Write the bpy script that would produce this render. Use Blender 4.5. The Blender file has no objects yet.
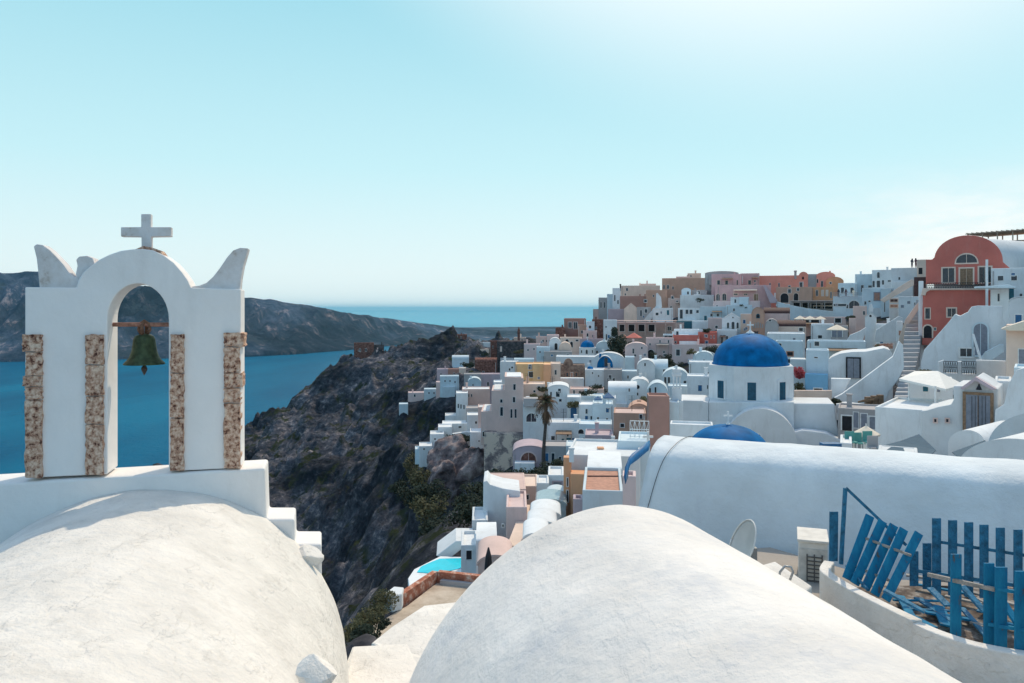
import bpy, bmesh, math, random
import numpy as np
from mathutils import Vector, Matrix
R = math.radians
PI = math.pi
rnd = random.Random(7)
scene = bpy.context.scene
COL = scene.collection

# ------------------------------------------------------------ camera, sky, sun, exposure
F = 760.0          # focal length in pixels of the 1024 px wide picture
HY = 309.0         # eye level row
H = 110.0          # eye height above the sea
cam = bpy.data.cameras.new('camera')
cam.sensor_width = 36.0
cam.lens = F / 1024 * 36
cam.shift_y = (HY - 341.5) / 1024
cam.clip_start = 0.1
cam.clip_end = 200000
camo = bpy.data.objects.new('camera', cam)
COL.objects.link(camo)
camo.location = (0, 0, H)
camo.rotation_euler = (R(90), 0, 0)
scene.camera = camo

SUN_AZ, SUN_EL = R(24), R(53)      # azimuth clockwise from the view direction (+Y)
sd = Vector((math.sin(SUN_AZ) * math.cos(SUN_EL), math.cos(SUN_AZ) * math.cos(SUN_EL), math.sin(SUN_EL)))
sun = bpy.data.lights.new('sun', 'SUN')
sun.energy = 3.0
sun.angle = R(0.5)
sun.color = (1.0, 0.84, 0.62)
suno = bpy.data.objects.new('sun', sun)
COL.objects.link(suno)
suno.rotation_euler = sd.to_track_quat('Z', 'Y').to_euler()

world = bpy.data.worlds.new('World')
scene.world = world
world.use_nodes = True
wn, wl = world.node_tree.nodes, world.node_tree.links
bg = wn['Background']
sky = wn.new('ShaderNodeTexSky')
sky.sky_type = 'NISHITA'
sky.sun_disc = False
sky.sun_elevation = SUN_EL
sky.sun_rotation = SUN_AZ
sky.altitude = 0
sky.air_density = 1.0
sky.dust_density = 1.6
sky.ozone_density = 1.0
# clear summer air: pale at the horizon, cyan above, brighter towards the sun; a quarter of it is the plain Nishita sky
tc = wn.new('ShaderNodeTexCoord')
sx_ = wn.new('ShaderNodeSeparateXYZ'); wl.new(tc.outputs['Generated'], sx_.inputs[0])
air = wn.new('ShaderNodeValToRGB'); ce = air.color_ramp.elements
SKY = [(0.0, (.77, .87, .87)), (.05, (.72, .85, .86)), (.18, (.51, .78, .83)), (.38, (.32, .64, .74)), (.5, (.28, .52, .72)), (.7, (.24, .40, .62)), (1.0, (.20, .32, .54))]
ce[0].position = 0; ce[0].color = (*SKY[0][1], 1); ce[1].position = 1; ce[1].color = (*SKY[-1][1], 1)
for p_, c_ in SKY[1:-1]:
    e_ = ce.new(p_); e_.color = (*c_, 1)
wl.new(sx_.outputs[2], air.inputs[0])
def vmath(op, a, b=None):
    k = wn.new('ShaderNodeVectorMath'); k.operation = op
    wl.new(a, k.inputs[0])
    if b is not None:
        if isinstance(b, tuple): k.inputs[1].default_value = b
        else: wl.new(b, k.inputs[1])
    return k
def smath(op, a, b):
    k = wn.new('ShaderNodeMath'); k.operation = op
    for i, v in enumerate((a, b)):
        if isinstance(v, (int, float)): k.inputs[i].default_value = v
        else: wl.new(v, k.inputs[i])
    return k.outputs[0]
nrm = vmath('NORMALIZE', tc.outputs['Generated'])
dt = vmath('DOT_PRODUCT', nrm.outputs[0], tuple(sd))
gr = wn.new('ShaderNodeMapRange'); gr.interpolation_type = 'SMOOTHSTEP'
gr.inputs[1].default_value = .74; gr.inputs[2].default_value = .92; wl.new(dt.outputs['Value'], gr.inputs[0])
gm = wn.new('ShaderNodeMix'); gm.data_type = 'RGBA'
wl.new(smath('MULTIPLY', gr.outputs[0], .95), gm.inputs[0]); wl.new(air.outputs[0], gm.inputs[6]); gm.inputs[7].default_value = (1.0, 1.0, .98, 1)
# a few wisps of cloud low on the right
mp = wn.new('ShaderNodeMapping'); mp.inputs['Scale'].default_value = (2.2, 2.2, 8)
nz = wn.new('ShaderNodeTexNoise'); nz.inputs['Scale'].default_value = 3.1; nz.inputs['Detail'].default_value = 7; nz.inputs['Roughness'].default_value = .62
rp = wn.new('ShaderNodeValToRGB'); rp.color_ramp.elements[0].position = .38; rp.color_ramp.elements[1].position = .60
wl.new(tc.outputs['Generated'], mp.inputs[0]); wl.new(mp.outputs[0], nz.inputs[0]); wl.new(nz.outputs[0], rp.inputs[0])
mx_ = wn.new('ShaderNodeMapRange'); mx_.inputs[1].default_value = .32; mx_.inputs[2].default_value = .50; wl.new(sx_.outputs[0], mx_.inputs[0])
mz_ = wn.new('ShaderNodeMapRange'); mz_.inputs[1].default_value = .17; mz_.inputs[2].default_value = .07; wl.new(sx_.outputs[2], mz_.inputs[0])
cf_ = smath('MULTIPLY', smath('MULTIPLY', mx_.outputs[0], mz_.outputs[0]), smath('MULTIPLY', rp.outputs[0], .8))
cl = wn.new('ShaderNodeMix'); cl.data_type = 'RGBA'
wl.new(cf_, cl.inputs[0]); wl.new(gm.outputs[2], cl.inputs[6]); cl.inputs[7].default_value = (.97, .93, .89, 1)
# unseen sky opposite the sun tinted slightly pink to tune light on shaded walls
hd = vmath('DOT_PRODUCT', nrm.outputs[0], (math.sin(SUN_AZ), math.cos(SUN_AZ), 0))
hm = wn.new('ShaderNodeMapRange'); hm.interpolation_type = 'SMOOTHSTEP'; hm.inputs[1].default_value = -.5; hm.inputs[2].default_value = .45; wl.new(hd.outputs['Value'], hm.inputs[0])
hb = wn.new('ShaderNodeMix'); hb.data_type = 'RGBA'; hb.inputs[6].default_value = (1.04, .985, 1.02, 1); hb.inputs[7].default_value = (1, 1, 1, 1); wl.new(hm.outputs[0], hb.inputs[0])
bk = vmath('MULTIPLY', cl.outputs[2], (1, 1, 1)); wl.new(hb.outputs[2], bk.inputs[1])
sc_ = vmath('MULTIPLY', bk.outputs[0], (13.5, 13.5, 13.5))
fin = wn.new('ShaderNodeMix'); fin.data_type = 'RGBA'; fin.inputs[0].default_value = .9
wl.new(sky.outputs[0], fin.inputs[6]); wl.new(sc_.outputs[0], fin.inputs[7])
wl.new(fin.outputs[2], bg.inputs[0])
bg.inputs[1].default_value = 0.10

vs = scene.view_settings
vs.view_transform = 'Standard'
vs.look = 'None'
vs.exposure = -0.16
vs.gamma = 1.0
vs.use_curve_mapping = False
scene.cycles.max_bounces = 6
scene.cycles.volume_bounces = 0
scene.cycles.use_denoising = True

# ------------------------------------------------------------ helpers
def at(px, py, Y):
    return Vector(((px - 512) / F * Y, Y, H - (py - HY) / F * Y))

def zat(py, Y):
    return H - (py - HY) / F * Y

def tag(o, label=None, cat=None, group=None, kind=None):
    if label: o['label'] = label
    if cat: o['category'] = cat
    if group: o['group'] = group
    if kind: o['kind'] = kind
    return o

def empty(name, loc, label, cat, group=None):
    o = bpy.data.objects.new(name, None)
    o.empty_display_size = .2
    COL.objects.link(o)
    o.location = loc
    return tag(o, label, cat, group)

class MB:
    def __init__(s): s.v = []; s.f = []; s.m = []
    def add(s, verts, faces, mi=0):
        b = len(s.v)
        s.v += [Vector(v) for v in verts]
        s.f += [tuple(i + b for i in f) for f in faces]
        s.m += [mi] * len(faces)
        return s
    def prism(s, pts, vec, mi=0, cap=True):
        n = len(pts); vec = Vector(vec)
        vs_ = [Vector(p) for p in pts] + [Vector(p) + vec for p in pts]
        fs = [(i, (i + 1) % n, n + (i + 1) % n, n + i) for i in range(n)]
        if cap: fs += [tuple(range(n))[::-1], tuple(range(n, 2 * n))]
        return s.add(vs_, fs, mi)
    def box(s, c, sx, sy, sz, u=(1, 0, 0), mi=0):
        """box with base centre c, width sx along u, depth sy, height sz"""
        u = Vector(u).normalized(); n = Vector((-u.y, u.x, 0)); c = Vector(c)
        p = [c - u*sx/2 - n*sy/2, c + u*sx/2 - n*sy/2, c + u*sx/2 + n*sy/2, c - u*sx/2 + n*sy/2]
        return s.prism(p, (0, 0, sz), mi)
    def bar(s, a, b, w, t, side=None, mi=0):
        """rectangular bar from a to b, width w along side, thickness t"""
        a, b = Vector(a), Vector(b); d = (b - a).normalized()
        side = Vector(side) if side is not None else Vector((1, 0, 0))
        side = (side - d * side.dot(d)).normalized(); k = d.cross(side)
        q = [a - side*w/2 - k*t/2, a + side*w/2 - k*t/2, a + side*w/2 + k*t/2, a - side*w/2 + k*t/2]
        return s.prism(q, b - a, mi)
    def tube(s, pts, r, n=8, mi=0):
        pts = [Vector(p) for p in pts]; rings = []
        rs = r if isinstance(r, (list, tuple)) else [r] * len(pts)
        for i, p in enumerate(pts):
            d = (pts[min(i+1, len(pts)-1)] - pts[max(i-1, 0)]).normalized()
            a = d.orthogonal().normalized() if i == 0 else (pa - d * pa.dot(d)).normalized()
            pa = a; c = d.cross(a)
            rings.append([p + (a*math.cos(2*PI*k/n) + c*math.sin(2*PI*k/n)) * rs[i] for k in range(n)])
        vv = [q for rg in rings for q in rg]; ff = []
        for i in range(len(pts)-1):
            for k in range(n):
                ff.append((i*n+k, i*n+(k+1) % n, (i+1)*n+(k+1) % n, (i+1)*n+k))
        ff += [tuple(range(n))[::-1], tuple(range((len(pts)-1)*n, len(pts)*n))]
        return s.add(vv, ff, mi)
    def lathe(s, c, prof, n=24, mi=0):
        """prof list of (r, z) bottom to top about vertical axis at c"""
        c = Vector(c); vv = []; ff = []
        for r, z in prof:
            for k in range(n):
                vv.append(c + Vector((r*math.cos(2*PI*k/n), r*math.sin(2*PI*k/n), z)))
        for i in range(len(prof)-1):
            for k in range(n):
                ff.append((i*n+k, i*n+(k+1) % n, (i+1)*n+(k+1) % n, (i+1)*n+k))
        ff += [tuple(range(n))[::-1], tuple(range((len(prof)-1)*n, len(prof)*n))]
        return s.add(vv, ff, mi)
    def build(s, name, mats, parent=None, loc=None, smooth=False, bevel=0, recalc=True, merge=False, auto=None):
        me = bpy.data.meshes.new(name)
        o0 = Vector(loc) if loc is not None else (parent_origin(parent) if parent else Vector((0, 0, 0)))
        me.from_pydata([tuple(v - o0) for v in s.v], [], s.f)
        if not isinstance(mats, (list, tuple)): mats = [mats]
        for m in mats: me.materials.append(m)
        me.polygons.foreach_set('material_index', s.m)
        if recalc or merge:
            bm = bmesh.new(); bm.from_mesh(me)
            if merge: bmesh.ops.remove_doubles(bm, verts=bm.verts, dist=1e-4)
            if recalc: bmesh.ops.recalc_face_normals(bm, faces=bm.faces)
            bm.to_mesh(me); bm.free()
        if smooth: me.polygons.foreach_set('use_smooth', [True] * len(me.polygons))
        me.update()
        o = bpy.data.objects.new(name, me)
        COL.objects.link(o)
        if parent is None: o.location = o0
        else:
            o.parent = parent
            if parent.parent is not None or (parent_origin(parent) - o0).length > 1e-6:
                pass
            o.location = o0 - parent_origin(parent)
        if bevel:
            b = o.modifiers.new('bevel', 'BEVEL'); b.width = bevel; b.segments = 2; b.limit_method = 'ANGLE'; b.angle_limit = R(40)
            b.harden_normals = False
        if auto is not None:
            smooth_by_angle(me, auto)
        return o

def smooth_by_angle(me, ang):
    bm = bmesh.new(); bm.from_mesh(me)
    for fc in bm.faces: fc.smooth = True
    for e in bm.edges:
        e.smooth = e.calc_face_angle(0) < R(ang) if len(e.link_faces) == 2 else False
    bm.to_mesh(me); bm.free()

def parent_origin(o):
    p = Vector((0, 0, 0))
    while o is not None:
        p += o.location; o = o.parent
    return p

class Plane:
    """vertical plane through (x, y) whose rightward direction is u"""
    def __init__(s, x, y, u):
        s.p = Vector((x, y, 0)); s.u = Vector((u[0], u[1], 0)).normalized(); s.n = Vector((-s.u.y, s.u.x, 0))
    def hit(s, px, py, back=0.0):
        a = (px - 512) / F
        t = (a * s.p.y - s.p.x) / (s.u.x - a * s.u.y)
        q = s.p + s.u * t
        return Vector((q.x, q.y, zat(py, q.y))) + s.n * back
    def pt(s, t, z, back=0.0):
        q = s.p + s.u * t + s.n * back
        return Vector((q.x, q.y, z))
    def s_of(s, px):
        a = (px - 512) / F
        return (a * s.p.y - s.p.x) / (s.u.x - a * s.u.y)

# ------------------------------------------------------------ materials
def nodes_of(m):
    m.use_nodes = True
    return m.node_tree.nodes, m.node_tree.links, m.node_tree.nodes['Principled BSDF']

def rgb(c, k=1): return (c[0]*k, c[1]*k, c[2]*k, 1)

def plaster(name, c, rough=.85, var=.12, scale=.6, bump=.25, bscale=9, dirt=.25, dirtc=(.28, .24, .19), rnd_amt=.1, streak=True, dscale=1.0, flake=0):
    m = bpy.data.materials.new(name); n, l, b = nodes_of(m)
    b.inputs['Roughness'].default_value = rough
    b.inputs['Specular IOR Level'].default_value = .25
    g = n.new('ShaderNodeNewGeometry')
    n1 = n.new('ShaderNodeTexNoise'); n1.inputs['Scale'].default_value = scale; n1.inputs['Detail'].default_value = 8; n1.inputs['Roughness'].default_value = .6
    l.new(g.outputs['Position'], n1.inputs['Vector'])
    r1 = n.new('ShaderNodeValToRGB')
    r1.color_ramp.elements[0].position = .3; r1.color_ramp.elements[0].color = rgb(c, 1 - var)
    r1.color_ramp.elements[1].position = .7; r1.color_ramp.elements[1].color = rgb([min(x * (1 + var * .4), .9) for x in c])
    l.new(n1.outputs[0], r1.inputs[0])
    # weather marks of their own shape
    mp = n.new('ShaderNodeMapping'); mp.inputs['Scale'].default_value = (1.6*dscale, 1.6*dscale, (.35 if streak else 1.6)*dscale)
    l.new(g.outputs['Position'], mp.inputs[0])
    n2 = n.new('ShaderNodeTexNoise'); n2.inputs['Scale'].default_value = 1.1; n2.inputs['Detail'].default_value = 9; n2.inputs['Roughness'].default_value = .72
    l.new(mp.outputs[0], n2.inputs['Vector'])
    r2 = n.new('ShaderNodeValToRGB'); r2.color_ramp.elements[0].position = .53; r2.color_ramp.elements[0].color = (0, 0, 0, 1)
    r2.color_ramp.elements[1].position = .75; r2.color_ramp.elements[1].color = (dirt, dirt, dirt, 1)
    l.new(n2.outputs[0], r2.inputs[0])
    mx = n.new('ShaderNodeMix'); mx.data_type = 'RGBA'; mx.inputs[7].default_value = rgb(dirtc)
    l.new(r2.outputs[0], mx.inputs[0]); l.new(r1.outputs[0], mx.inputs[6])
    oi = n.new('ShaderNodeObjectInfo')
    mr = n.new('ShaderNodeMapRange'); mr.inputs[3].default_value = 1 - rnd_amt; mr.inputs[4].default_value = 1 + rnd_amt * .3
    l.new(oi.outputs['Random'], mr.inputs[0])
    hv = n.new('ShaderNodeHueSaturation'); l.new(mr.outputs[0], hv.inputs['Value']); l.new(mx.outputs[2], hv.inputs['Color'])
    l.new(hv.outputs[0], b.inputs['Base Color'])
    if bump:
        n3 = n.new('ShaderNodeTexNoise'); n3.inputs['Scale'].default_value = bscale; n3.inputs['Detail'].default_value = 6; n3.inputs['Roughness'].default_value = .65
        l.new(g.outputs['Position'], n3.inputs['Vector'])
        bp = n.new('ShaderNodeBump'); bp.inputs['Strength'].default_value = bump; bp.inputs['Distance'].default_value = .05
        l.new(n3.outputs[0], bp.inputs['Height']); last = bp
        if flake:
            # scales of old limewash: sharp-edged layers, and hairline cracks
            dn = n.new('ShaderNodeTexNoise'); dn.inputs['Scale'].default_value = 3.2; dn.inputs['Detail'].default_value = 9; dn.inputs['Roughness'].default_value = .6
            m4 = n.new('ShaderNodeMapping'); m4.inputs['Scale'].default_value = (1.0, .45, 1.6); m4.inputs['Rotation'].default_value = (0, 0, R(-35))
            l.new(g.outputs['Position'], m4.inputs[0]); l.new(m4.outputs[0], dn.inputs['Vector'])
            q = n.new('ShaderNodeValToRGB'); qe = q.color_ramp.elements; qe[0].position = .56; qe[1].position = .585
            l.new(dn.outputs[0], q.inputs[0])
            b2 = n.new('ShaderNodeBump'); b2.inputs['Strength'].default_value = flake; b2.inputs['Distance'].default_value = .018
            l.new(q.outputs[0], b2.inputs['Height']); l.new(bp.outputs[0], b2.inputs['Normal'])
            vo = n.new('ShaderNodeTexVoronoi'); vo.feature = 'DISTANCE_TO_EDGE'; vo.inputs['Scale'].default_value = 1.5
            wv = n.new('ShaderNodeMix'); wv.data_type = 'RGBA'; wv.inputs[0].default_value = .28
            l.new(g.outputs['Position'], wv.inputs[6]); l.new(n3.outputs['Color'], wv.inputs[7]); l.new(wv.outputs[2], vo.inputs['Vector'])
            cr = n.new('ShaderNodeValToRGB'); cr.color_ramp.elements[0].position = 0; cr.color_ramp.elements[0].color = (1, 1, 1, 1); cr.color_ramp.elements[1].position = .012; cr.color_ramp.elements[1].color = (0, 0, 0, 1)
            l.new(vo.outputs['Distance'], cr.inputs[0])
            ms = n.new('ShaderNodeMath'); ms.operation = 'MULTIPLY'; cs = n.new('ShaderNodeMath'); cs.operation = 'MULTIPLY'; cs.inputs[1].default_value = .45; l.new(cr.outputs[0], cs.inputs[0]); l.new(cs.outputs[0], ms.inputs[0]); l.new(r2.outputs[0], ms.inputs[1])
            cm = n.new('ShaderNodeMix'); cm.data_type = 'RGBA'; cm.inputs[7].default_value = rgb(dirtc, .9)
            l.new(ms.outputs[0], cm.inputs[0]); l.new(hv.outputs[0], cm.inputs[6]); l.new(cm.outputs[2], b.inputs['Base Color'])
            last = b2
        l.new(last.outputs[0], b.inputs['Normal'])
    return m

def simple(name, c, rough=.6, metal=0.0, var=.1, scale=4, bump=0.0, bscale=20, spec=.4):
    m = bpy.data.materials.new(name); n, l, b = nodes_of(m)
    b.inputs['Roughness'].default_value = rough; b.inputs['Metallic'].default_value = metal
    b.inputs['Specular IOR Level'].default_value = spec
    g = n.new('ShaderNodeNewGeometry')
    n1 = n.new('ShaderNodeTexNoise'); n1.inputs['Scale'].default_value = scale; n1.inputs['Detail'].default_value = 6
    l.new(g.outputs['Position'], n1.inputs['Vector'])
    r1 = n.new('ShaderNodeValToRGB')
    r1.color_ramp.elements[0].position = .3; r1.color_ramp.elements[0].color = rgb(c, 1 - var)
    r1.color_ramp.elements[1].position = .7; r1.color_ramp.elements[1].color = rgb(c, 1 + var)
    l.new(n1.outputs[0], r1.inputs[0]); l.new(r1.outputs[0], b.inputs['Base Color'])
    if bump:
        n3 = n.new('ShaderNodeTexNoise'); n3.inputs['Scale'].default_value = bscale; n3.inputs['Detail'].default_value = 5
        l.new(g.outputs['Position'], n3.inputs['Vector'])
        bp = n.new('ShaderNodeBump'); bp.inputs['Strength'].default_value = bump; bp.inputs['Distance'].default_value = .03
        l.new(n3.outputs[0], bp.inputs['Height']); l.new(bp.outputs[0], b.inputs['Normal'])
    return m

def patchy(name, c1, c2, c3, scale, bump=.6, pos=(.35, .5, .65), bdist=.05, rough=.9, vec_scale=(1, 1, 1), c4=None):
    m = bpy.data.materials.new(name); n, l, b = nodes_of(m)
    b.inputs['Roughness'].default_value = rough; b.inputs['Specular IOR Level'].default_value = .15
    g = n.new('ShaderNodeNewGeometry'); mp = n.new('ShaderNodeMapping'); mp.inputs['Scale'].default_value = vec_scale
    l.new(g.outputs['Position'], mp.inputs[0])
    n1 = n.new('ShaderNodeTexNoise'); n1.inputs['Scale'].default_value = scale; n1.inputs['Detail'].default_value = 10; n1.inputs['Roughness'].default_value = .7
    l.new(mp.outputs[0], n1.inputs['Vector'])
    r1 = n.new('ShaderNodeValToRGB'); e = r1.color_ramp.elements
    e[0].position = pos[0]; e[0].color = rgb(c1); e[1].position = pos[2]; e[1].color = rgb(c3)
    k = e.new(pos[1]); k.color = rgb(c2)
    if c4: k = e.new(min(pos[2] + .08, 1)); k.color = rgb(c4)
    l.new(n1.outputs[0], r1.inputs[0]); l.new(r1.outputs[0], b.inputs['Base Color'])
    bp = n.new('ShaderNodeBump'); bp.inputs['Strength'].default_value = bump; bp.inputs['Distance'].default_value = bdist
    l.new(n1.outputs[0], bp.inputs['Height']); l.new(bp.outputs[0], b.inputs['Normal'])
    return m

M = {}
M['w'] = plaster('whitewash', (.78, .81, .83), dirt=.42, dirtc=(.42, .40, .38), var=.17, scale=.35, rnd_amt=.14)  # slight blue of the village shade put into the white
M['wn'] = plaster('whitewash_near', (.81, .77, .72), var=.14, scale=1.9, bump=.6, bscale=10, dirt=.5, dirtc=(.46, .43, .39), streak=False, dscale=1.5, rnd_amt=.0, flake=.42)
M['wt'] = plaster('whitewash_tower', (.83, .80, .78), var=.06, scale=1.2, bump=.3, bscale=5, dirt=.22, dirtc=(.50, .46, .43), streak=True, dscale=1.2, rnd_amt=.0)
M['wv'] = plaster('whitewash_vault', (.83, .79, .75), var=.2, scale=1.0, bump=.45, bscale=7, dirt=.6, dirtc=(.47, .50, .56), streak=False, dscale=1.0, rnd_amt=.0, flake=.25)
M['wl'] = plaster('whitewash_long', (.70, .75, .78), var=.18, scale=.8, bump=.6, bscale=4, dirt=.5, dirtc=(.50, .52, .56), streak=True, dscale=.8, rnd_amt=.0)  # cooler than the near vaults: blue shade put into the base colour
M['wb'] = plaster('shade_blue_whitewash', (.64, .745, .80), dirt=.35, dirtc=(.40, .42, .42), var=.16, scale=.35)  # white walls, with the blue of their shade put into the colour
M['sk'] = plaster('sky_blue_paint', (.25, .52, .75), dirt=.15)
M['p'] = plaster('pink_plaster', (.68, .44, .44), dirt=.2)
M['lp'] = plaster('pale_pink_plaster', (.72, .56, .54), dirt=.25)
M['lv'] = plaster('mauve_plaster', (.52, .42, .46), dirt=.3)
M['s'] = plaster('salmon_plaster', (.78, .33, .26), dirt=.25)
M['o'] = plaster('orange_plaster', (.80, .42, .24), dirt=.2)
M['r'] = plaster('red_plaster', (.58, .17, .135), dirt=.4, dirtc=(.55, .30, .26), rnd_amt=.03)
M['br'] = plaster('brown_rose_plaster', (.42, .24, .20), dirt=.2)
M['t'] = plaster('tan_plaster', (.60, .37, .28), dirt=.3)
M['c'] = plaster('cream_plaster', (.80, .63, .53), dirt=.25)
M['y'] = plaster('yellow_plaster', (.90, .56, .30), dirt=.2)
M['be'] = plaster('beige_plaster', (.70, .52, .47), dirt=.25)
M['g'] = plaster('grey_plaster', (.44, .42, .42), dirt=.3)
M['st'] = patchy('brown_stone', (.10, .07, .06), (.24, .17, .14), (.36, .27, .22), 1.6, bump=.6)
M['gs'] = patchy('dark_grey_stone', (.03, .03, .035), (.08, .075, .08), (.16, .14, .14), 1.2, bump=.6)
M['rs'] = patchy('red_brown_stone', (.08, .035, .03), (.20, .09, .07), (.33, .18, .14), 1.5, bump=.6)
M['bd'] = simple('blue_dome_paint', (.0, .125, .33), rough=.6, spec=.08, var=.35, scale=1.2, bump=.1, bscale=3)
M['bl'] = simple('blue_paint', (.02, .12, .27), rough=.5, var=.25, scale=9, bump=.3)
M['pk'] = patchy('picket_blue_paint', (.10, .09, .08), (.010, .15, .29), (.02, .26, .42), 11, bump=.6, bdist=.012, pos=(.36, .41, .75), rough=.6, vec_scale=(1, 1, .35))
M['tl'] = simple('teal_paint', (.01, .12, .17), rough=.5, var=.2)
M['dw'] = simple('drum_shutter_paint', (.006, .075, .13), rough=.5, var=.3)
M['str'] = plaster('shaded_stair_plaster', (.42, .43, .45), dirt=.4)  # whitewash greyed: shadow of the buildings on the stair put into the colour
M['reed'] = patchy('reed_roof', (.28, .21, .16), (.45, .36, .28), (.60, .50, .40), 3, bump=.6)
M['gd'] = simple('grey_door_paint', (.22, .24, .29), rough=.6, var=.15)
M['k'] = simple('dark_window_glass', (.015, .03, .045), rough=.15, var=.3, spec=.6)
M['bk'] = simple('dark_opening', (.02, .02, .025), rough=.9, var=.3)
M['fr'] = simple('pale_frame_paint', (.72, .66, .58), rough=.7)
M['wf'] = simple('white_frame_paint', (.78, .78, .77), rough=.6)
M['ir'] = simple('black_iron', (.02, .02, .025), rough=.5, metal=.3)
M['wd'] = simple('weathered_wood', (.25, .16, .10), rough=.8, var=.3, scale=7, bump=.4)
M['gw'] = simple('grey_wood', (.30, .28, .26), rough=.85, var=.3, scale=12, bump=.5, bscale=40)
M['cv'] = simple('cream_canvas', (.78, .68, .55), rough=.9, var=.06)
M['wc'] = simple('white_canvas', (.80, .78, .74), rough=.9, var=.05)
M['te'] = simple('terracotta', (.46, .24, .17), rough=.85, var=.2)
M['dr'] = simple('dark_roof', (.075, .038, .036), rough=.85, var=.3)
M['gl'] = simple('glass_roof', (.30, .38, .42), rough=.15, var=.1, spec=.8)
# ------------------------------------------------------------ value noise for the land
def vnoise(x, y, seed=0):
    xi = np.floor(x).astype(np.int64); yi = np.floor(y).astype(np.int64)
    fx = x - xi; fy = y - yi
    fx = fx*fx*(3-2*fx); fy = fy*fy*(3-2*fy)
    def h(a, b):
        k = (a*374761393 + b*668265263 + seed*2147483647) & 0xffffffff
        k = ((k ^ (k >> 13)) * 1274126177) & 0xffffffff
        return ((k ^ (k >> 16)) & 0xffff) / 65535.0
    return (h(xi, yi)*(1-fx)*(1-fy) + h(xi+1, yi)*fx*(1-fy) + h(xi, yi+1)*(1-fx)*fy + h(xi+1, yi+1)*fx*fy)

def fbm(x, y, oct=5, seed=0, ridged=False):
    t = np.zeros_like(x); a = .5; tot = 0
    for i in range(oct):
        v = vnoise(x, y, seed + i*17)
        if ridged: v = 1 - np.abs(2*v - 1)
        t += a*v; tot += a; x = x*2.03 + 11.3; y = y*2.03 + 5.7; a *= .5
    return t / tot

def grid_mesh(name, X, Y, Z, mat, smooth=True):
    ny, nx = X.shape
    me = bpy.data.meshes.new(name)
    co = np.stack([X, Y, Z], -1).reshape(-1, 3)
    idx = np.arange(nx*ny).reshape(ny, nx)
    q = np.stack([idx[:-1, :-1], idx[:-1, 1:], idx[1:, 1:], idx[1:, :-1]], -1).reshape(-1, 4)
    me.vertices.add(len(co)); me.vertices.foreach_set('co', co.ravel())
    me.loops.add(q.size); me.loops.foreach_set('vertex_index', q.ravel())
    me.polygons.add(len(q)); me.polygons.foreach_set('loop_start', np.arange(0, q.size, 4)); me.polygons.foreach_set('loop_total', np.full(len(q), 4))
    me.polygons.foreach_set('use_smooth', np.full(len(q), smooth))
    me.update(calc_edges=True); me.validate()
    me.materials.append(mat)
    o = bpy.data.objects.new(name, me); COL.objects.link(o)
    return o

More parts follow.
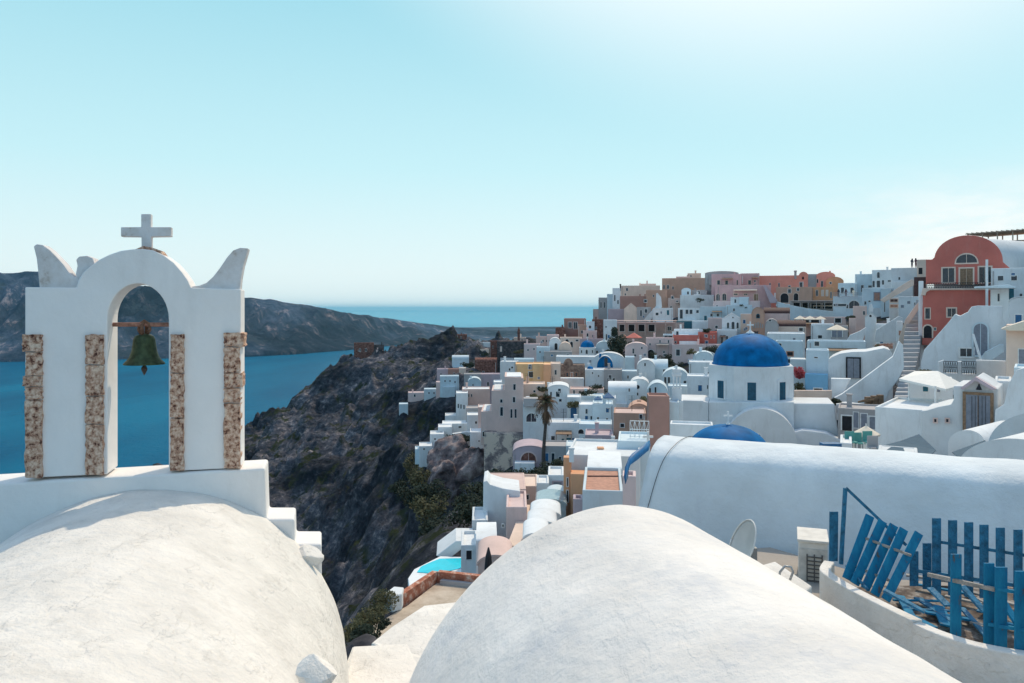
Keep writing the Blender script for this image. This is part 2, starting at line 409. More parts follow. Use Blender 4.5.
# ------------------------------------------------------------ rock, sea
def rock_material(name, dark, mid, light, green, s=1.0, strat=True, gpos=.56):
    m = bpy.data.materials.new(name); n, l, b = nodes_of(m)
    b.inputs['Roughness'].default_value = .95; b.inputs['Specular IOR Level'].default_value = .08
    g = n.new('ShaderNodeNewGeometry')
    mp1 = n.new('ShaderNodeMapping'); mp1.inputs['Scale'].default_value = (1, 1, .35) if not strat else (1, 1, 1.6)
    l.new(g.outputs['Position'], mp1.inputs[0])
    n1 = n.new('ShaderNodeTexNoise'); n1.inputs['Scale'].default_value = .26*s; n1.inputs['Detail'].default_value = 14; n1.inputs['Roughness'].default_value = .74
    l.new(mp1.outputs[0], n1.inputs['Vector'])
    r1 = n.new('ShaderNodeValToRGB'); e = r1.color_ramp.elements
    e[0].position = .40; e[0].color = rgb(dark); e[1].position = .70; e[1].color = rgb(light)
    k = e.new(.55); k.color = rgb(mid)
    l.new(n1.outputs[0], r1.inputs[0])
    mp = n.new('ShaderNodeMapping'); mp.inputs['Scale'].default_value = (.026*s, .026*s, .06*s)
    mp.inputs['Rotation'].default_value = (R(6), R(-5), 0)
    l.new(g.outputs['Position'], mp.inputs[0])
    n2 = n.new('ShaderNodeTexNoise'); n2.inputs['Scale'].default_value = 1; n2.inputs['Detail'].default_value = 9; n2.inputs['Roughness'].default_value = .6
    l.new(mp.outputs[0], n2.inputs['Vector'])
    r2 = n.new('ShaderNodeValToRGB'); r2.color_ramp.elements[0].position = .42; r2.color_ramp.elements[0].color = (.36, .38, .43, 1)
    r2.color_ramp.elements[1].position = .62; r2.color_ramp.elements[1].color = (2.0, 1.85, 1.78, 1)
    l.new(n2.outputs[0], r2.inputs[0])
    mx = n.new('ShaderNodeMix'); mx.data_type = 'RGBA'; mx.blend_type = 'MULTIPLY'; mx.inputs[0].default_value = 1
    l.new(r1.outputs[0], mx.inputs[6]); l.new(r2.outputs[0], mx.inputs[7])
    # scrub where it is not too steep
    n3 = n.new('ShaderNodeTexNoise'); n3.inputs['Scale'].default_value = .09*s; n3.inputs['Detail'].default_value = 10; n3.inputs['Roughness'].default_value = .75
    mp3 = n.new('ShaderNodeMapping'); mp3.inputs['Location'].default_value = (37, 91, 5); l.new(g.outputs['Position'], mp3.inputs[0]); l.new(mp3.outputs[0], n3.inputs['Vector'])
    r3 = n.new('ShaderNodeValToRGB'); r3.color_ramp.elements[0].position = gpos; r3.color_ramp.elements[1].position = gpos + .05
    l.new(n3.outputs[0], r3.inputs[0])
    sx = n.new('ShaderNodeSeparateXYZ'); l.new(g.outputs['Normal'], sx.inputs[0])
    mr = n.new('ShaderNodeMapRange'); mr.inputs[1].default_value = .45; mr.inputs[2].default_value = .7
    l.new(sx.outputs[2], mr.inputs[0])
    mm = n.new('ShaderNodeMath'); mm.operation = 'MULTIPLY'; l.new(r3.outputs[0], mm.inputs[0]); l.new(mr.outputs[0], mm.inputs[1])
    mg = n.new('ShaderNodeMix'); mg.data_type = 'RGBA'; mg.inputs[7].default_value = rgb(green)
    l.new(mm.outputs[0], mg.inputs[0]); l.new(mx.outputs[2], mg.inputs[6])
    l.new(mg.outputs[2], b.inputs['Base Color'])
    # boulders and cracks
    vo = n.new('ShaderNodeTexVoronoi'); vo.inputs['Scale'].default_value = .35*s; vo.feature = 'F1'
    l.new(g.outputs['Position'], vo.inputs['Vector'])
    ad = n.new('ShaderNodeMath'); ad.operation = 'MULTIPLY_ADD'; ad.inputs[1].default_value = -.35
    l.new(vo.outputs['Distance'], ad.inputs[0]); l.new(n1.outputs[0], ad.inputs[2])
    bp = n.new('ShaderNodeBump'); bp.inputs['Strength'].default_value = 1.0; bp.inputs['Distance'].default_value = 1.6/s
    l.new(ad.outputs[0], bp.inputs['Height'])
    bp2 = n.new('ShaderNodeBump'); bp2.inputs['Strength'].default_value = .5; bp2.inputs['Distance'].default_value = 1.5/s
    l.new(n2.outputs[0], bp2.inputs['Height']); l.new(bp.outputs[0], bp2.inputs['Normal'])
    l.new(bp2.outputs[0], b.inputs['Normal'])
    return m

M['rock'] = rock_material('dark_lava_rock', (.024, .030, .042), (.072, .077, .092), (.30, .28, .28), (.03, .038, .018), 1.3, gpos=.53)
M['far'] = rock_material('far_cliff_rock', (.018, .036, .068), (.046, .070, .110), (.36, .30, .30), (.036, .052, .072), .09, strat=False)

m = bpy.data.materials.new('sea_water'); n, l, b = nodes_of(m)
b.inputs['Base Color'].default_value = (.004, .085, .125, 1); b.inputs['Roughness'].default_value = .22
b.inputs['Specular IOR Level'].default_value = .05; b.inputs['IOR'].default_value = 1.2
g = n.new('ShaderNodeNewGeometry')
mp = n.new('ShaderNodeMapping'); mp.inputs['Scale'].default_value = (.03, .06, .05); mp.inputs['Rotation'].default_value = (0, 0, R(25)); l.new(g.outputs['Position'], mp.inputs[0])
w1 = n.new('ShaderNodeTexNoise'); w1.inputs['Scale'].default_value = 2.5; w1.inputs['Detail'].default_value = 8; w1.inputs['Roughness'].default_value = .65
l.new(mp.outputs[0], w1.inputs['Vector'])
bp = n.new('ShaderNodeBump'); bp.inputs['Strength'].default_value = .9; bp.inputs['Distance'].default_value = 3
l.new(w1.outputs[0], bp.inputs['Height']); l.new(bp.outputs[0], b.inputs['Normal'])
w2 = n.new('ShaderNodeTexNoise'); w2.inputs['Scale'].default_value = .006; w2.inputs['Detail'].default_value = 6
mp2 = n.new('ShaderNodeMapping'); mp2.inputs['Scale'].default_value = (1, .35, 1); l.new(g.outputs['Position'], mp2.inputs[0]); l.new(mp2.outputs[0], w2.inputs['Vector'])
rr = n.new('ShaderNodeValToRGB'); rr.color_ramp.elements[0].position = .35; rr.color_ramp.elements[0].color = (.0004, .082, .178, 1)
rr.color_ramp.elements[1].position = .65; rr.color_ramp.elements[1].color = (.002, .150, .270, 1)
l.new(w2.outputs[0], rr.inputs[0])
# paler towards the horizon: far haze and sky reflection put into the water colour
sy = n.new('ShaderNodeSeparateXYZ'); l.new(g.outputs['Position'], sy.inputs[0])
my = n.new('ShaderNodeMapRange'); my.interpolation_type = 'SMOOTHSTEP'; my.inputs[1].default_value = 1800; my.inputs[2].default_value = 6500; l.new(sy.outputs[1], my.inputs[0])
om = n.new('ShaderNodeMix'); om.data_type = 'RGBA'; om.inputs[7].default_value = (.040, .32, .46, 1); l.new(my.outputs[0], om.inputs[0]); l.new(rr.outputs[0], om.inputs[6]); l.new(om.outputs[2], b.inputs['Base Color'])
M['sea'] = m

# sea: rings reaching the horizon
mb = MB(); rad = [0, 500, 1500, 4000, 12000, 30000, 60000]; NS = 64
mb.v = [Vector((0, 1500, 0))]
for r_ in rad[1:]:
    for k in range(NS): mb.v.append(Vector((r_*math.cos(2*PI*k/NS), 1500 + r_*math.sin(2*PI*k/NS), 0)))
for k in range(NS): mb.f.append((0, 1+k, 1+(k+1) % NS)); mb.m.append(0)
for i in range(len(rad)-2):
    for k in range(NS):
        a = 1+i*NS; c = a+NS
        mb.f.append((a+k, c+k, c+(k+1) % NS, a+(k+1) % NS)); mb.m.append(0)
tag(mb.build('sea', M['sea'], recalc=False), 'calm teal sea stretching from the cliffs to the horizon', 'sea', kind='structure')

# ------------------------------------------------------------ far headland across the water
def interp(tab, x): return np.interp(x, [t[0] for t in tab], [t[1] for t in tab])
crest = [(-420, 262), (-60, 270), (0, 272), (26, 271), (60, 275), (240, 297), (270, 299), (300, 304), (350, 313), (400, 320), (450, 327), (500, 331), (560, 333), (640, 334), (760, 334)]
shore = [(-420, 372), (0, 362), (240, 357), (300, 354), (350, 350), (400, 345), (450, 341), (560, 338), (760, 337)]
nu, nv = 520, 90
U = np.linspace(-400, 740, nu)[None, :].repeat(nv, 0); V = np.linspace(0, 1, nv)[:, None].repeat(nu, 1)
Ys = H*F/(interp(shore, U) - HY); 
Yc = Ys*1.10 + 190
zc = H - (interp(crest, U) - HY)/F*Yc
zc = np.maximum(zc, 3)
VB = .62
t = np.clip(V/VB, 0, 1)
Yy = Ys + (Yc-Ys)*t + np.clip((V-VB)/(1-VB), 0, 1)*1500
px_ = U
Xx = (px_-512)/F*Yy
gul = fbm(Xx/55, Yy/420, 5, 3, ridged=True)
prof = t**.8*.55 + .45*np.clip((t-.15)/.85, 0, 1)**1.8
prof = prof + .08*np.sin(t*9)*t*(1-t)
Zz = zc*prof*(1 + (gul-.6)*1.5*np.clip(np.sin(PI*t), 0, 1))
Zz = Zz + np.where(V > VB, -(V-VB)/(1-VB)*zc*1.05, 0) + (fbm(Xx/60, Yy/60, 4, 9)-.5)*.10*zc*(t > .05)
Zz[0] = -3; Zz[-1] = -5
Yy = Yy + (fbm(Xx/150, Yy/900, 4, 5)-.5)*160*(1-t)*np.clip(t*9+.3, 0, 1)
tag(grid_mesh('far_headland', Xx, Yy, Zz, M['far']), 'long dark headland across the water falling away to the right', 'headland', kind='structure')

# ------------------------------------------------------------ hillside and promontory
CP = [ # px, py, distance: points of the ground seen in the photograph
 (60,530,315),(150,482,318),(195,457,318),(236,435,315),(262,421,318),(288,411,322),(306,398,326),(317,388,330),(322,372,332),(332,362,334),(342,360,338),(362,355,342),(385,353,342),(410,345,342),(436,338,345),(467,338,345),
 (300,425,300),(322,400,312),(345,380,318),(400,370,318),(440,355,325),
 (236,478,280),(262,460,268),(300,450,262),(340,430,262),(380,400,275),(410,375,290),(440,360,300),
 (240,520,220),(280,520,205),(320,500,210),(360,470,210),(400,440,215),(430,420,215),(455,385,225),(470,355,270),
 (300,560,165),(330,560,155),(350,585,128),(380,540,150),(420,500,150),(450,470,150),(470,450,150),(440,520,115),(400,575,105),
 (360,610,95),(340,650,80),(470,500,85),(500,480,80),(520,470,80),(545,470,84),(470,420,170),(440,440,175),
 (500,345,270),(500,370,215),(500,395,145),(500,432,112),(550,340,245),(550,372,175),(550,405,120),(545,445,98),
 (600,318,245),(600,345,190),(600,372,150),(600,400,118),(600,432,98),(600,462,70),(575,480,55),(540,500,50),(520,540,42),
 (650,300,240),(650,322,190),(650,350,150),(650,382,122),(650,412,98),(650,440,66),
 (700,290,225),(700,312,185),(700,345,145),(700,372,112),(700,404,82),(700,430,62),
 (750,290,225),(750,314,160),(750,335,130),(750,400,76),(750,430,62),
 (800,295,210),(800,322,140),(800,344,110),(800,374,92),(800,404,76),(800,436,52),
 (850,288,180),(850,312,130),(850,340,106),(850,372,88),(850,402,74),(850,440,46),
 (900,280,165),(900,302,122),(900,340,100),(900,380,78),(900,440,42),
 (950,275,125),(950,325,90),(950,372,70),(950,410,52),(950,450,36),
 (1010,280,110),(1010,330,78),(1010,380,56),(1010,440,34),
 (1100,290,100),(1100,350,60),(1100,440,30),
]
P3 = [tuple(at(*c)) for c in CP]
# ground beyond and around the frame, relative to the eye
for x, y, z in [(-330,330,-112),(-330,230,-112),(-230,120,-112),(-150,60,-112),(-110,0,-112),(-90,-60,-112),(-300,420,-112),(-130,420,-70),(-60,420,-45),(0,420,-30),(60,420,-18),
                (140,330,-12),(230,300,-8),(330,330,-30),(260,200,-4),(200,120,2),(180,60,0),(150,0,-4),(120,-60,-8),(420,120,-30),(420,-50,-30),(430,420,-80),(200,430,-60),
                (-45,120,-85),(-60,60,-90),(-40,30,-60),(-30,0,-60),(-30,-40,-60),(-18,50,-30),(-10,22,-16),(-9,14,-14),(-14,6,-22),(-14,-12,-22),
                (2,14,-8.5),(8,16,-7),(0,24,-12),(6,28,-10.5),(14,22,-7.5),(24,24,-6.5),(-4,8,-7),(0,4,-6.5),(8,6,-6),(16,8,-6),(0,-10,-6.5),(20,-20,-5.5),(-4,34,-17),(-3.5,42,-17),(3,44,-14),(8,40,-11)]:
    P3.append((x, y, H+z))
P3 = np.array(P3)
dm = np.linalg.norm(P3[:, None, :2] - P3[None, :, :2], axis=2)
A_ = np.block([[dm, np.ones((len(P3), 1))], [np.ones((1, len(P3))), np.zeros((1, 1))]])
wts = np.linalg.solve(A_, np.concatenate([P3[:, 2], [0]]))
def ground(x, y):
    x = np.asarray(x, float); y = np.asarray(y, float); s = np.full(x.shape, wts[-1])
    for i in range(len(P3)): s = s + wts[i]*np.hypot(x-P3[i, 0], y-P3[i, 1])
    return s - .8
gx = np.concatenate([np.arange(-340, -200, 4), np.arange(-200, -130, 2), np.arange(-130, 12, .9), np.arange(12, 120, 2), np.arange(120, 440, 5)])
gy = np.concatenate([np.arange(-60, 0, 5), np.arange(0, 90, 1.5), np.arange(90, 350, .9), np.arange(350, 380, 2), np.arange(380, 436, 4)])
GX, GY = np.meshgrid(gx, gy)
GZ = ground(GX, GY)
def sstep(a, b, x):
    t_ = np.clip((x-a)/(b-a), 0, 1); return t_*t_*(3-2*t_)
# how wild the ground is: bare cliff on the left, terraced town on the right
PXg = np.where(GY > 5, GX/np.maximum(GY, 5)*F + 512, 512)
edge = np.interp(GY, [0, 40, 80, 110, 150, 200, 260, 330, 420], [330, 395, 480, 500, 474, 478, 490, 510, 600])
wild = 1 - sstep(-30, 40, PXg - edge)
wild = np.where(GY < 12, wild*.15, wild)
rid = fbm(GX/34 + GY/80, GY/60, 5, 21, ridged=True)
rock = (fbm(GX/13, GY/13, 5, 31, ridged=True) - .55)
town = (1-wild)*sstep(30, 60, GY)
GZ = GZ - town*5.0 - wild*sstep(60,200,GY)*2
far_ = sstep(60, 200, GY)
GZ = GZ + wild*((rid-.68)*19*(.3+.7*far_) + rock*7.5*(.4+.6*far_) + (fbm(GX/5, GY/5, 4, 55, ridged=True)-.55)*4.5*(.3+.7*far_)) + (1-wild)*(fbm(GX/9, GY/9, 3, 77)-.5)*.8*(GY > 20)
GZ = GZ + wild*far_*((fbm(GX/2.2, GY/2.2, 3, 63, ridged=True)-.6)*2.0 + np.abs(fbm(GX/7, GY/7, 4, 47)-.5)*9*sstep(.4, .7, fbm(GX/40, GY/40, 3, 13)))
for (a0, a1, yb_, Yp) in [(354,384,358,343),(452,469,370,255),(437,461,384,244),(408,425,402,240),(424,439,398,236),(436,446,394,232),(399,408,410,230),(440,459,392,222),(445,456,428,146),(456,468,424,146),(442,470,436,138),(438,452,442,134),(467,480,440,132),(430,444,450,131),(419,432,458,127)]:
    pp = at((a0+a1)/2, yb_, Yp+2.5); rx_ = (a1-a0)/2*Yp/F + 1.5
    w_ = np.exp(-(((GX-pp.x)/rx_)**2 + ((GY-pp.y)/5)**2)**1.5)
    GZ = GZ*(1-w_) + (pp.z+.1)*w_
q_ = GZ/9.0 + fbm(GX/50, GY/50, 3, 91)*1.5; fr_ = q_-np.floor(q_)
GZ = GZ + wild*far_*(sstep(.25, .75, fr_)-fr_)*9.0*.25
tag(grid_mesh('hillside', GX, GY, GZ, M['rock']), 'dark rocky cliff and hillside under the village', 'hillside', kind='structure')
_ix = np.where((gx > 1) & (gx < 46))[0]; _iy = np.where((gy > 11) & (gy < 64))[0]
_s = np.ix_(_iy, _ix)
_dz = np.where(PXg[_s] > 575, .35, -.6)
M['pave'] = plaster('worn_paving', (.50, .47, .44), var=.25, scale=.5, dirt=.5, streak=False)
tag(grid_mesh('courtyard', GX[_s], GY[_s], GZ[_s] + _dz, M['pave']), 'worn pale paving between the near houses', 'courtyard', kind='structure')
def gz(x, y):
    # nearest grid sample of the finished ground
    i = int(np.argmin(np.abs(gy-y))); j = int(np.argmin(np.abs(gx-x))); return float(GZ[i, j])

# ------------------------------------------------------------ foreground: church vaults, belfry
C14 = (math.cos(R(14)), math.sin(R(14)))
AX = Vector((-math.sin(R(14)), math.cos(R(14)), 0)); RT = Vector((C14[0], C14[1], 0))
WP = Plane(-3.72, 7.7, C14)

def vault_mesh(mb, crest_far, ax, rt, r, length, prof=None, a0=-100, a1=100, nu=60, nvv=60, bumpy=.012, seed=0, mi=0, endcap=True):
    """curved roof: profile fan swept back from crest_far toward -ax, slightly uneven by hand"""
    n0 = len(mb.v); rr_ = random.Random(seed)
    P = []
    for j in range(nvv+1):
        s_ = length*(j/nvv)
        for i in range(nu+1):
            th = R(a0 + (a1-a0)*i/nu)
            k = 0.0
            if prof: ox, oz = prof(th)
            else: ox, oz = r*math.sin(th), r*(math.cos(th)-1)
            P.append((s_, ox, oz, th))
    A = np.array(P)
    q = np.array(crest_far)[None, :] - A[:, :1]*np.array(ax)[None, :] + A[:, 1:2]*np.array(rt)[None, :]
    q[:, 2] += A[:, 2]
    d = (fbm(q[:, 0]*.9+seed, q[:, 1]*.9+q[:, 2]*.7, 4, seed+3)-.5)*bumpy*4 + (fbm(q[:, 0]*5+seed, q[:, 1]*5+q[:, 2]*4, 3, seed+8)-.5)*bumpy
    nx_ = np.sin(A[:, 3]); nz_ = np.cos(A[:, 3])
    q += d[:, None]*(nx_[:, None]*np.array(rt)[None, :]); q[:, 2] += d*nz_
    mb.v += [Vector(v) for v in q]
    W = nu+1
    for j in range(nvv):
        for i in range(nu):
            a = n0 + j*W + i
            mb.f.append((a, a+1, a+W+1, a+W)); mb.m.append(mi)
    if endcap:
        mb.f.append(tuple(range(n0, n0+W))); mb.m.append(mi)
    return mb

# left church
church = empty('church_roof', WP.pt(0, H-3.8), 'sunlit whitewashed barrel roof below the bell tower, with flaking paint', 'church roof')
zc_ = H - (489-HY)/F*7.7
mb = MB(); vault_mesh(mb, Vector((-3.72, 7.72, zc_)), AX, RT, 2.0, 7.2, a0=-88, a1=88, nu=80, nvv=110, bumpy=.012, seed=2)
mb.build('vault', M['wn'], church, smooth=True)
def lump(name, parent, c, size, seed, mat, sq=(1, 1, 1)):
    bm = bmesh.new(); bmesh.ops.create_icosphere(bm, subdivisions=3, radius=1)
    rr_ = random.Random(seed); pl = [(Vector((rr_.uniform(-1, 1), rr_.uniform(-1, 1), rr_.uniform(-1, 1))).normalized(), rr_.uniform(.5, .8)) for _ in range(16)]
    for v in bm.verts:
        for nrm, dd in pl:
            e = v.co.dot(nrm)
            if e > dd: v.co -= nrm*(e-dd)
        v.co = Vector((v.co.x*sq[0], v.co.y*sq[1], v.co.z*sq[2]))*size
    me = bpy.data.meshes.new(name); bm.to_mesh(me); bm.free(); me.materials.append(mat)
    smooth_by_angle(me, 22)
    o = bpy.data.objects.new(name, me); COL.objects.link(o)
    if parent is None: o.location = c
    else: o.parent = parent; o.location = Vector(c) - parent_origin(parent)
    return o
lump('plaster_lump', church, at(318, 676, 4.35), .13, 5, M['wn'], (1.1, 1, .95))
lump('plaster_lump', church, WP.hit(303, 553, -.12), .19, 9, M['wn'], (1.2, .8, .7))

# stepped wall behind the vault, carrying the belfry
wallp = [(-70, 487.5), (265, 468), (266.5, 519), (294.5, 519), (295, 544), (321.5, 544), (322, 640), (-70, 640)]
mb = MB(); mb.prism([WP.hit(x, y) for x, y in wallp], WP.n*.5)
swall = mb.build('stepped_wall', M['wt'], loc=WP.hit(150, 520), bevel=.025)
tag(swall, 'white parapet wall stepping down on its right under the bell tower', 'parapet')

tower = empty('bell_tower', WP.hit(132, 474), 'white arched bell tower with rough stone strips on its piers', 'bell tower')
TF = .0   # front face offset from wall front
def P_(x, y, b=0.0): return WP.hit(x, y, b + .035)
TH = .40
# white masonry: outline with the opening as one closed polygon around (U shape)
def arc_pts(x0, x1, ysp, ytop, n=18, pw=2.0):
    xc, rx = (x0+x1)/2, (x1-x0)/2
    return [(xc - rx*math.cos(PI*i/n), ysp - (ysp-ytop)*math.sin(PI*i/n)**(2/pw)) for i in range(n+1)]
hump = [(75, 287.5), (77, 280), (82, 272), (90, 265.5), (98, 259.5), (108, 254.5), (120, 250.5), (132, 249), (142, 248.6), (152, 250), (163, 255), (173, 262.5), (181, 271.5), (187, 280), (190.5, 287.8)]
base_y = lambda x: 480.2 - (x+2)*.0475
openg = arc_pts(106.5, 168, 320, 283.5, 20)
outer_white = [(23.5, base_y(23.5)), (23.5, 287)] + hump + [(240.5, 289), (240.5, base_y(240.5)), (168, base_y(168))] + openg[::-1] + [(106.5, base_y(106.5))]
mb = MB(); mb.prism([P_(x, y) for x, y in outer_white], WP.n*TH)
tw = mb.build('masonry', M['wt'], tower, bevel=.012)
# stones: strips standing slightly proud of the plaster
M['ts'] = patchy('volcanic_stone', (.09, .036, .030), (.50, .28, .19), (.84, .64, .50), 21, bump=1.0, bdist=.03, pos=(.38, .46, .62))
def stone_strip(x0, x1, ys, seed, bulge=()):
    rr_ = random.Random(seed)
    for i in range(len(ys)-1):
        y0, y1 = ys[i], ys[i+1]
        bx0 = x0 - (bulge[i][0] if bulge else 0); bx1 = x1 + (bulge[i][1] if bulge else 0)
        cx, cy = (bx0+bx1)/2, (y0+y1)/2
        n = 7; pr = []
        for k in range(n): pr.append((bx0 + (bx1-bx0)*k/(n-1), y0 + .5 + rr_.uniform(-.5, .5)))
        for k in range(1, 10): pr.append((bx1 + rr_.uniform(-1.1, .5), y0 + (y1-y0)*k/10))
        for k in range(n): pr.append((bx1 - (bx1-bx0)*k/(n-1), y1 - .5 + rr_.uniform(-.5, .5)))
        for k in range(1, 10): pr.append((bx0 + rr_.uniform(-.5, 1.1), y1 - (y1-y0)*k/10))
        mb = MB(); mb.prism([P_(x, y, -.03 - rr_.random()*.012) for x, y in pr], WP.n*(TH*.72 if (bulge and (bulge[i][0] > 2 or bulge[i][1] > 2)) else .18))
        o = mb.build('stone_block', M['ts'], tower, bevel=.006)
stone_strip(25.5, 42, [334, 352, 376, 387, 400, 478.5], 1, [(3.5, 0), (.5, 0), (3, 0), (1, 0), (1, 0)])
stone_strip(85, 103.5, [334, 365, 396, 424.5, 475.5], 2)
stone_strip(170, 184, [334, 373, 418, 471.5], 3)
stone_strip(223.5, 239.5, [332.5, 347, 373, 388, 403, 469], 4, [(0, 5), (0, .5), (0, 3), (0, 1), (0, 1.2)])
M['wh'] = patchy('lichened_plaster', (.34, .26, .20), (.62, .58, .56), (.70, .68, .68), 5, bump=.5, bdist=.02, pos=(.30, .42, .6))
def horn(pts, mat='wh', th=.2):
    mb = MB(); mb.prism([P_(x, y, .06) for x, y in pts], WP.n*th)
    return mb.build('horn', M[mat], tower, bevel=.008)
horn([(36, 288), (34.5, 272), (33, 258), (30, 245.5), (33, 243.2), (39, 244), (46, 249), (53, 256), (60, 263.5), (67, 273.5), (71, 276.6), (76, 275), (78, 281), (76, 288)])
horn([(76.5, 284), (72.5, 274), (74.3, 265), (73, 259), (76, 255.8), (84, 255), (90, 257.5), (92, 263.5), (88, 267), (82, 273)])
horn([(187, 290), (190, 286.3), (198, 285.2), (205, 282.5), (212, 276), (219, 267), (226, 256.5), (232, 249.8), (239, 247), (247.5, 247.6), (245.5, 255), (242.5, 265), (240, 278), (239, 290)])
mb = MB(); mb.prism([P_(x, y, .05) for x, y in [(125, 252), (133, 248.5), (141, 245.2), (150, 246.8), (158, 249.5), (164, 257), (156, 253.5), (142, 250.5)]], WP.n*.25)
mb.build('ridge_cap', M['ts'], tower, bevel=.01)
mb = MB(); mb.prism([P_(x, y, .14) for x, y in [(137.3, 249), (137.3, 235.3), (116.3, 235), (116.3, 225.2), (137, 225.2), (137, 211.8), (147.2, 211.8), (147.2, 225.2), (168, 225.2), (168, 235), (147.4, 235.3), (147.8, 249)]], WP.n*.085)
mb.build('cross', M['wh'], tower, bevel=.008)
# reveal lining: pale plaster already part of the masonry; beam that carries the bell
beam = MB(); beam.tube([P_(102, 325, .2), P_(172, 325, .2)], .022, 10)
bell_bar = beam.build('bell_bar', simple('rusty_steel', (.35, .17, .12), rough=.75, var=.35, scale=25, bump=.4), tower, smooth=True)
bell = empty('bell', P_(139, 331, .2), 'green weathered bronze bell with clapper hanging in the arch', 'bell')
br = simple('green_bronze', (.055, .075, .035), rough=.55, metal=.45, var=.45, scale=16, bump=.35, bscale=30)
c_ = P_(139, 366, .2); k_ = 7.6/F
prof = [(20*k_, 0), (19.6*k_, 1.5*k_), (17*k_, 4*k_), (14.2*k_, 8*k_), (12.2*k_, 14*k_), (11.2*k_, 21*k_), (10.6*k_, 26*k_), (9*k_, 29.5*k_), (5*k_, 31.5*k_), (.3*k_, 32*k_)]
mb = MB(); mb.lathe(c_, prof, 36); mb.build('bell_body', br, bell, smooth=True)
mb = MB()
for sgn in (-1, 1):
    mb.tube([c_ + Vector((sgn*3*k_, 0, 31*k_)), c_ + Vector((sgn*6*k_, 0, 36*k_)), c_ + Vector((sgn*5*k_, 0, 42*k_)), c_ + Vector((0, 0, 45*k_))], 1.6*k_, 8)
mb.tube([c_ + Vector((0, -4*k_, 31*k_)), c_ + Vector((0, -5*k_, 40*k_)), c_ + Vector((0, 0, 45*k_)), c_ + Vector((0, 5*k_, 40*k_)), c_ + Vector((0, 4*k_, 31*k_))], 1.8*k_, 8)
mb.build('crown_loops', simple('rusty_chain', (.20, .10, .06), rough=.8, var=.4, scale=30, bump=.4), bell, smooth=True)
mb = MB(); mb.tube([c_ + Vector((0, 0, 20*k_)), c_ + Vector((0, 0, -4*k_))], .9*k_, 8); mb.lathe(c_ + Vector((0, 0, -8*k_)), [(.5*k_, -3*k_), (1.3*k_, -1.2*k_), (2.6*k_, 1.5*k_), (3.1*k_, 3.5*k_), (2*k_, 6*k_), (.6*k_, 7*k_)], 14)
mb.build('clapper', simple('dark_iron', (.06, .045, .04), rough=.7, var=.3), bell, smooth=True)

# middle vault
cf = Vector((.70, 5.2, H-1.348))
mv = MB(); EP = 2/1.76
def sp_(v): return math.copysign(abs(v)**EP, v)
def blunt(th): return (1.5*sp_(math.sin(th)), 1.5*(sp_(math.cos(th))-1))
vault_mesh(mv, cf, AX, RT, 1.5, 7.5, prof=blunt, a0=-92, a1=92, nu=80, nvv=110, bumpy=.012, seed=5, endcap=False)
# rounded far end
n0 = len(mv.v); W = 81
for j in range(1, 9):
    e = j/8*PI/2
    sh = .22*(1-math.cos(e)); dp = .22*math.sin(e)
    for i in range(W):
        th = R(-92 + 184*i/80)
        p = cf + AX*dp + RT*((1.5-sh)*sp_(math.sin(th))); p.z += (1.5-sh)*sp_(math.cos(th))-1.5
        mv.v.append(p)
for j in range(8):
    for i in range(80):
        a = n0 + (j-1)*W + i if j > 0 else i
        b_ = n0 + j*W + i
        mv.f.append((b_, b_+1, a+1, a)); mv.m.append(0)
mv.f.append(tuple(range(n0+7*W, n0+8*W))); mv.m.append(0)
tag(mv.build('vaulted_roof', M['wv'], loc=Vector((2, 1, H-4)), smooth=True), 'large smooth white barrel roof in the bottom middle of the view', 'vaulted roof')

# gutter slab joining the two roofs, and the white roof slope beyond it
gut = MB()
gp = [at(352, 646, 8.6), at(408, 643, 8.7), at(430, 690, 7.2), at(452, 900, 4.5), at(300, 900, 4.5), at(335, 690, 7.2)]
gut.prism(gp, (0, 0, -2.2))
tag(gut.build('roof_gutter', M['wn'], loc=gp[0], bevel=.03), 'white plaster valley between the two big curved roofs', 'roof gutter')
sl = MB()
sl.prism([at(371, 643, 10.6), at(392, 626, 11.2), at(424, 605, 12.0), at(470, 600, 12.4), at(470, 670, 9.4), at(398, 676, 9.2), at(386, 652, 9.9)], (0, 0, -2.5))
tag(sl.build('lean_to_roof', M['wn'], loc=at(420, 640, 10.5), bevel=.03), 'small white sloping roof in front of the flat tan terrace', 'roof')

# long vault on the right
LA = R(-24); lu = Vector((math.cos(LA), math.sin(LA), 0)); ln = Vector((-lu.y, lu.x, 0))
Lp = Vector((2.05, 11.8, H-1.96))
_pl = [(0, 0), (.24, -.015), (.47, -.07), (.63, -.16), (.71, -.30), (.80, -.58), (.98, -1.15), (1.24, -1.9)]
def prof_long(th):
    k = abs(th)/(PI/2)*(len(_pl)-1); i = min(int(k), len(_pl)-2); t = k-i
    p0, p1, p2, p3 = _pl[max(i-1, 0)], _pl[i], _pl[i+1], _pl[min(i+2, len(_pl)-1)]
    if i == 0: p0 = (-_pl[1][0], _pl[1][1])
    q = [.5*((2*b) + (-a+c)*t + (2*a-5*b+4*c-d)*t*t + (-a+3*b-3*c+d)*t**3) for a, b, c, d in zip(p0, p1, p2, p3)]
    return (math.copysign(q[0], th), q[1])
lv = MB()
vault_mesh(lv, Lp, -lu, -ln, 1, 13.5, prof=prof_long, a0=-90, a1=90, nu=72, nvv=130, bumpy=.016, seed=11)
for v in lv.v: v += lu*(.26*(v.z-(Lp.z-1.9))/1.9)
longv = lv.build('long_vaulted_roof', M['wl'], loc=Lp + lu*6 - Vector((0, 0, 1.9)), smooth=True)
tag(longv, 'long whitewashed wall-like vault behind the blue pickets, lit only along its top', 'vaulted roof')
wr = MB(); pts = []
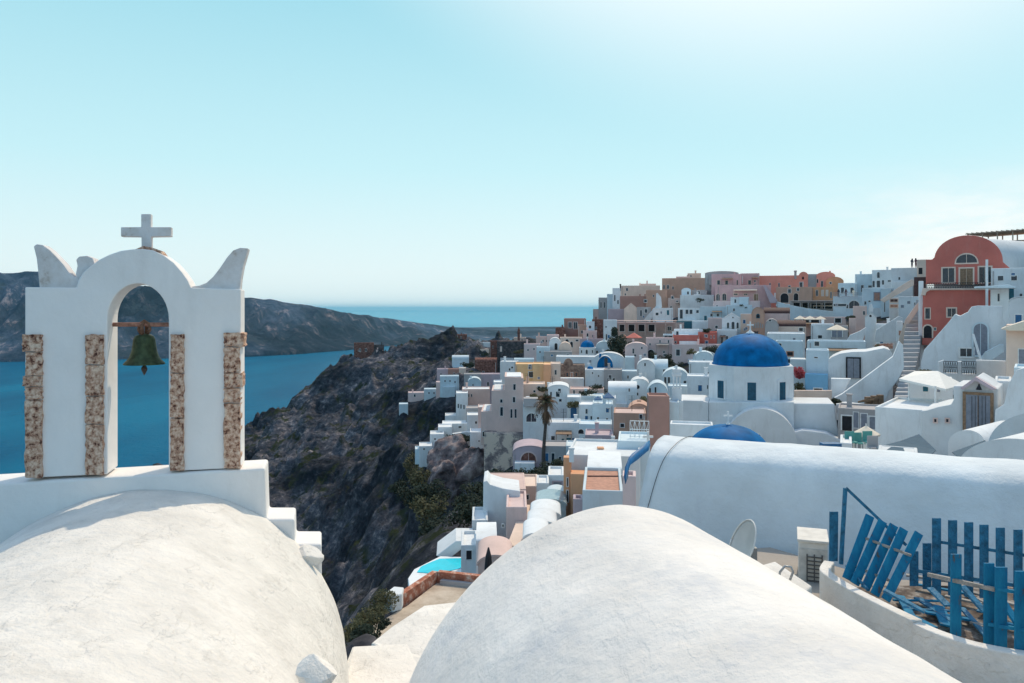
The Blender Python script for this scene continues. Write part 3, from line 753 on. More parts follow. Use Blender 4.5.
for i in range(22):
    th = R(-20 + 108*i/21); ox, oz = prof_long(th)
    q = Lp + lu*(.45 - .36*i/21 + .26*(oz+1.9)/1.9) - ln*(ox*1.012); q.z += oz + .008; pts.append(q)
wr.tube(pts, .0045, 6)
tag(wr.build('cable', M['ir'], loc=pts[0]), 'thin dark cable running down over the left end of the long vault', 'cable')
# lower roof deck between the vaults (where the dish and the air conditioner stand)
dk = MB(); dk.prism([at(640, 560, 9.6), at(770, 545, 9.95), at(905, 560, 8.2)+Vector((0, .6, 0)), Vector((9, 8.0, H-3.12)), Vector((9, 0, H-3.12)), Vector((2.2, 0, H-3.12)), Vector((1.2, 7, H-3.12))], (0, 0, -1.5))
for v in dk.v: v.z = H-3.12 if v.z > H-4 else H-4.6
tag(dk.build('roof_deck', plaster('dusty_concrete', (.38, .34, .30), dirt=.4, dirtc=(.2, .15, .12)), loc=Vector((4, 7, H-3.12))), 'dusty flat roof deck between the curved roofs', 'roof deck')
# ------------------------------------------------------------ dish, air conditioner, antenna bits
dish = empty('satellite_dish', at(752, 562, 7.4), 'pale satellite dish on a short bracket behind the middle vault', 'satellite dish')
mb = MB(); dc = at(746, 547, 7.4); fwd = Vector((-.93, -.16, .40)).normalized(); a1 = fwd.cross(Vector((0, 0, 1))).normalized(); a2 = a1.cross(fwd)
vv = []; ffs = []; nr, na = 7, 32
for side in (0, 1):
    for i in range(nr+1):
        r_ = .245*i/nr
        for k in range(na):
            vv.append(dc + (a1*math.cos(2*PI*k/na)*.86 + a2*math.sin(2*PI*k/na)*1.05)*r_ + fwd*(.05*(i/nr)**2 - (.008 if side else 0)))
for side in (0, 1):
    o_ = side*(nr+1)*na
    for i in range(nr):
        for k in range(na): ffs.append((o_+i*na+k, o_+(i+1)*na+k, o_+(i+1)*na+(k+1) % na, o_+i*na+(k+1) % na))
for k in range(na): ffs.append((nr*na+k, (2*nr+1)*na+k, (2*nr+1)*na+(k+1) % na, nr*na+(k+1) % na))
mb.add(vv, ffs)
dm_ = simple('dish_paint', (.52, .52, .50), rough=.5, var=.12)
mb.build('reflector', dm_, dish, smooth=True)
mb = MB(); mb.tube([dc + (a1*math.cos(2*PI*k/32)*.86 + a2*math.sin(2*PI*k/32)*1.05)*.245 + fwd*.05 for k in range(33)], .008, 6); mb.build('rim', simple('dish_rim', (.62, .62, .60), rough=.4), dish, smooth=True)
mb = MB(); mb.tube([dc - fwd*.01, dc - fwd*.07 + Vector((.03, 0, -.03)), at(752, 575, 7.4)], .016, 8); mb.box(dc - fwd*.07 + Vector((.015, 0, -.11)), .05, .06, .13)
mb.build('bracket', simple('grey_steel', (.25, .26, .27), rough=.5, metal=.5), dish)
mb = MB(); mb.tube([dc - a2*.2, dc - a2*.12 + fwd*.26], .008, 6); mb.lathe(dc - a2*.12 + fwd*.26, [(.02, -.02), (.028, 0), (.02, .04)], 12)
mb.build('feed_arm', dm_, dish)

acu = Vector((math.cos(R(-38)), math.sin(R(-38)), 0)); an = Vector((-acu.y, acu.x, 0))
ac = empty('air_conditioner', at(810, 590, 8.6), 'white air conditioner unit with fan grille standing beside the low curved wall', 'air conditioner')
c_ = at(813, 592, 8.75); hgt = zat(543, 8.6) - c_.z
mat_ac = simple('ac_casing', (.66, .63, .58), rough=.5, var=.12, scale=9)
AU = Vector((math.cos(R(-20)), math.sin(R(-20)), 0)); AN = Vector((-AU.y, AU.x, 0))
mb = MB(); mb.box(c_ + AN*.2, .31, .50, hgt-.03, AU); mb.build('casing', mat_ac, ac, bevel=.01)
mb = MB(); mb.box(c_ + AN*.2 + Vector((0, 0, hgt-.028)), .34, .54, .03, AU); mb.build('lid', mat_ac, ac, bevel=.006)
pn = MB(); pn.prism([c_ - AN*.05 + AU*(-.15) + Vector((0, 0, .02)), c_ - AN*.05 + AU*.15 + Vector((0, 0, .02)), c_ - AN*.05 + AU*.15 + Vector((0, 0, hgt-.1)), c_ - AN*.05 + AU*(-.15) + Vector((0, 0, hgt-.1))], -AN*.008); pn.build('front_panel', simple('ac_panel', (.50, .49, .46), rough=.5, var=.2, scale=12), ac)
g_ = MB(); fc = c_ - AN*.068
for i in range(9): g_.bar(fc + AU*-.0 + Vector((0, 0, .06+i*.045)) - AU*.06, fc + Vector((0, 0, .06+i*.045)) + AU*.09, .012, .012, AN)
for sx_ in (-.065, .012, .095): g_.bar(fc + AU*sx_ + Vector((0, 0, .03)), fc + AU*sx_ + Vector((0, 0, .45)), .014, .014, AN)
g_.build('grille', simple('dark_plastic', (.10, .10, .10), rough=.5), ac)
for j in (-1, 1):
    mb = MB(); mb.box(c_ + AN*(.2+j*.2) + Vector((0, 0, -.09)), .28, .05, .09, AU); mb.build('foot', M['ir'], ac)
sk_ = MB(); sk_.prism([at(757, 566, 7.9), at(775, 561, 8.1), at(812, 586, 7.6), at(800, 596, 7.2), at(778, 588, 7.2)], (0, 0, -.3))
tag(sk_.build('skylight_curb', M['wn'], loc=at(780, 575, 7.7), bevel=.015), 'low white skylight edge between the dish and the air conditioner', 'skylight')
hn = MB(); hn.tube([at(779, 580, 7.5), at(780, 572, 7.5), at(785, 566, 7.5), at(791, 567, 7.5), at(793, 572, 7.5), at(790, 580, 7.5)], .012, 8)
tag(hn.build('metal_hoop', simple('grey_pipe', (.35, .36, .37), rough=.4, metal=.4), loc=at(786, 580, 7.5), smooth=True), 'small bent metal hoop standing on the skylight edge', 'hoop')

# ------------------------------------------------------------ curved planter wall and broken blue fence
ZW = H - 2.75
def onw(px, py, dz=0): # point at wall-top height
    Y = (H - ZW)*F/(py - HY); return Vector(((px-512)/F*Y, Y, ZW + dz))
def wall_strip(name, pts, label, hgt, th=.11):
    P = [onw(*p) for p in pts]; mb = MB(); L = []; Q = []
    for i, p in enumerate(P):
        d = (P[min(i+1, len(P)-1)] - P[max(i-1, 0)]).normalized(); nn = Vector((-d.y, d.x, 0))
        L.append(p); Q.append(p + nn*th)
    dn = Vector((0, 0, -hgt)); n = len(P)
    for i in range(n-1):
        k = len(mb.v)
        mb.v += [L[i], L[i+1], Q[i+1], Q[i], L[i]+dn, L[i+1]+dn, Q[i+1]+dn, Q[i]+dn]
        mb.f += [(k, k+1, k+2, k+3), (k, k+4, k+5, k+1), (k+3, k+2, k+6, k+7)]; mb.m += [0]*3
    mb.f += [(0, 3, 7, 4)]; k = len(mb.v)-8; mb.f += [(k+1, k+5, k+6, k+2)]; mb.m += [0]*2
    return tag(mb.build(name, M['wn'], loc=P[0]+dn, merge=True, bevel=.012), label, 'low wall')
def crv(pts, n=6):
    out = []
    for i in range(len(pts)-1):
        p0 = pts[max(i-1, 0)]; p1 = pts[i]; p2 = pts[i+1]; p3 = pts[min(i+2, len(pts)-1)]
        for k in range(n):
            t = k/n
            out.append(tuple(.5*((2*b) + (-a+c)*t + (2*a-5*b+4*c-d)*t*t + (-a+3*b-3*c+d)*t**3) for a, b, c, d in zip(p0, p1, p2, p3)))
    return out + [pts[-1]]
wall_strip('low_wall', crv([(824, 560), (819.5, 567), (823, 573), (838, 583), (860, 595), (886, 608), (913, 621)]), 'curved low white wall under the leaning blue panel', .95)
wall_strip('low_wall', crv([(912, 623), (935, 633), (968, 644), (1000, 651), (1030, 656), (1110, 668)]), 'straighter low white wall under the bright blue front pickets', .95)
fl = MB(); fl.prism([onw(826, 566, -.28), onw(870, 560, -.28), onw(1100, 560, -.28), onw(1100, 660, -.28), onw(1000, 640, -.28), onw(930, 622, -.28), onw(870, 595, -.28), onw(835, 577, -.28)], (0, 0, -.08))
tag(fl.build('planter_floor', patchy('dry_soil_floor', (.07, .055, .05), (.15, .12, .10), (.36, .33, .30), 7, bump=.6, bdist=.02), loc=onw(930, 600, -.3)), 'dusty floor behind the low walls littered with broken boards', 'floor', kind='structure')

PK = M['pk']; PKD = M['bl']
slatmats = [PK, simple('picket_blue_weathered', (.02, .15, .27), rough=.6, var=.4, scale=18, bump=.5, bscale=40)]
def slat(parent, x0, y0, Y0, x1, y1, Y1, wpx, mat, t=.018, name='slat', label=None, side=(1, 0, 0)):
    a, b = at(x0, y0, Y0), at(x1, y1, Y1); w = wpx*(Y0+Y1)/2/F
    mb = MB(); mb.bar(a, b, w, t, side)
    o = mb.build(name, mat, parent, loc=None if parent else a, bevel=.003)
    if label: tag(o, label, 'board')
    return o
# rear fence
rf = empty('picket_fence', at(975, 590, 7.7), 'upright dark blue picket fence standing in shade against the long vault', 'fence')
for (u, yt) in [(936.5, 518), (952.6, 520), (968.7, 522), (984, 524.5), (1000.3, 527.5), (1018, 529.5), (1036, 532), (1054, 535)]:
    Yq = 7.75 - (u-936)*.006
    slat(rf, u, 594 + (u-936)*.08, Yq, u, yt, Yq, 8.6, slatmats[1])
mb = MB(); mb.bar(at(938, 541.5, 7.78), at(1062, 561, 7.05), .03, .022, (0, 0, 1)); mb.build('rail', slatmats[1], rf)
mb = MB(); mb.bar(at(912, 570, 7.9), at(1062, 592, 7.05), .035, .022, (0, 0, 1)); mb.build('rail', slatmats[1], rf)
for (u, yt, yb) in [(914, 551, 586), (927, 543, 589)]: slat(rf, u, yb, 7.9, u, yt, 7.9, 8.4, slatmats[1])
# leaning panel
lp = empty('leaning_fence_panel', at(868, 595, 7.6), 'broken blue fence panel of five slats leaning to the right', 'fence panel')
for (xt, yt, xb, yb) in [(870, 515.6, 846.5, 579), (882.7, 521, 854.5, 584), (894, 525, 865, 589), (904, 529, 874.5, 595), (919, 533, 885.5, 600)]:
    q = (yb-579)/21*.35
    slat(lp, xb, yb, 7.75-q, xt, yt, 7.95-q, 8.8, PK)
for (a_, b_) in [((866, 538.5), (911, 555.5)), ((848, 563.5), (893, 582))]:
    mb = MB(); mb.bar(at(a_[0], a_[1], 7.86), at(b_[0], b_[1], 7.48), .022, .02, (0, 0, 1)); mb.build('rail', M['gw'], lp)
# front pickets
ff_ = empty('front_pickets', at(985, 648, 6.25), 'bright blue sunlit pickets nearest the viewer on the low wall', 'fence')
for (u, yt, yb, w) in [(956, 554, 636, 10.5), (989, 563, 648, 10), (1001, 567, 650, 12), (1021, 571, 653, 12), (1039, 575, 655, 12)]:
    Yq = 6.55 - (u-956)*.006
    slat(ff_, u-.4, yb, Yq, u, yt, Yq, w, PK, t=.02)
mb = MB(); mb.bar(at(928, 574.5, 6.72), at(995, 589.5, 6.28), .032, .028, (0, 0, 1)); mb.build('rail', M['gw'], ff_)
mb = MB(); mb.bar(at(993, 588.5, 6.30), at(1050, 597, 6.05), .026, .022, (0, 0, 1)); mb.build('rail', PK, ff_)
mb = MB(); mb.bar(at(988, 624, 6.34), at(1050, 634.5, 6.0), .028, .02, (0, 0, 1)); mb.build('rail', PK, ff_)
# post with brace, single board
gp_ = empty('gate_post', at(841, 560, 8.0), 'thin blue gate post with a long diagonal brace', 'post')
mb = MB(); mb.bar(at(841, 564, 8.0), at(845.3, 488, 8.0), .034, .034); mb.build('post', slatmats[1], gp_)
mb = MB(); mb.bar(at(846, 488, 8.0), at(906, 545, 7.9), .03, .025, (0, 0, 1)); mb.build('brace', slatmats[1], gp_)
tag(slat(None, 833.3, 561, 8.1, 833.8, 511.5, 8.1, 8.6, slatmats[1], name='upright_board'), 'single upright dark blue board at the left end of the broken fence', 'board')
tag(slat(None, 846, 566, 7.9, 868, 590, 7.5, 3, slatmats[1], name='wooden_strip', side=(0, 0, 1)), 'short blue strip fallen at the foot of the gate post', 'board')
rr_ = random.Random(4)
deb = [((1000, 622), (1026, 628), 6, 0, 'short blue board between the twin pickets and the rightmost one'), ((930, 588), (948, 606), 8, 1, 'dark blue slat slumped against the low rear picket'), ((976, 598), (1012, 616), 5, 2, 'thin grey lath lying across the planter behind the paired pickets'), ((915, 584), (968, 594), 6, 0, 'blue slat lying flat at the foot of the tall rear pickets'), ((980, 612), (1000, 596), 7, 0, 'blue board pointing up to the right behind the paired pickets'), ((884, 590), (925, 612), 9, 1, 'dark blue board lying face down behind the leaning panel'), ((900, 596), (912, 618), 9, 0, 'short blue board lying across the others below the leaning panel'), ((945, 596), (982, 604), 7, 2, 'grey plank lying between the first front picket and the rear fence'), ((925, 612), (972, 620), 8, 0, 'blue board lying lengthwise just left of the first front picket'), ((972, 622), (1000, 632), 9, 2, 'grey broken plank at the foot of the paired pickets'), ((1002, 600), (1028, 640), 10, 1, 'blue board fallen aslant behind the rightmost front picket'), ((893, 600), (943, 601), 3, 0, 'dark blue stick lying level behind the low wall, farther of two'), ((906, 609), (950, 611), 3.5, 0, 'dark blue stick lying level behind the low wall, nearer of two'),
       ((918, 598), (954, 622), 10, 0, 'wide blue board lying flat between the leaning panel and the front pickets'), ((905, 612), (935, 628), 7, 0, 'short blue board lying along the inner edge of the low wall'),
       ((938, 606), (947, 626), 12, 0, 'stubby blue board lying crosswise beside the first front picket'), ((962, 586), (985, 612), 8, 1, 'blue board slumped diagonally between the front pickets'),
       ((962, 608), (990, 640), 6, 0, 'narrow blue board lying behind the paired front pickets'), ((906, 575), (955, 582), 9, 2, 'grey plank lying at the foot of the rear fence'), ((965, 590), (1020, 606), 9, 2, 'grey plank lying behind the front rail')]
for (p0, p1, w, md, lab) in deb:
    if md == 1: a, b = at(p0[0], p0[1], 6.9), at(p1[0], p1[1], 6.7)
    else:
        Yf = lambda y: (2.75+.22)*F/(y+0-HY)
        a, b = at(p0[0], p0[1], Yf(p0[1])), at(p1[0], p1[1], Yf(p1[1]))
    mb = MB(); d_ = (b-a).normalized(); mb.bar(a, b, w*7.2/F, .02, Vector((d_.y, -d_.x, .1)))
    tag(mb.build('loose_board', M['gw'] if md == 2 else slatmats[rr_.randint(0, 1)], loc=a, bevel=.003), lab, 'board', 'loose boards behind the low wall')

# ------------------------------------------------------------ flat tan terrace, pool terrace, near houses
M['tc'] = patchy('tan_roof_screed', (.30, .24, .19), (.46, .38, .30), (.58, .50, .41), .9, bump=.5, bdist=.03)
M['brk'] = patchy('old_brick', (.25, .09, .06), (.42, .16, .10), (.62, .48, .40), 3.5, bump=.7, bdist=.04)
ZT = H - 9.2
def onz(px, py, z):
    Y = (H-z)*F/(py-HY); return Vector(((px-512)/F*Y, Y, z))
tt = empty('flat_roof', onz(430, 610, ZT), 'flat tan rooftop edged on two sides with a low brick wall', 'flat roof')
fp = [(366, 634), (372, 626), (407, 606), (437, 583), (500, 588), (520, 600), (470, 650), (395, 645), (371, 643)]
mb = MB(); mb.prism([onz(x, y, ZT) for x, y in fp], (0, 0, -4)); mb.build('roof_slab', M['tc'], tt)
def lowwall(name, parent, pts, z, hgt, th, mat, dn=.0):
    mb = MB(); P = [onz(x, y, z) for x, y in pts]
    for i in range(len(P)-1):
        d = (P[i+1]-P[i]).normalized(); nn = Vector((-d.y, d.x, 0))
        mb.prism([P[i]+Vector((0, 0, -dn)), P[i+1]+Vector((0, 0, -dn)), P[i+1]+nn*th+Vector((0, 0, -dn)), P[i]+nn*th+Vector((0, 0, -dn))], (0, 0, hgt+dn))
    return mb.build(name, mat, parent)
lowwall('brick_wall', tt, [(403, 606), (437.5, 582)], ZT, .36, .2, M['brk'], 1.5)
lowwall('brick_wall', tt, [(437.5, 582.5), (492, 588.5)], ZT, .36, .2, M['brk'], .2)
lowwall('lower_ledge', tt, [(440, 584.5), (492, 590.5)], ZT, .14, .22, M['g'])

ZPl = H - 13.4
M['pool'] = simple('pool_water', (.01, .58, .72), rough=.12, var=.12, scale=1.5, bump=.1, bscale=3)
pt_ = empty('swimming_pool', onz(440, 570, ZPl), 'small bright turquoise pool with white rim on the cliff edge', 'pool')
mb = MB(); rim = [(409, 586), (408, 578), (414, 569), (428, 562), (440, 556), (478, 557), (474, 573), (430, 576)]
outer = [onz(x, y, ZPl) for x, y in rim]; mb.prism(outer, (0, 0, -3.2)); mb.build('basin', M['w'], pt_, bevel=.05)
mb = MB(); mb.prism([onz(x, y, ZPl+.03) for x, y in [(417, 572), (421, 566.5), (431, 562), (440, 558.5), (462, 558), (461, 568), (448, 571), (430, 573)]], (0, 0, -.02)); mb.build('water', M['pool'], pt_)
# ------------------------------------------------------------ the village
COLK = {'b': 'bl', 't': 'tl', 'g': 'gd', 'k': 'k', 'x': 'bk', 'w': 'wf', 'r': 'te', 'd': 'wd'}
def opening(parent, pl, spec, base_back=0.0):
    """one window or door on the plane, standing a few cm proud: surround with a set-back pane"""
    kind = spec[0]; v = spec[1:].split(','); cx, cy, w, h = map(float, v[:4])
    col = v[4] if len(v) > 4 else ('k' if kind in 'wao' else 'g'); fcol = v[5] if len(v) > 5 else None
    px2 = pl.hit(cx, cy).y/F
    W_, Hh = w*px2, h*px2
    c = pl.hit(cx, cy); u = pl.u; n = pl.n; z0 = c.z - Hh/2
    arch = kind in 'aA'
    def shape(hw, h0, h1, back):
        if kind == 'o':
            return [c + u*hw*math.cos(2*PI*i/14) + Vector((0, 0, hw*math.sin(2*PI*i/14))) + n*back for i in range(14)]
        pts = [c - u*hw + n*back, c + u*hw + n*back]
        pts[0].z = pts[1].z = z0 + h0
        if arch:
            sp = z0 + h1 - min(hw, (h1-h0)*.9)
            for i in range(11):
                a = PI*i/10; q = c + u*hw*math.cos(a) + n*back; q.z = sp + min(hw, (h1-h0)*.9)*math.sin(a); pts.append(q)
        else:
            for sg in (1, -1):
                q = c + u*hw*sg + n*back; q.z = z0 + h1; pts.append(q)
        return pts
    f = max(.05, min(.14, W_*.16)) if not fcol else max(.09, min(.2, W_*.2))
    name = 'door' if kind in 'dA' else 'window'
    # surround ring
    out = shape(W_/2 + f*.5, (0 if kind in 'dA' else -f*.5), Hh + f*.5, -.045)
    inn = shape(W_/2 - f*.3, (0 if kind in 'dA' else f*.3), Hh - f*.3, -.045)
    mb = MB(); k = len(out); b = 0
    mb.v = out + inn + [p + n*.06 for p in out] + [p + n*.06 for p in inn]
    for i in range(k):
        j = (i+1) % k
        mb.f += [(i, j, k+j, k+i), (i, 2*k+i, 2*k+j, j), (k+i, k+j, 3*k+j, 3*k+i)]; mb.m += [0]*3
    mb.prism([p + n*.025 for p in inn], n*.03, 1)
    if .9 < W_ < 2.4 and kind in 'wa' and col != 'x':     # glazing bars
        a = c - n*.03; mb.bar(Vector((a.x, a.y, z0+f*.3)), Vector((a.x, a.y, z0+Hh-f*.3)), .05, .03, u, 0)
    if W_ > .9 and kind == 'd':      # board joints and meeting stile
        a = c - n*.02; mb.bar(Vector((a.x, a.y, z0)), Vector((a.x, a.y, z0+Hh-f*.3)), .03, .02, u, 0)
    o = mb.build(name, [M[COLK.get(fcol, fcol) if fcol else 'wf'], M[COLK.get(col, col)]], parent)
    return o

def house(x0, x1, yt, yb, Y, d, mat, kind='f', wins='', label='', yaw=0, rise=None, cat='house', name=None, roof=None, top=None, group='houses stepping up the hillside', fdn=None, extra=None):
    """x0..x1: columns of the front wall, yt/yb rows of its top and foot, Y distance, d depth in metres"""
    xc = (x0+x1)/2; a = (xc-512)/F; be = math.atan(a)
    ang = -be + R(yaw); pl = Plane(a*Y, Y, (math.cos(ang), math.sin(ang)))
    s0, s1 = pl.s_of(x0), pl.s_of(x1)
    zt = zat(yt, Y); zb = zat(yb, Y)
    zf = zb - (fdn if fdn is not None else ((7 if xc > 480 or yt < 372 else 1.6) if Y > 60 else 3.5))
    base = pl.pt((s0+s1)/2, zb, d/2)
    if yt > 335 and Y > 60 and d > 4: d = max(4, d*.62)
    root = empty(name or {'v': 'vaulted_house', 'x': 'vaulted_house', 'g': 'gabled_house', 'w': 'terrace_wall', 'b': 'shed'}.get(kind, 'house'), base, label, cat, group)
    rm = M[roof] if roof else M[mat]; wm = M[mat]; W_ = s1-s0; bev = (.13 if mat in ('w', 'wb') else .06) if Y > 60 else .04
    if kind in ('f', 'b'):
        rim = .14; rh = .16 if kind == 'f' else .03; zr = zt - rh
        mb = MB()
        o4 = [pl.pt(s0, 0), pl.pt(s1, 0), pl.pt(s1, 0, d), pl.pt(s0, 0, d)]
        i4 = [pl.pt(s0+rim, 0, rim), pl.pt(s1-rim, 0, rim), pl.pt(s1-rim, 0, d-rim), pl.pt(s0+rim, 0, d-rim)]
        def zz(l, z): return [Vector((p.x, p.y, z)) for p in l]
        mb.v = zz(o4, zf) + zz(o4, zt) + zz(i4, zt) + zz(i4, zr-.1)
        for i in range(4):
            j = (i+1) % 4
            mb.f += [(i, j, 4+j, 4+i), (4+i, 4+j, 8+j, 8+i), (8+i, 8+j, 12+j, 12+i)]; mb.m += [0]*3
        mb.f.append((3, 2, 1, 0)); mb.m.append(0)
        mb.build('wall', wm, root, bevel=bev)
        mb = MB(); e = rim-.02
        mb.prism([pl.pt(s0+e, zr-.08, e), pl.pt(s1-e, zr-.08, e), pl.pt(s1-e, zr-.08, d-e), pl.pt(s0+e, zr-.08, d-e)], (0, 0, .08))
        mb.build('roof', rm, root)
    elif kind == 'w':
        mb = MB(); mb.prism([pl.pt(s0, zf), pl.pt(s1, zf), pl.pt(s1, zt), pl.pt(s0, zt)], pl.n*d)
        mb.build('wall', wm, root, bevel=bev)
    elif kind in 'vg':
        rv = (rise if rise else min(W_*F/Y*.4, (yb-yt)*.6))*Y/F
        zs = zt - rv; n = 18; sc = (s0+s1)/2; hw = W_/2
        if kind == 'v': top_ = [(sc + hw*math.cos(PI*i/n), zs + rv*math.sin(PI*i/n)) for i in range(n+1)]
        else: top_ = [(s1, zs), (sc, zt), (s0, zs)]
        mb = MB(); mb.prism([pl.pt(s0, zf), pl.pt(s1, zf)] + [pl.pt(s, z-.02) for s, z in top_], pl.n*d)
        mb.build('wall', wm, root, bevel=bev*.5)
        t_ = .07; mb = MB(); k = 1 + t_/hw; kz = 1 + t_/rv
        outer = [(sc+(s-sc)*k, zs+(z-zs)*kz) for s, z in top_]
        pts = [pl.pt(s, z, -.05) for s, z in outer] + [pl.pt(s, z-.015, -.05) for s, z in top_[::-1]]
        mb.prism(pts, pl.n*(d+.1)); mb.build('roof', rm, root, auto=40)
    elif kind == 'x':
        rv = (rise if rise else (yb-yt)*.45)*Y/F; zs = zt - rv; n = 16
        mb = MB(); mb.prism([pl.pt(s0, zf), pl.pt(s1, zf), pl.pt(s1, zf, d), pl.pt(s0, zf, d)], (0, 0, zs-zf)); mb.build('wall', wm, root, bevel=0)
        prof_ = [(d/2 - d/2*math.cos(PI*i/n), zs + rv*math.sin(PI*i/n)**.8) for i in range(n+1)]
        mb = MB(); mb.prism([pl.pt(s0+.001, z, b) for b, z in prof_], pl.u*(W_-.002)); mb.build('roof', rm, root, auto=50)
    # small things every roof here has: chimney stub, rain pipe, extra vents
    hr = random.Random(int(x0*31 + yt*17 + Y)); ppm = F/Y
    if Y > 62 and kind in 'fvx' and W_ > 2.5 and (yb-yt) > 6 and mat not in ('gl', 'tl', 'sk'):
        if hr.random() < .45:
            s_ = s0 + W_*hr.uniform(.15, .85); b_ = hr.uniform(.35, .8)*d; hh = hr.uniform(.5, 1.1)
            mb = MB(); c0 = pl.pt(s_, zt-.5 if kind == 'f' else zt-.9, b_); mb.box(c0, .42, .42, hh+.5, pl.u); mb.box(c0 + Vector((0, 0, hh+.5)), .54, .54, .09, pl.u); mb.build('chimney', wm, root)
        if hr.random() < .5:
            s_ = s0 + W_*(.06 if hr.random() < .5 else .94); mb = MB(); mb.tube([pl.pt(s_, zb-1, -.07), pl.pt(s_, zt-(.3 if kind == 'f' else rv+.2), -.07)], .055, 6); mb.build('rain_pipe', M['g'] if hr.random() < .6 else M['wf'], root)
        nw = len(wins.split(';')) if wins else 0
        if hr.random() < .42 and W_ > 4 and kind != 'b':      # raised doorstep terrace along part of the front
            tw_ = W_*hr.uniform(.35, .7); ts = s0 + hr.uniform(0, W_-tw_); th_ = min(hr.uniform(1.0, 2.0), (zt-zb)*.45); dp_ = hr.uniform(.9, 1.8)
            mb = MB(); mb.prism([pl.pt(ts, zb-1.5, -dp_), pl.pt(ts+tw_, zb-1.5, -dp_), pl.pt(ts+tw_, zb-1.5, -.01), pl.pt(ts, zb-1.5, -.01)], (0, 0, th_+1.5))
            mb.build('terrace', M['w'] if hr.random() < .7 else wm, root, bevel=.05)
        if hr.random() < .22 and Y < 160:      # television aerial
            q = pl.pt(s0 + W_*hr.uniform(.2, .8), zt-(.1 if kind == 'f' else rv*.5), d*.5); mb = MB(); hh = hr.uniform(1.3, 2.2)
            mb.bar(q, q + Vector((0, 0, hh)), .05, .05)
            for z_ in (hh-.05, hh-.3, hh-.5): mb.bar(q + Vector((0, 0, z_)) - pl.u*.4, q + Vector((0, 0, z_)) + pl.u*.4, .03, .03, (0, 0, 1))
            mb.build('aerial', M['ir'], root)
        if hr.random() < .16 and W_ > 4 and (zt-zb) > 3:      # thin awning on two poles
            aw = W_*hr.uniform(.3, .5); as_ = s0 + hr.uniform(0, W_-aw); za = zt - min(1.2, (zt-zb)*.3); dp_ = 1.6
            mb = MB(); mb.prism([pl.pt(as_, za-.25, -dp_), pl.pt(as_+aw, za-.25, -dp_), pl.pt(as_+aw, za, -.02), pl.pt(as_, za, -.02)], (0, 0, .07))
            for q in (.06, aw-.06): mb.bar(pl.pt(as_+q, zb-1, -dp_+.08), pl.pt(as_+q, za-.24, -dp_+.08), .07, .07, pl.u)
            mb.build('awning', M[hr.choice(['wd', 'cv', 'gw', 'dr'])], root)
        for _ in range(hr.randint(0, 3) if nw < 3 and (x1-x0) > 11 else 0):
            w_ = hr.uniform(.35, .6); h_ = w_*hr.choice((1, 1.5)); cxp = hr.uniform(x0+2.5, x1-2.5); cyp = hr.uniform(yt + (rv*ppm if kind in 'vx' else 1.5) + 1, max(yt+4, min(yb-1, yt+18)))
            opening(root, pl, 'w%.2f,%.2f,%.2f,%.2f,%s' % (cxp, cyp, w_*ppm, h_*ppm, hr.choice(['k', 'x', 'k', 'g', 'b'])))
    if wins:
        for sp in wins.split(';'):
            if sp: opening(root, pl, sp)
    if extra: extra(root, pl, s0, s1, zt, zb)
    return root, pl

def dome_on(root, pl, cx, ytop, rpx, d, mat, Y, hh=1.0, cross=0, name='dome'):
    r = rpx*Y/F; s = pl.s_of(cx); zt = zat(ytop, Y+d)
    c = pl.pt(s, zt - r*hh, d)
    mb = MB(); mb.lathe(c, [(r*math.cos(PI/2*i/14), r*hh*math.sin(PI/2*i/14)) for i in range(14)] + [(.01, r*hh)], 36)
    dm_ = mb.build(name, M[mat], root, smooth=True)
    if cross: make_cross(root, c + Vector((0, 0, r*hh-.03)), cross, pl.u)
    return c, r
def make_cross(root, p, h, u, mat='wf'):
    mb = MB(); t = h*.13; u = Vector(u)
    mb.bar(p, p + Vector((0, 0, h)), t, t, u); mb.bar(p - u*h*.33 + Vector((0, 0, h*.66)), p - u*t*.5 + Vector((0, 0, h*.66)), t, t*.98, (0, 0, 1))
    mb.bar(p + u*h*.33 + Vector((0, 0, h*.66)), p + u*t*.5 + Vector((0, 0, h*.66)), t, t*.98, (0, 0, 1)); mb.lathe(p - Vector((0, 0, .02)), [(t*1.1, 0), (t*1.1, t), (t*.5, t*1.6)], 10)
    return mb.build('cross', M[mat], root)

def poly(name, pts, Y, th, mat, label, cat, yaw=None, group=None, kind=None, bevel=.05, xc=None):
    """flat-fronted piece of masonry whose outline (px, py) lies on a vertical plane facing the viewer"""
    xs = [p[0] for p in pts]; xc = xc if xc is not None else (min(xs)+max(xs))/2
    a = (xc-512)/F; ang = -math.atan(a) + R(yaw or 0); pl = Plane(a*Y, Y, (math.cos(ang), math.sin(ang)))
    mb = MB(); mb.prism([pl.hit(x, y) for x, y in pts], pl.n*th)
    o = mb.build(name, M[mat], loc=pl.hit(xc, max(p[1] for p in pts)), bevel=bevel)
    return tag(o, label, cat, group, kind), pl

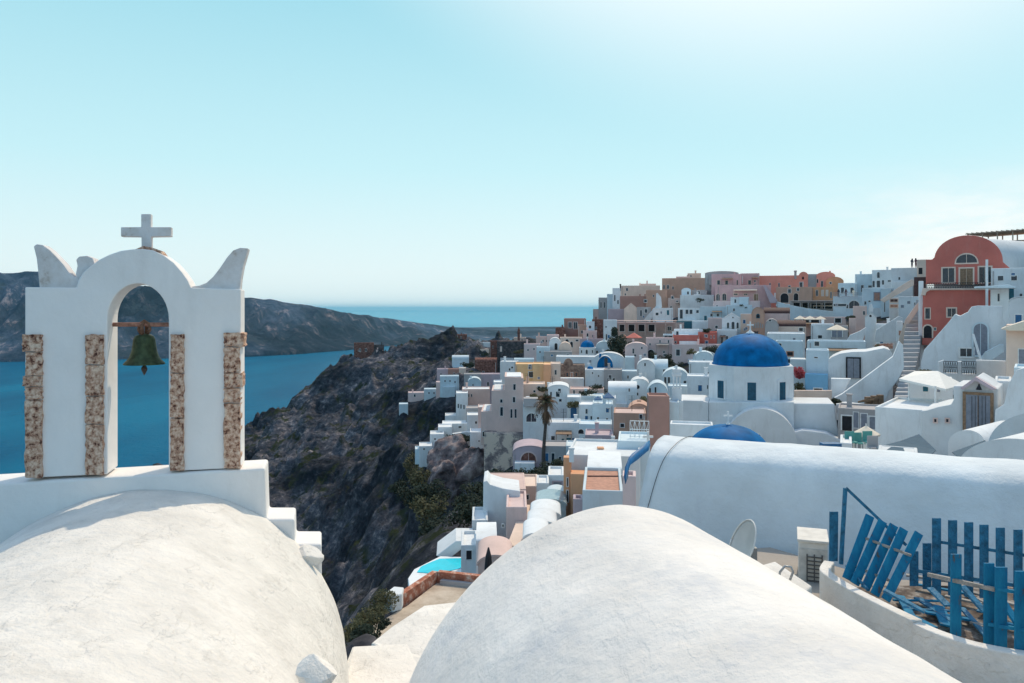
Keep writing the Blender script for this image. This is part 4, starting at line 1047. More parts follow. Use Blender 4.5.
def leaf_mass(name, parent, c, size, n, leaf, mat, seed, clumps=9, loc=None):
    """crown of many small leaf faces gathered in uneven clumps"""
    rr = random.Random(seed); mb = MB(); c = Vector(c)
    cs = []
    for i in range(clumps):
        v = Vector((rr.gauss(0, 1), rr.gauss(0, 1), rr.gauss(0, .8)));
        v = v.normalized()*rr.random()**.5*.75
        cs.append((Vector((v.x*size[0], v.y*size[1], v.z*size[2])), rr.uniform(.28, .5)))
    for i in range(n):
        q, k = rr.choice(cs); v = Vector((rr.gauss(0, 1), rr.gauss(0, 1), rr.gauss(0, 1))).normalized()*rr.random()**.33*k
        p = c + q + Vector((v.x*size[0], v.y*size[1], v.z*size[2]))
        a = Vector((rr.gauss(0, 1), rr.gauss(0, 1), rr.gauss(0, 1))).normalized(); b = a.orthogonal().normalized(); l = leaf*rr.uniform(.6, 1.4)
        mb.v += [p - a*l, p + b*l*.45, p + a*l, p - b*l*.45]; k_ = len(mb.v)-4; mb.f.append((k_, k_+1, k_+2, k_+3)); mb.m.append(0)
    return mb.build(name, mat, parent, loc=loc, recalc=False)
M['lf'] = simple('dark_green_leaves', (.030, .042, .024), rough=.8, var=.4, scale=1.5)
M['lo'] = simple('olive_dry_leaves', (.11, .10, .045), rough=.85, var=.4, scale=1.2)
M['fl'] = simple('red_pink_blossom', (.55, .10, .12), rough=.8, var=.3, scale=3)
M['pf'] = simple('dry_palm_fronds', (.17, .095, .05), rough=.8, var=.4, scale=2)
M['sk'] = M['sk']

def umbrella(px, py_top, wpx, hpx, Y, label, mat='cv', sides=8, group='parasols on the terraces', pole=2.2):
    top = at(px, py_top, Y); r = wpx/2*Y/F; h = hpx*Y/F
    root = empty('parasol', top - Vector((0, 0, pole)), label, 'parasol', group)
    mb = MB(); rim = [top + Vector((r*math.cos(2*PI*(k+.5)/sides), r*math.sin(2*PI*(k+.5)/sides), -h)) for k in range(sides)]
    mb.v = [top] + rim + [top - Vector((0, 0, .05))] + [p - Vector((0, 0, .12)) for p in rim]
    for k in range(sides):
        j = (k+1) % sides; mb.f += [(0, 1+k, 1+j), (sides+1, sides+2+j, sides+2+k), (1+k, sides+2+k, sides+2+j, 1+j)]; mb.m += [0]*3
    mb.build('canopy', M[mat], root)
    mb = MB(); mb.tube([top - Vector((0, 0, pole)), top + Vector((0, 0, .12))], .035, 8); mb.build('pole', M['wf'], root)
    mb = MB(); mb.lathe(top - Vector((0, 0, pole)), [(.28, 0), (.28, .06), (.05, .1)], 12); mb.build('base', M['g'], root)
    return root
def chimney(px, yt, yb, w, Y, mat, label, pots=True):
    b = at(px, yb, Y); h = (yb-yt)*Y/F; ww = w*Y/F
    root = empty('chimney_stack', b, label, 'chimney', 'chimneys on the roofs')
    mb = MB(); mb.box(b - Vector((0, 0, .3)), ww, ww, h*.82+.3); mb.build('shaft', M[mat], root, bevel=.02)
    mb = MB(); mb.box(b + Vector((0, 0, h*.82)), ww*1.3, ww*1.3, h*.18); mb.build('cap', M[mat], root, bevel=.02)
    return root
def pergola(x0, x1, yt, yb, Y, d, n, label, mat='gw', yaw=0, nb=9):
    xc = (x0+x1)/2; a = (xc-512)/F; ang = -math.atan(a)+R(yaw); pl = Plane(a*Y, Y, (math.cos(ang), math.sin(ang)))
    s0, s1 = pl.s_of(x0), pl.s_of(x1); zt, zb = zat(yt, Y), zat(yb, Y)
    root = empty('pergola', pl.pt((s0+s1)/2, zb, d/2), label, 'pergola')
    for i in range(n):
        s = s0 + (s1-s0)*i/(n-1)
        for b in (0, d):
            mb = MB(); mb.box(pl.pt(s, zb-.3, b), .14, .14, zt-zb+.3, pl.u); mb.build('post', M[mat], root)
    mb = MB(); mb.prism([pl.pt(s0-.3, zt, -.3), pl.pt(s1+.3, zt, -.3), pl.pt(s1+.3, zt, d+.3), pl.pt(s0-.3, zt, d+.3)], (0, 0, .1)); mb.build('roof', M[mat], root)
    for i in range(nb):
        s = s0 + (s1-s0)*i/(nb-1); mb = MB(); mb.bar(pl.pt(s, zt+.16, -.5), pl.pt(s, zt+.16, d+.5), .1, .1); mb.build('beam', M[mat], root)
    return root
def railing(x0, x1, yt, yb, Y, label, yaw=0, n=14, mat='ir'):
    xc = (x0+x1)/2; a = (xc-512)/F; ang = -math.atan(a)+R(yaw); pl = Plane(a*Y, Y, (math.cos(ang), math.sin(ang)))
    s0, s1 = pl.s_of(x0), pl.s_of(x1); zt, zb = zat(yt, Y), zat(yb, Y)
    root = empty('railing', pl.pt((s0+s1)/2, zb), label, 'railing')
    for z in (zt, (zt+zb)/2, zb+.08):
        mb = MB(); mb.bar(pl.pt(s0, z), pl.pt(s1, z), .05, .05, (0, 0, 1)); mb.build('rail', M[mat], root)
    mb = MB()
    for i in range(n+1):
        s = s0 + (s1-s0)*i/n; mb.bar(pl.pt(s, zb), pl.pt(s, zt), .035, .035, pl.u)
        if i < n:
            for t0, t1 in ((0, 1), (1, 0)):
                mb.bar(pl.pt(s, zb + (zt-zb)*t0), pl.pt(s + (s1-s0)/n, zb + (zt-zb)*t1), .025, .02, pl.u)
    mb.build('lattice', M[mat], root)
    return root
def stairs(name, pts, n, label, mat='w', side=.0):
    """flight through (pxl, pxr, py, Y) stations, lowest first"""
    root = empty(name, at((pts[0][0]+pts[0][1])/2, pts[0][2], pts[0][3]), label, 'staircase')
    mb = MB(); t_ = np.linspace(0, 1, len(pts)); f_ = lambda k, t: float(np.interp(t, t_, [p[k] for p in pts]))
    q = []
    for i in range(n+1):
        t = i/n; q.append((at(f_(0, t), f_(2, t), f_(3, t)), at(f_(1, t), f_(2, t), f_(3, t))))
    for i in range(n):
        l0, r0 = q[i]; l1, r1 = q[i+1]; z = l1.z
        v = [Vector((p.x, p.y, l0.z-1.2)) for p in (l0, r0, r1+(r1-r0)*.1, l1+(l1-l0)*.1)]
        mb.prism(v, (0, 0, z - l0.z + 1.2 - .004*(i % 2)))
    mb.build('steps', M[mat], root)
    return root
Hs = house
# ---- ridge on the left of the hilltop
Hs(593, 606, 309, 330, 238, 6, 'be', wins='w600,315,2,3', label='pale low house at the very left tip of the hilltop, above the sea horizon')
Hs(598.5, 610, 297.5, 318, 234, 7, 'g', wins='w601,305,1.6,6;w604.5,305,1.6,6', label='narrow grey house with two tall slots at the left end of the skyline')
Hs(607, 613, 294, 318, 232, 6, 'wb', label='slim bluish block between the grey slotted house and the tall narrow white one')
Hs(612.5, 620.5, 288, 318, 229, 7, 'w', wins='w614.8,298,1.4,6;w618,302,1.4,4', label='tall narrow white block with a thin chimney pipe just beside it')
Hs(620, 660, 285.5, 312, 244, 8, 'c', wins='w627,289.5,2,3', label='long cream house on the skyline behind the terracotta wall')
Hs(640, 656, 283.6, 300, 250, 6, 'be', label='cream upper floor peeping over the long cream house')
Hs(620, 648, 296, 320, 228, 8, 'br', label='windowless terracotta brown wall-house below the long cream house')
Hs(646, 667, 290, 316, 226, 8, 't', wins='w645.5,301,3,3;w653.5,296,1.5,2', label='tan house with a small chimney at the right of the terracotta brown one')
Hs(662, 712, 278, 306, 248, 8, 't', wins='w664,287,1.6,4;w668,287,2,4;w673,288,1.5,3', label='wide brownish house on the skyline left of the pink mansion')
Hs(687.5, 701, 273.2, 284, 254, 6, 'c', wins='w691,276,1,2', label='small cream rooftop room with chimneys on the skyline left of the pink mansion')
Hs(676, 690, 276.5, 290, 252, 6, 'be', label='flat beige rooftop block left of the cream rooftop room')
chimney(620.4, 284, 290, 1.2, 235, 'ir', 'thin dark chimney pipe above the narrow white block on the left skyline')
chimney(695.5, 270.5, 274, 1.3, 252, 'c', 'stub chimney on the cream rooftop room')
chimney(645, 294, 296, 1, 240, 'te', 'tiny clay chimney on the cream house roofline')
Hs(608, 626, 309, 332, 218, 8, 'lv', label='mauve low house with a blank wall below the narrow white block')
Hs(624, 638, 303, 325, 214, 8, 'c', 'g', rise=6, label='little cream house with a bright tiled gable roof above the restaurant')
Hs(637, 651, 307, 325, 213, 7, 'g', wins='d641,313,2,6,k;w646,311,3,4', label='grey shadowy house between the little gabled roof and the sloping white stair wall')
Hs(653, 673, 308, 326, 207, 7, 'w', wins='d668,312.5,2.6,5,t;w657,314,3,3', label='low white house with a teal door right of the sloping stair wall')
poly('stair_wall', [(643.5, 320), (656, 306), (656, 293.5), (657.5, 292.8), (661, 297), (662, 307), (652, 318), (650, 322)], 209, 1.2, 'w', 'white sloping stair wall with a pointed top above the restaurant terrace', 'stair wall')
Hs(668, 683, 298, 322, 222, 7, 'be', wins='w672.5,297.5,2.5,3;w677,302,2,3;w671,308,1.5,4', label='beige house with scattered small windows under the wide brownish skyline house')
Hs(680, 714, 295, 318, 219, 8, 'w', label='big blank white wall-house left of the pink mansion')
Hs(681.5, 691, 288, 298, 224, 6, 'wb', 'v', rise=3, wins='w688,293,2,3', label='small rounded white roof room standing behind the big blank white wall')
Hs(692, 707, 290, 298, 226, 6, 'g', wins='a698.5,292.5,3,4', label='grey roof room with an arched opening below the brownish skyline house')
Hs(678, 703, 308, 326, 206, 7, 'w', wins='d681.3,314,3,9,k;w687,311.8,3,4.5;w691,311.8,3,4.5;w697.5,311.5,2.5,3', label='white terrace house with a tall dark doorway and a row of windows')
Hs(700, 728, 306.5, 322, 204, 7, 'wb', wins='d705.5,318,3,5,t;w711.5,315,2.5,3;w718,315,2.5,3', label='low bluish terrace house with a teal door under the pink mansion')
Hs(676, 693, 321, 338, 195, 7, 'tl', 'b', label='dark green box-like shed below the terrace house with the dark doorway')
Hs(692, 710, 321, 342, 192, 7, 'w', label='plain white cube right of the dark green shed')
Hs(708, 722, 318, 342, 188, 7, 'lp', wins='o716.5,327,3.2,3.2', label='pale pink house with one round dark window left of the gabled chapel')
# restaurant terrace
Hs(612, 684, 322.5, 344, 196, 8, 'be', wins='w622,328,5,7,x;w631.5,328,6,7,x;w641.5,328,6,7,x;w651.5,328,6,7,x;w669.5,328.5,4,4', label='long restaurant house with a row of dark open bays', cat='restaurant')
pergola(615, 676, 321, 334, 190, 5, 7, 'long flat grey canopy on posts over the restaurant terrace', mat='be', nb=3)
Hs(603.5, 617, 320, 350, 184, 8, 'w', wins='w606.5,337,1.4,6', label='tall white house with one slit window at the left end of the restaurant canopy')
Hs(663, 682, 334.5, 350, 182, 6, 'w', wins='w668,337.5,9,4', label='white house with one wide window under the restaurant canopy')
umbrella(634, 332.5, 17, 5, 176, 'faded red parasol in front of the restaurant bays', 'r')
umbrella(624, 334, 9, 4, 178, 'small dark red parasol left of the faded red one', 'te')
# ---- behind the left dome
Hs(564, 586, 318.5, 342, 222, 8, 'br', roof='c', wins='w570,325,3.5,6;w575.5,325.5,4,7;w581,327,1.5,4', label='rose brown house with a pale roof edge, nearest the sea horizon right of the gap')
Hs(555.5, 565, 328, 345, 216, 7, 'rs', label='small dark red stone cube left of the rose brown house')
Hs(578, 592, 325, 345, 213, 7, 't', wins='w582,332,2,3;w586,334,1.6,4', label='tan stepped house below the rose brown house')
Hs(586.5, 594.5, 321.5, 336, 210, 6, 'wb', wins='w590,327,2.5,3', label='small pale blue cube among tan walls below the left hilltop')
Hs(592, 603, 319.5, 344, 214, 7, 'rs', wins='w596,328,1.5,2', label='narrow red brown stone house left of the tall slit-window house')
Hs(583, 597, 331, 348, 204, 6, 'lp', wins='a587.5,335,2,4;w593,336,1.6,3', label='pale pink house with a small arched window below the pale blue cube')
Hs(560, 582, 337.5, 358, 196, 8, 'c', wins='a567,342,3.5,6,x;a571.5,344.5,3,6,x;w577,340.5,3,2', label='crumbling cream house with two dark arches behind the blue dome church')
Hs(580, 603, 339, 356, 194, 7, 'lv', label='plain mauve house directly behind the small blue dome')
Hs(547, 559, 335, 352, 200, 6, 'lp', wins='w550,341,2,2;w554,340,1.5,2', label='low pale pink house left of the dark red stone cube')
Hs(536, 549, 337, 356, 202, 6, 'be', wins='w543,341,2,2.5;w546.5,341,1.4,2', label='beige low house with two little windows right of the dark stone chapel')
# small blue dome church
r_, pl_ = Hs(579.2, 596, 347.5, 360, 172, 6, 'w', wins='w581.5,351.5,1.3,3;a586.7,351.8,2.2,4.4;w592.5,351.5,1.3,3', label='small white church with a blue dome among the left hillside houses', cat='church', name='domed_church', group='blue domed churches')
dome_on(r_, pl_, 587.3, 340.2, 7.0, 2.6, 'bd', 172, 1.0, .9)
Hs(596, 612, 341.5, 362, 174, 6, 'wb', 'v', rise=6, wins='w597,352,2,2.5', label='white vaulted house touching the right side of the small domed church')
Hs(549, 561, 338, 362, 184, 8, 'w', 'v', rise=7, wins='a556,346.5,3.2,7,x', label='white vaulted chapel with one tall dark arched opening, left hillside')
Hs(559, 571.5, 342.5, 362, 181, 7, 'c', 'v', rise=7, label='cream rounded vault leaning on the chapel with the dark arched opening')
Hs(536.5, 550, 347, 366, 180, 7, 'wb', wins='w540,352,1.5,2', label='pale blue cube left of the vaulted chapel with the dark arch')
Hs(544, 572, 351.5, 372, 176, 7, 'g', label='long grey wall-house in front of the vaulted chapels, above the yellow house')
Hs(524, 540, 344, 362, 190, 6, 'lp', wins='w528,350,1.6,2;w534,349,1.6,2', label='small pink cube right below the dark stone chapel')
Hs(556, 600, 356.5, 374, 158, 9, 'w', label='wide low white house with a broad pale roof behind the stone house')
Hs(592, 626, 353, 376, 156, 8, 'w', 'v', rise=10, label='broad white vault around the blue half dome, left of the tall dark tree')
r_, pl_ = Hs(597, 613, 356, 372, 150, 2, 'bd', 'v', rise=10.5, roof='w', wins='a606,362,3.5,9,k,b', label='blue painted arched apse under a white rim', cat='church apse', name='church_apse', group='blue domed churches')
Hs(585, 604.5, 369.5, 392, 140, 7, 'w', wins='w592.5,373,1.2,2;w598.5,376,1.2,2', label='white block with a tiny blue dome on its corner')
r_, pl_ = Hs(586.5, 594, 369, 372, 141.5, 3, 'w', 'b', label='tiny blue dome set on the corner of a white block', cat='small dome', name='roof_dome')
dome_on(r_, pl_, 590.2, 366, 3.3, 1.0, 'bd', 141.5, 1.0)
Hs(604, 622, 369.5, 392, 139, 7, 'g', wins='w608.5,380,2.6,4;w613.8,380,2.6,4', label='grey house with two square windows beside the white block with the tiny dome')
Hs(620, 638, 371, 392, 141, 7, 'wb', wins='w628,377,1.6,3', label='pale blue house between the grey two-window house and the big white vault')
# stone house with pediment
r_, pl_ = Hs(560, 585, 365, 386, 142, 7, 'st', wins='w567.3,374.5,2.6,4,k,r;d571.8,376,2.4,7,r;w576.3,374.5,2.2,4,k,r', label='brown stone house with a rounded pediment and three red framed openings')
mb = MB(); mb.prism([pl_.hit(568.3+5*math.cos(PI*i/12), 365.5-7*math.sin(PI*i/12)) for i in range(13)], pl_.n*.8); mb.build('pediment', M['st'], r_)
Hs(560, 584, 378, 386, 138, 1.5, 'w', 'w', label='white terrace wall in front of the brown stone house')
# yellow house
Hs(515.5, 535, 364, 392, 134, 8, 'y', wins='w531,374.5,5,6', label='ochre block with a dark blue opening, left part of the big yellow house', cat='house')
Hs(533, 552, 363.8, 396, 131, 8, 'y', label='plain middle block of the big yellow house, beside a brighter buttress')
Hs(543.5, 551, 364.5, 396, 129.6, 2, 'o', 'w', label='bright yellow buttress standing out on the big yellow house', cat='buttress')  # its own orange plaster, set apart from the yellow blocks
Hs(550.5, 560.5, 363.5, 392, 130, 8, 'c', wins='w555.6,372.3,2.2,5', label='cream right wing of the big yellow house with one narrow window')
# beige tower house
def steps_house():
    pts = [(481, 445), (481, 411.5), (491.5, 411), (491.5, 390.5), (504.5, 390), (504.5, 376.5), (523.5, 378), (523.5, 445)]
    xc = 502; Y = 112; a = (xc-512)/F; pl = Plane(a*Y, Y, (1, 0))
    root = empty('tall_house', pl.hit(xc, 445), 'tall beige house of four floors rising in steps above the crumbling base wall', 'house', 'houses stepping up the hillside')
    mb = MB(); mb.prism([pl.hit(*p) for p in pts], pl.n*8); mb.build('wall', M['be'], root, bevel=.06)
    for (x0, x1, y) in ((481, 491.5, 411.6), (491.5, 504.5, 390.3), (504.5, 523.5, 377.4)):
        p0, p1 = pl.hit(x0, y), pl.hit(x1, y); mb = MB(); z = p0.z+.004
        mb.prism([Vector((p0.x+.3, p0.y+.3, z)), Vector((p1.x-.3, p0.y+.3, z)), Vector((p1.x-.3, p0.y+7.7, z)), Vector((p0.x+.3, p0.y+7.7, z))], (0, 0, .12)); mb.build('roof', M['w'], root)
    for w in 'w514.5,387,2.6,6;w514,399.7,2.6,5.6;w501.3,401,2.6,3.6;w501.6,411.5,3,9;w511.4,413.5,2.2,9;w515.6,413.5,2.2,9;w484,434,3,5,x'.split(';'): opening(root, pl, w)
steps_house()
Hs(520, 545, 384, 412, 116, 7, 'c', label='cream block between the beige tower house and the palm, under the yellow house')
M['crumb'] = patchy('peeling_plaster', (.17, .14, .14), (.30, .25, .24), (.68, .56, .46), .5, bump=.6, pos=(.38, .475, .52))
poly('base_wall', [(484, 480), (484, 432), (505, 434), (524, 434), (530, 442), (527, 480)], 110, 3, 'crumb', 'crumbling base wall with peeling plaster patches under the beige tower house', 'retaining wall')
r_, pl_ = Hs(523, 549, 404, 448, 108, 7, 'w', wins='a531.3,417.5,10.5,9,k', label='white house with a large half-round window left of the palm')
Hs(523.5, 538, 398.5, 406, 107, 2, 'g', 'b', label='grey balcony box on top of the white half-round window house', cat='balcony', fdn=.1)
Hs(532, 552, 390, 412, 117, 7, 'wb', wins='w541,394,2,2', label='pale blue roof room right above the palm crown')
Hs(548, 569, 385, 446, 113, 8, 'w', 'v', rise=4, wins='w557.8,394.2,4,5.6;w551,394.5,1.8,5.5', label='white house with a low curved gable and two windows just right of the palm')
Hs(567, 581, 397, 430, 109, 7, 'w', wins='a573.6,412.5,5,10.5,b,b;w561,424,1,1', label='white house with a tall dark blue arched door, right of the palm')
Hs(579, 594, 404.5, 434, 106, 7, 'w', wins='w586.5,411.3,2.2,5;d586.5,419,3.2,6.5,b;w591.3,418,1.8,4', label='white house with two stacked windows and a dark door, above the cave arch')
Hs(592.5, 613, 404, 432, 104, 7, 'wb', wins='w598,419,2,4;w607,420,2,4', label='pale blue house with a white corner post left of the tan ruined house')
Hs(548, 581, 422.5, 450, 101, 6, 'w', wins='w553,438,4,4.4;w567.8,435,1.8,3;d562.8,442,2.6,7,t;d568.6,441.5,5,8,t;d573.2,442,2.6,8,b', label='long white front with a group of teal doors at its foot')
Hs(579, 596, 424, 455, 99, 6, 'wb', wins='a581,431.5,6,5,x', label='pale blue house with a dark low arched opening right of the teal doors')
Hs(570, 604, 389, 406, 120, 6, 'be', wins='w574,392,2,4;w580,393,2,3;w586,394,3,3;w592,395,2,3', label='low terrace room with several dark windows below the brown stone house')
Hs(580, 604, 396, 408, 114, 5, 'wb', wins='w597,398,4,2,b', label='pale terrace block with a small blue shutter near the dark blue parasols')
# pink cave area
r_, pl_ = Hs(513, 547, 446, 470, 95, 8, 'lv', 'v', rise=7, label='pale mauve cave house with a wide arch half full of dark rock', wins='a528.5,457,16,10,rs,lp')
Hs(543, 572, 446, 468, 92, 6, 'g', wins='d547,457,3.4,8,b;d553,457,3.4,8,k;w560,458,2.5,3', label='grey low house with two dark doors behind the palm trunk')
Hs(566, 592, 446, 462, 90, 6, 'wb', label='small pale blue cube above the orange house')
Hs(585, 613, 435, 462, 86, 7, 'lv', wins='w590,448,2,4;w600,440,3,3,r', label='mauve house with a red shutter left of the tan ruined house')
Hs(596, 612, 424, 445, 96, 6, 'wb', label='pale blue wall-house with rubble in front, left of the tan ruined house')
Hs(613.5, 646, 413, 448, 88, 8, 't', roof='be', wins='w632,430,2,3,x', label='windowless tan ruined house with stained walls left of the brown tower block')
Hs(628, 650, 404, 420, 93, 6, 't', 'v', rise=9, label='tan weathered vault behind the ruined house')
# vault group in the middle
Hs(637, 655, 360, 384, 133, 8, 'w', 'v', rise=8, wins='a645,364.5,1.6,3.4;a641,375,1.6,6,w;a645.5,375,1.6,6,w', label='left front of the biggest white vaulted house, with a slit above two niches')
Hs(650, 668, 360, 386, 135, 9, 'wb', 'x', rise=9, label='rounded right flank of the biggest white vaulted house')
Hs(608, 637, 383, 410, 116, 9, 'w', 'x', rise=9, wins='w629.2,390,1.4,3.4;a626.3,399,1.8,8,w;a630.3,399,1.8,8,w;a634,399,1.8,8,w', label='long white barrel house with three tall niches and one slit')
Hs(630, 649, 379, 402, 122, 8, 'w', 'v', rise=7, wins='o637.6,387,4.6,5.2,x;w637.6,394,1.5,3,x', label='white vaulted house with a round dark hole in its gable')
Hs(647, 668, 383, 408, 112, 8, 'wb', 'v', rise=12, wins='w650,391,2,6;w655.5,390,2,6', label='steep bluish vault with two slits left of the little belfry')
Hs(662, 689, 369, 392, 127, 8, 'wb', 'v', rise=11, wins='d665.3,380.5,2.4,7,k;d668.9,380.5,2.4,7,k', label='rounded grey-white vault with a pair of dark doors, behind the little belfry')
Hs(601, 616, 398, 420, 110, 5, 'w', wins='w607,403,1.5,3', label='white kiosk under the dark blue pyramid roof')
Hs(687, 714, 376, 402, 100, 6, 'w', wins='d700,388,4,6,b;w708,387,2,4', label='low white house with a blue door immediately left of the big domed church')
Hs(689, 713, 362, 384, 115, 7, 'w', wins='w694.5,379,1.8,5;w704.5,375.5,1.6,5;w708,374,1.4,4', label='white house with thin slit windows left of the big blue dome')
Hs(695, 713, 352, 372, 126, 6, 'wb', 'v', rise=6, wins='w704,361,2,3', label='small bluish vault just left of the big blue dome')
Hs(668, 692, 386, 404, 106, 6, 'wb', label='pale bluish flat house behind the brown block terrace')
# pink vaulted row and red houses
Hs(625, 648, 343, 372, 158, 8, 'lp', 'v', rise=6, wins='w633.3,351,2,5;w641.8,348,1.6,2.4', label='pale pink rounded house right of the tall dark tree')
Hs(646, 674, 338, 372, 160, 8, 'lp', wins='w650,344.3,1.6,2.4;a651,354,7,9,x;w660,341.5,1.4,3;w668.5,341.5,1.4,3;w665,355,3.5,2', label='pale pink house with a dark arched passage and small windows')
Hs(672, 722, 344.5, 366, 157, 8, 'lp', wins='w678,352.5,4,6.5;w664,352,2,2', label='wide pink house with one tall grey window under the red wall')
Hs(673, 700, 335, 346, 161, 7, 'r', roof='w', label='deep red house wall under a pale roof, left of the gabled chapel')
Hs(698, 717, 332, 346, 162, 7, 'r', wins='w711,337,1,3;w714,337,1,3', label='deep red house with a taller right end beside the gabled chapel')
Hs(674, 699, 329.5, 338, 166, 6, 'w', label='flat white roof room on top of the deep red wall')
Hs(698, 708, 330, 338, 164, 5, 'wb', label='little bluish stair room between the two red walls')
Hs(625, 634.5, 357, 372, 150, 5, 'wb', label='pale blue cubic annex at the foot of the rounded pink house')
Hs(693, 717, 352, 368, 148, 6, 'wb', 'v', rise=5, wins='w697,358,1.4,3;w702,359,1.4,3', label='low curved white roof at the right end of the wide pink house')
# pink mansion
r_, pl_ = Hs(711.5, 741, 274, 292, 219, 8, 'p', wins='w718.6,282.5,3,4.6,k,c;w726.6,282.5,3,4.4,k,c;w737.3,282.5,1.4,5,k,c', label='upper floor of the pink mansion with three windows, on the skyline')
Hs(740.5, 759.5, 273.3, 292, 222, 8, 'p', wins='w749.6,282.4,3,4.6,k,c;w742.3,280,.6,8,w,w', label='pink wing with a single window between the mansion and the salmon wall')
Hs(705, 738.5, 271.3, 280, 228, 7, 'g', 'v', rise=2.2, label='low grey curved roof behind the pink mansion')
r_, pl_ = Hs(715, 771, 285.3, 308, 209, 8, 'p', wins='a718,297.3,3.8,7,k,c;a724.3,297,4,7.4,k,c;w735.8,294.3,3.8,1.8,k,c;w745.6,294.5,3.4,1.8,k,c;d756,297.2,4,6.4,d,c', label='lower storey of the pink mansion with two arched windows and a brown door')
Hs(713, 760, 301, 312, 204, 3, 'lp', wins='a735.5,301.5,2,4;', label='pink garden wall with a small arched gate below the mansion')
Hs(730.5, 739, 297.3, 305, 203, 2, 'w', wins='a735.3,301,2,4', label='white garden gate block with an arch in front of the pink mansion', cat='gate')
Hs(739, 749, 297, 306, 202, 2, 'wb', label='small white garden block right of the mansion gate', cat='garden wall')
poly('stair_ramp', [(763, 285.2), (765, 285), (777, 300), (777, 303), (770, 303)], 205, 1.6, 'lv', 'mauve outside staircase falling to the right of the pink mansion', 'stair ramp')
Hs(726, 752, 305, 322, 200, 6, 'wb', label='pale blue retaining terrace under the pink garden wall')
# gabled chapel and stone vault
r_, pl_ = Hs(722, 741.5, 313, 336, 168, 7, 'w', 'g', rise=6, wins='a728,325.4,2.2,6;a733,325.4,3,7.6;a737.6,325.4,2.2,6;o732.9,317.5,1.6,3', label='white gabled chapel with three tall windows above the big blue dome', cat='chapel')
Hs(717, 737, 330, 356, 162, 6, 'w', wins='w722,340,2.2,7;w727,338,2,4;w727,343,1.8,3', label='white lower front of the gabled chapel with dark slit windows')
Hs(740.5, 753, 314, 340, 166, 7, 'c', roof='w', label='cream flank of the gabled chapel with a bright flat roof')
def carved(root, pl, s0, s1, zt, zb):
    for i in range(5):
        mb = MB(); a = pl.hit(753.5+i*2.3, 322+abs(i-2)*1.2, -.05); b = pl.hit(753.5+i*2.3, 328, -.05); mb.bar(a, b, .22, .12, pl.u); mb.build('carved_rib', M['g'], root)
r_, pl_ = Hs(751.5, 764.5, 307.3, 346, 153, 12, 't', 'v', rise=8, wins='w756,332.5,5,3,k,r;a758,316,3,4,x,t', label='tall tan church front with carved ribs and a round top above the blue dome', cat='church', extra=carved)
Hs(763.5, 790, 307.5, 345, 154, 9, 'lp', 'x', rise=6, roof='dr', label='pink nave with a long dark brown roof right of the carved church front', cat='church nave', name='church_nave')
Hs(765, 778.5, 319.3, 345, 141, 9, 'g', 'v', rise=8, wins='w770,320.5,2.5,2', label='plain grey vault front in front of the pink nave')
Hs(777, 806, 320.5, 345, 142, 8, 'c', 'x', rise=6, roof='dr', wins='w801,329.5,4,3.6', label='cream barrel house with a dark brown roof and one small window')
Hs(767, 805, 333.3, 352, 124, 8, 'w', wins='w801,345,2,3', label='long pale flat-roofed house just right of the top of the blue dome')
Hs(776, 803, 341, 374, 112, 7, 'wb', wins='w779,345.5,5,4.6,x;w790,353.8,6,4.4,x,r;w789,361,4,4,x', label='bluish house with dark square openings right of the blue dome')
Hs(790, 806, 359, 372, 101, 3, 'w', 'w', label='low white terrace wall above the red bougainvillea')
# salmon row on the skyline
Hs(759, 801, 275.5, 304, 222, 8, 's', wins='w789.5,288.5,2.4,6;w801,284.6,3,5;w779,285,1.4,4;w770,285,1.4,4', label='long salmon red house on the skyline right of the pink mansion')
Hs(799, 808, 272, 304, 220, 8, 's', 'v', rise=4, wins='w801.5,284.5,3.4,5;a803,278,2,3,x,s', label='narrow salmon house with a rounded top beside a dark chimney')
Hs(806.5, 818, 274, 290, 221, 7, 'gl', 'b', label='greenish glass roof between two round-topped salmon houses', cat='glass roof', name='glass_roof')
Hs(816.5, 835, 272, 304, 218, 9, 's', 'v', rise=4, wins='w828,283,3,4.4;w822,284,2,6;w817.5,281,1.5,4,x', label='largest round-topped salmon house on the skyline')
Hs(826, 843.5, 277, 304, 214, 8, 'o', 'v', rise=5, wins='o830.5,283,2.4,2.4', label='bright orange round-shouldered house with a small star window at the right end')
chimney(795.4, 270.5, 278, 1.8, 220, 'g', 'grey chimney stack sticking up over the salmon row')
Hs(776, 812, 287, 310, 206, 6, 't', wins='a784.5,298,8,10,x,c;a796,297.5,4.6,9,x,c;w789.5,291,3,4;w798,289.5,2.4,3;w775,296,1.2,6,w,w', label='tan terrace front with a big dark arch under the salmon row')
Hs(811, 834, 287, 306, 207, 6, 'o', wins='w817,293,2,6;w822.5,293,2,6,c;w827,293,2,6,c;w831,295,1.4,6', label='orange tan terrace front with three tall shutters')
Hs(790, 838, 300.5, 318, 186, 5, 'g', wins='w797,305,7,5,x;w806,305.5,7,5.6,x;w816,306,9,5.6,x;w828,306,10,6,x', label='dark open restaurant bays below the orange terrace', cat='restaurant')
pergola(792, 833, 301, 309, 182, 4, 6, 'flat grey canopy over the dark restaurant bays below the orange terrace', mat='g', nb=3)
poly('ramp_wall', [(776, 306), (777, 301.5), (790, 305), (808, 308.5), (830, 311), (855, 312.5), (855, 326), (797, 326)], 172, 1.5, 'wb', 'long bluish ramp wall sloping down to the right below the restaurants', 'retaining wall')
Hs(797, 846, 317, 336, 150, 5, 'be', wins='w806,321,6,5,x;w815,321,8,5,x;w838,320.5,6,5,x', label='shaded café front behind the cream parasols', cat='café')
umbrella(800, 315.5, 11, 3.4, 146, 'leftmost of the three cream parasols in front of the shaded café')
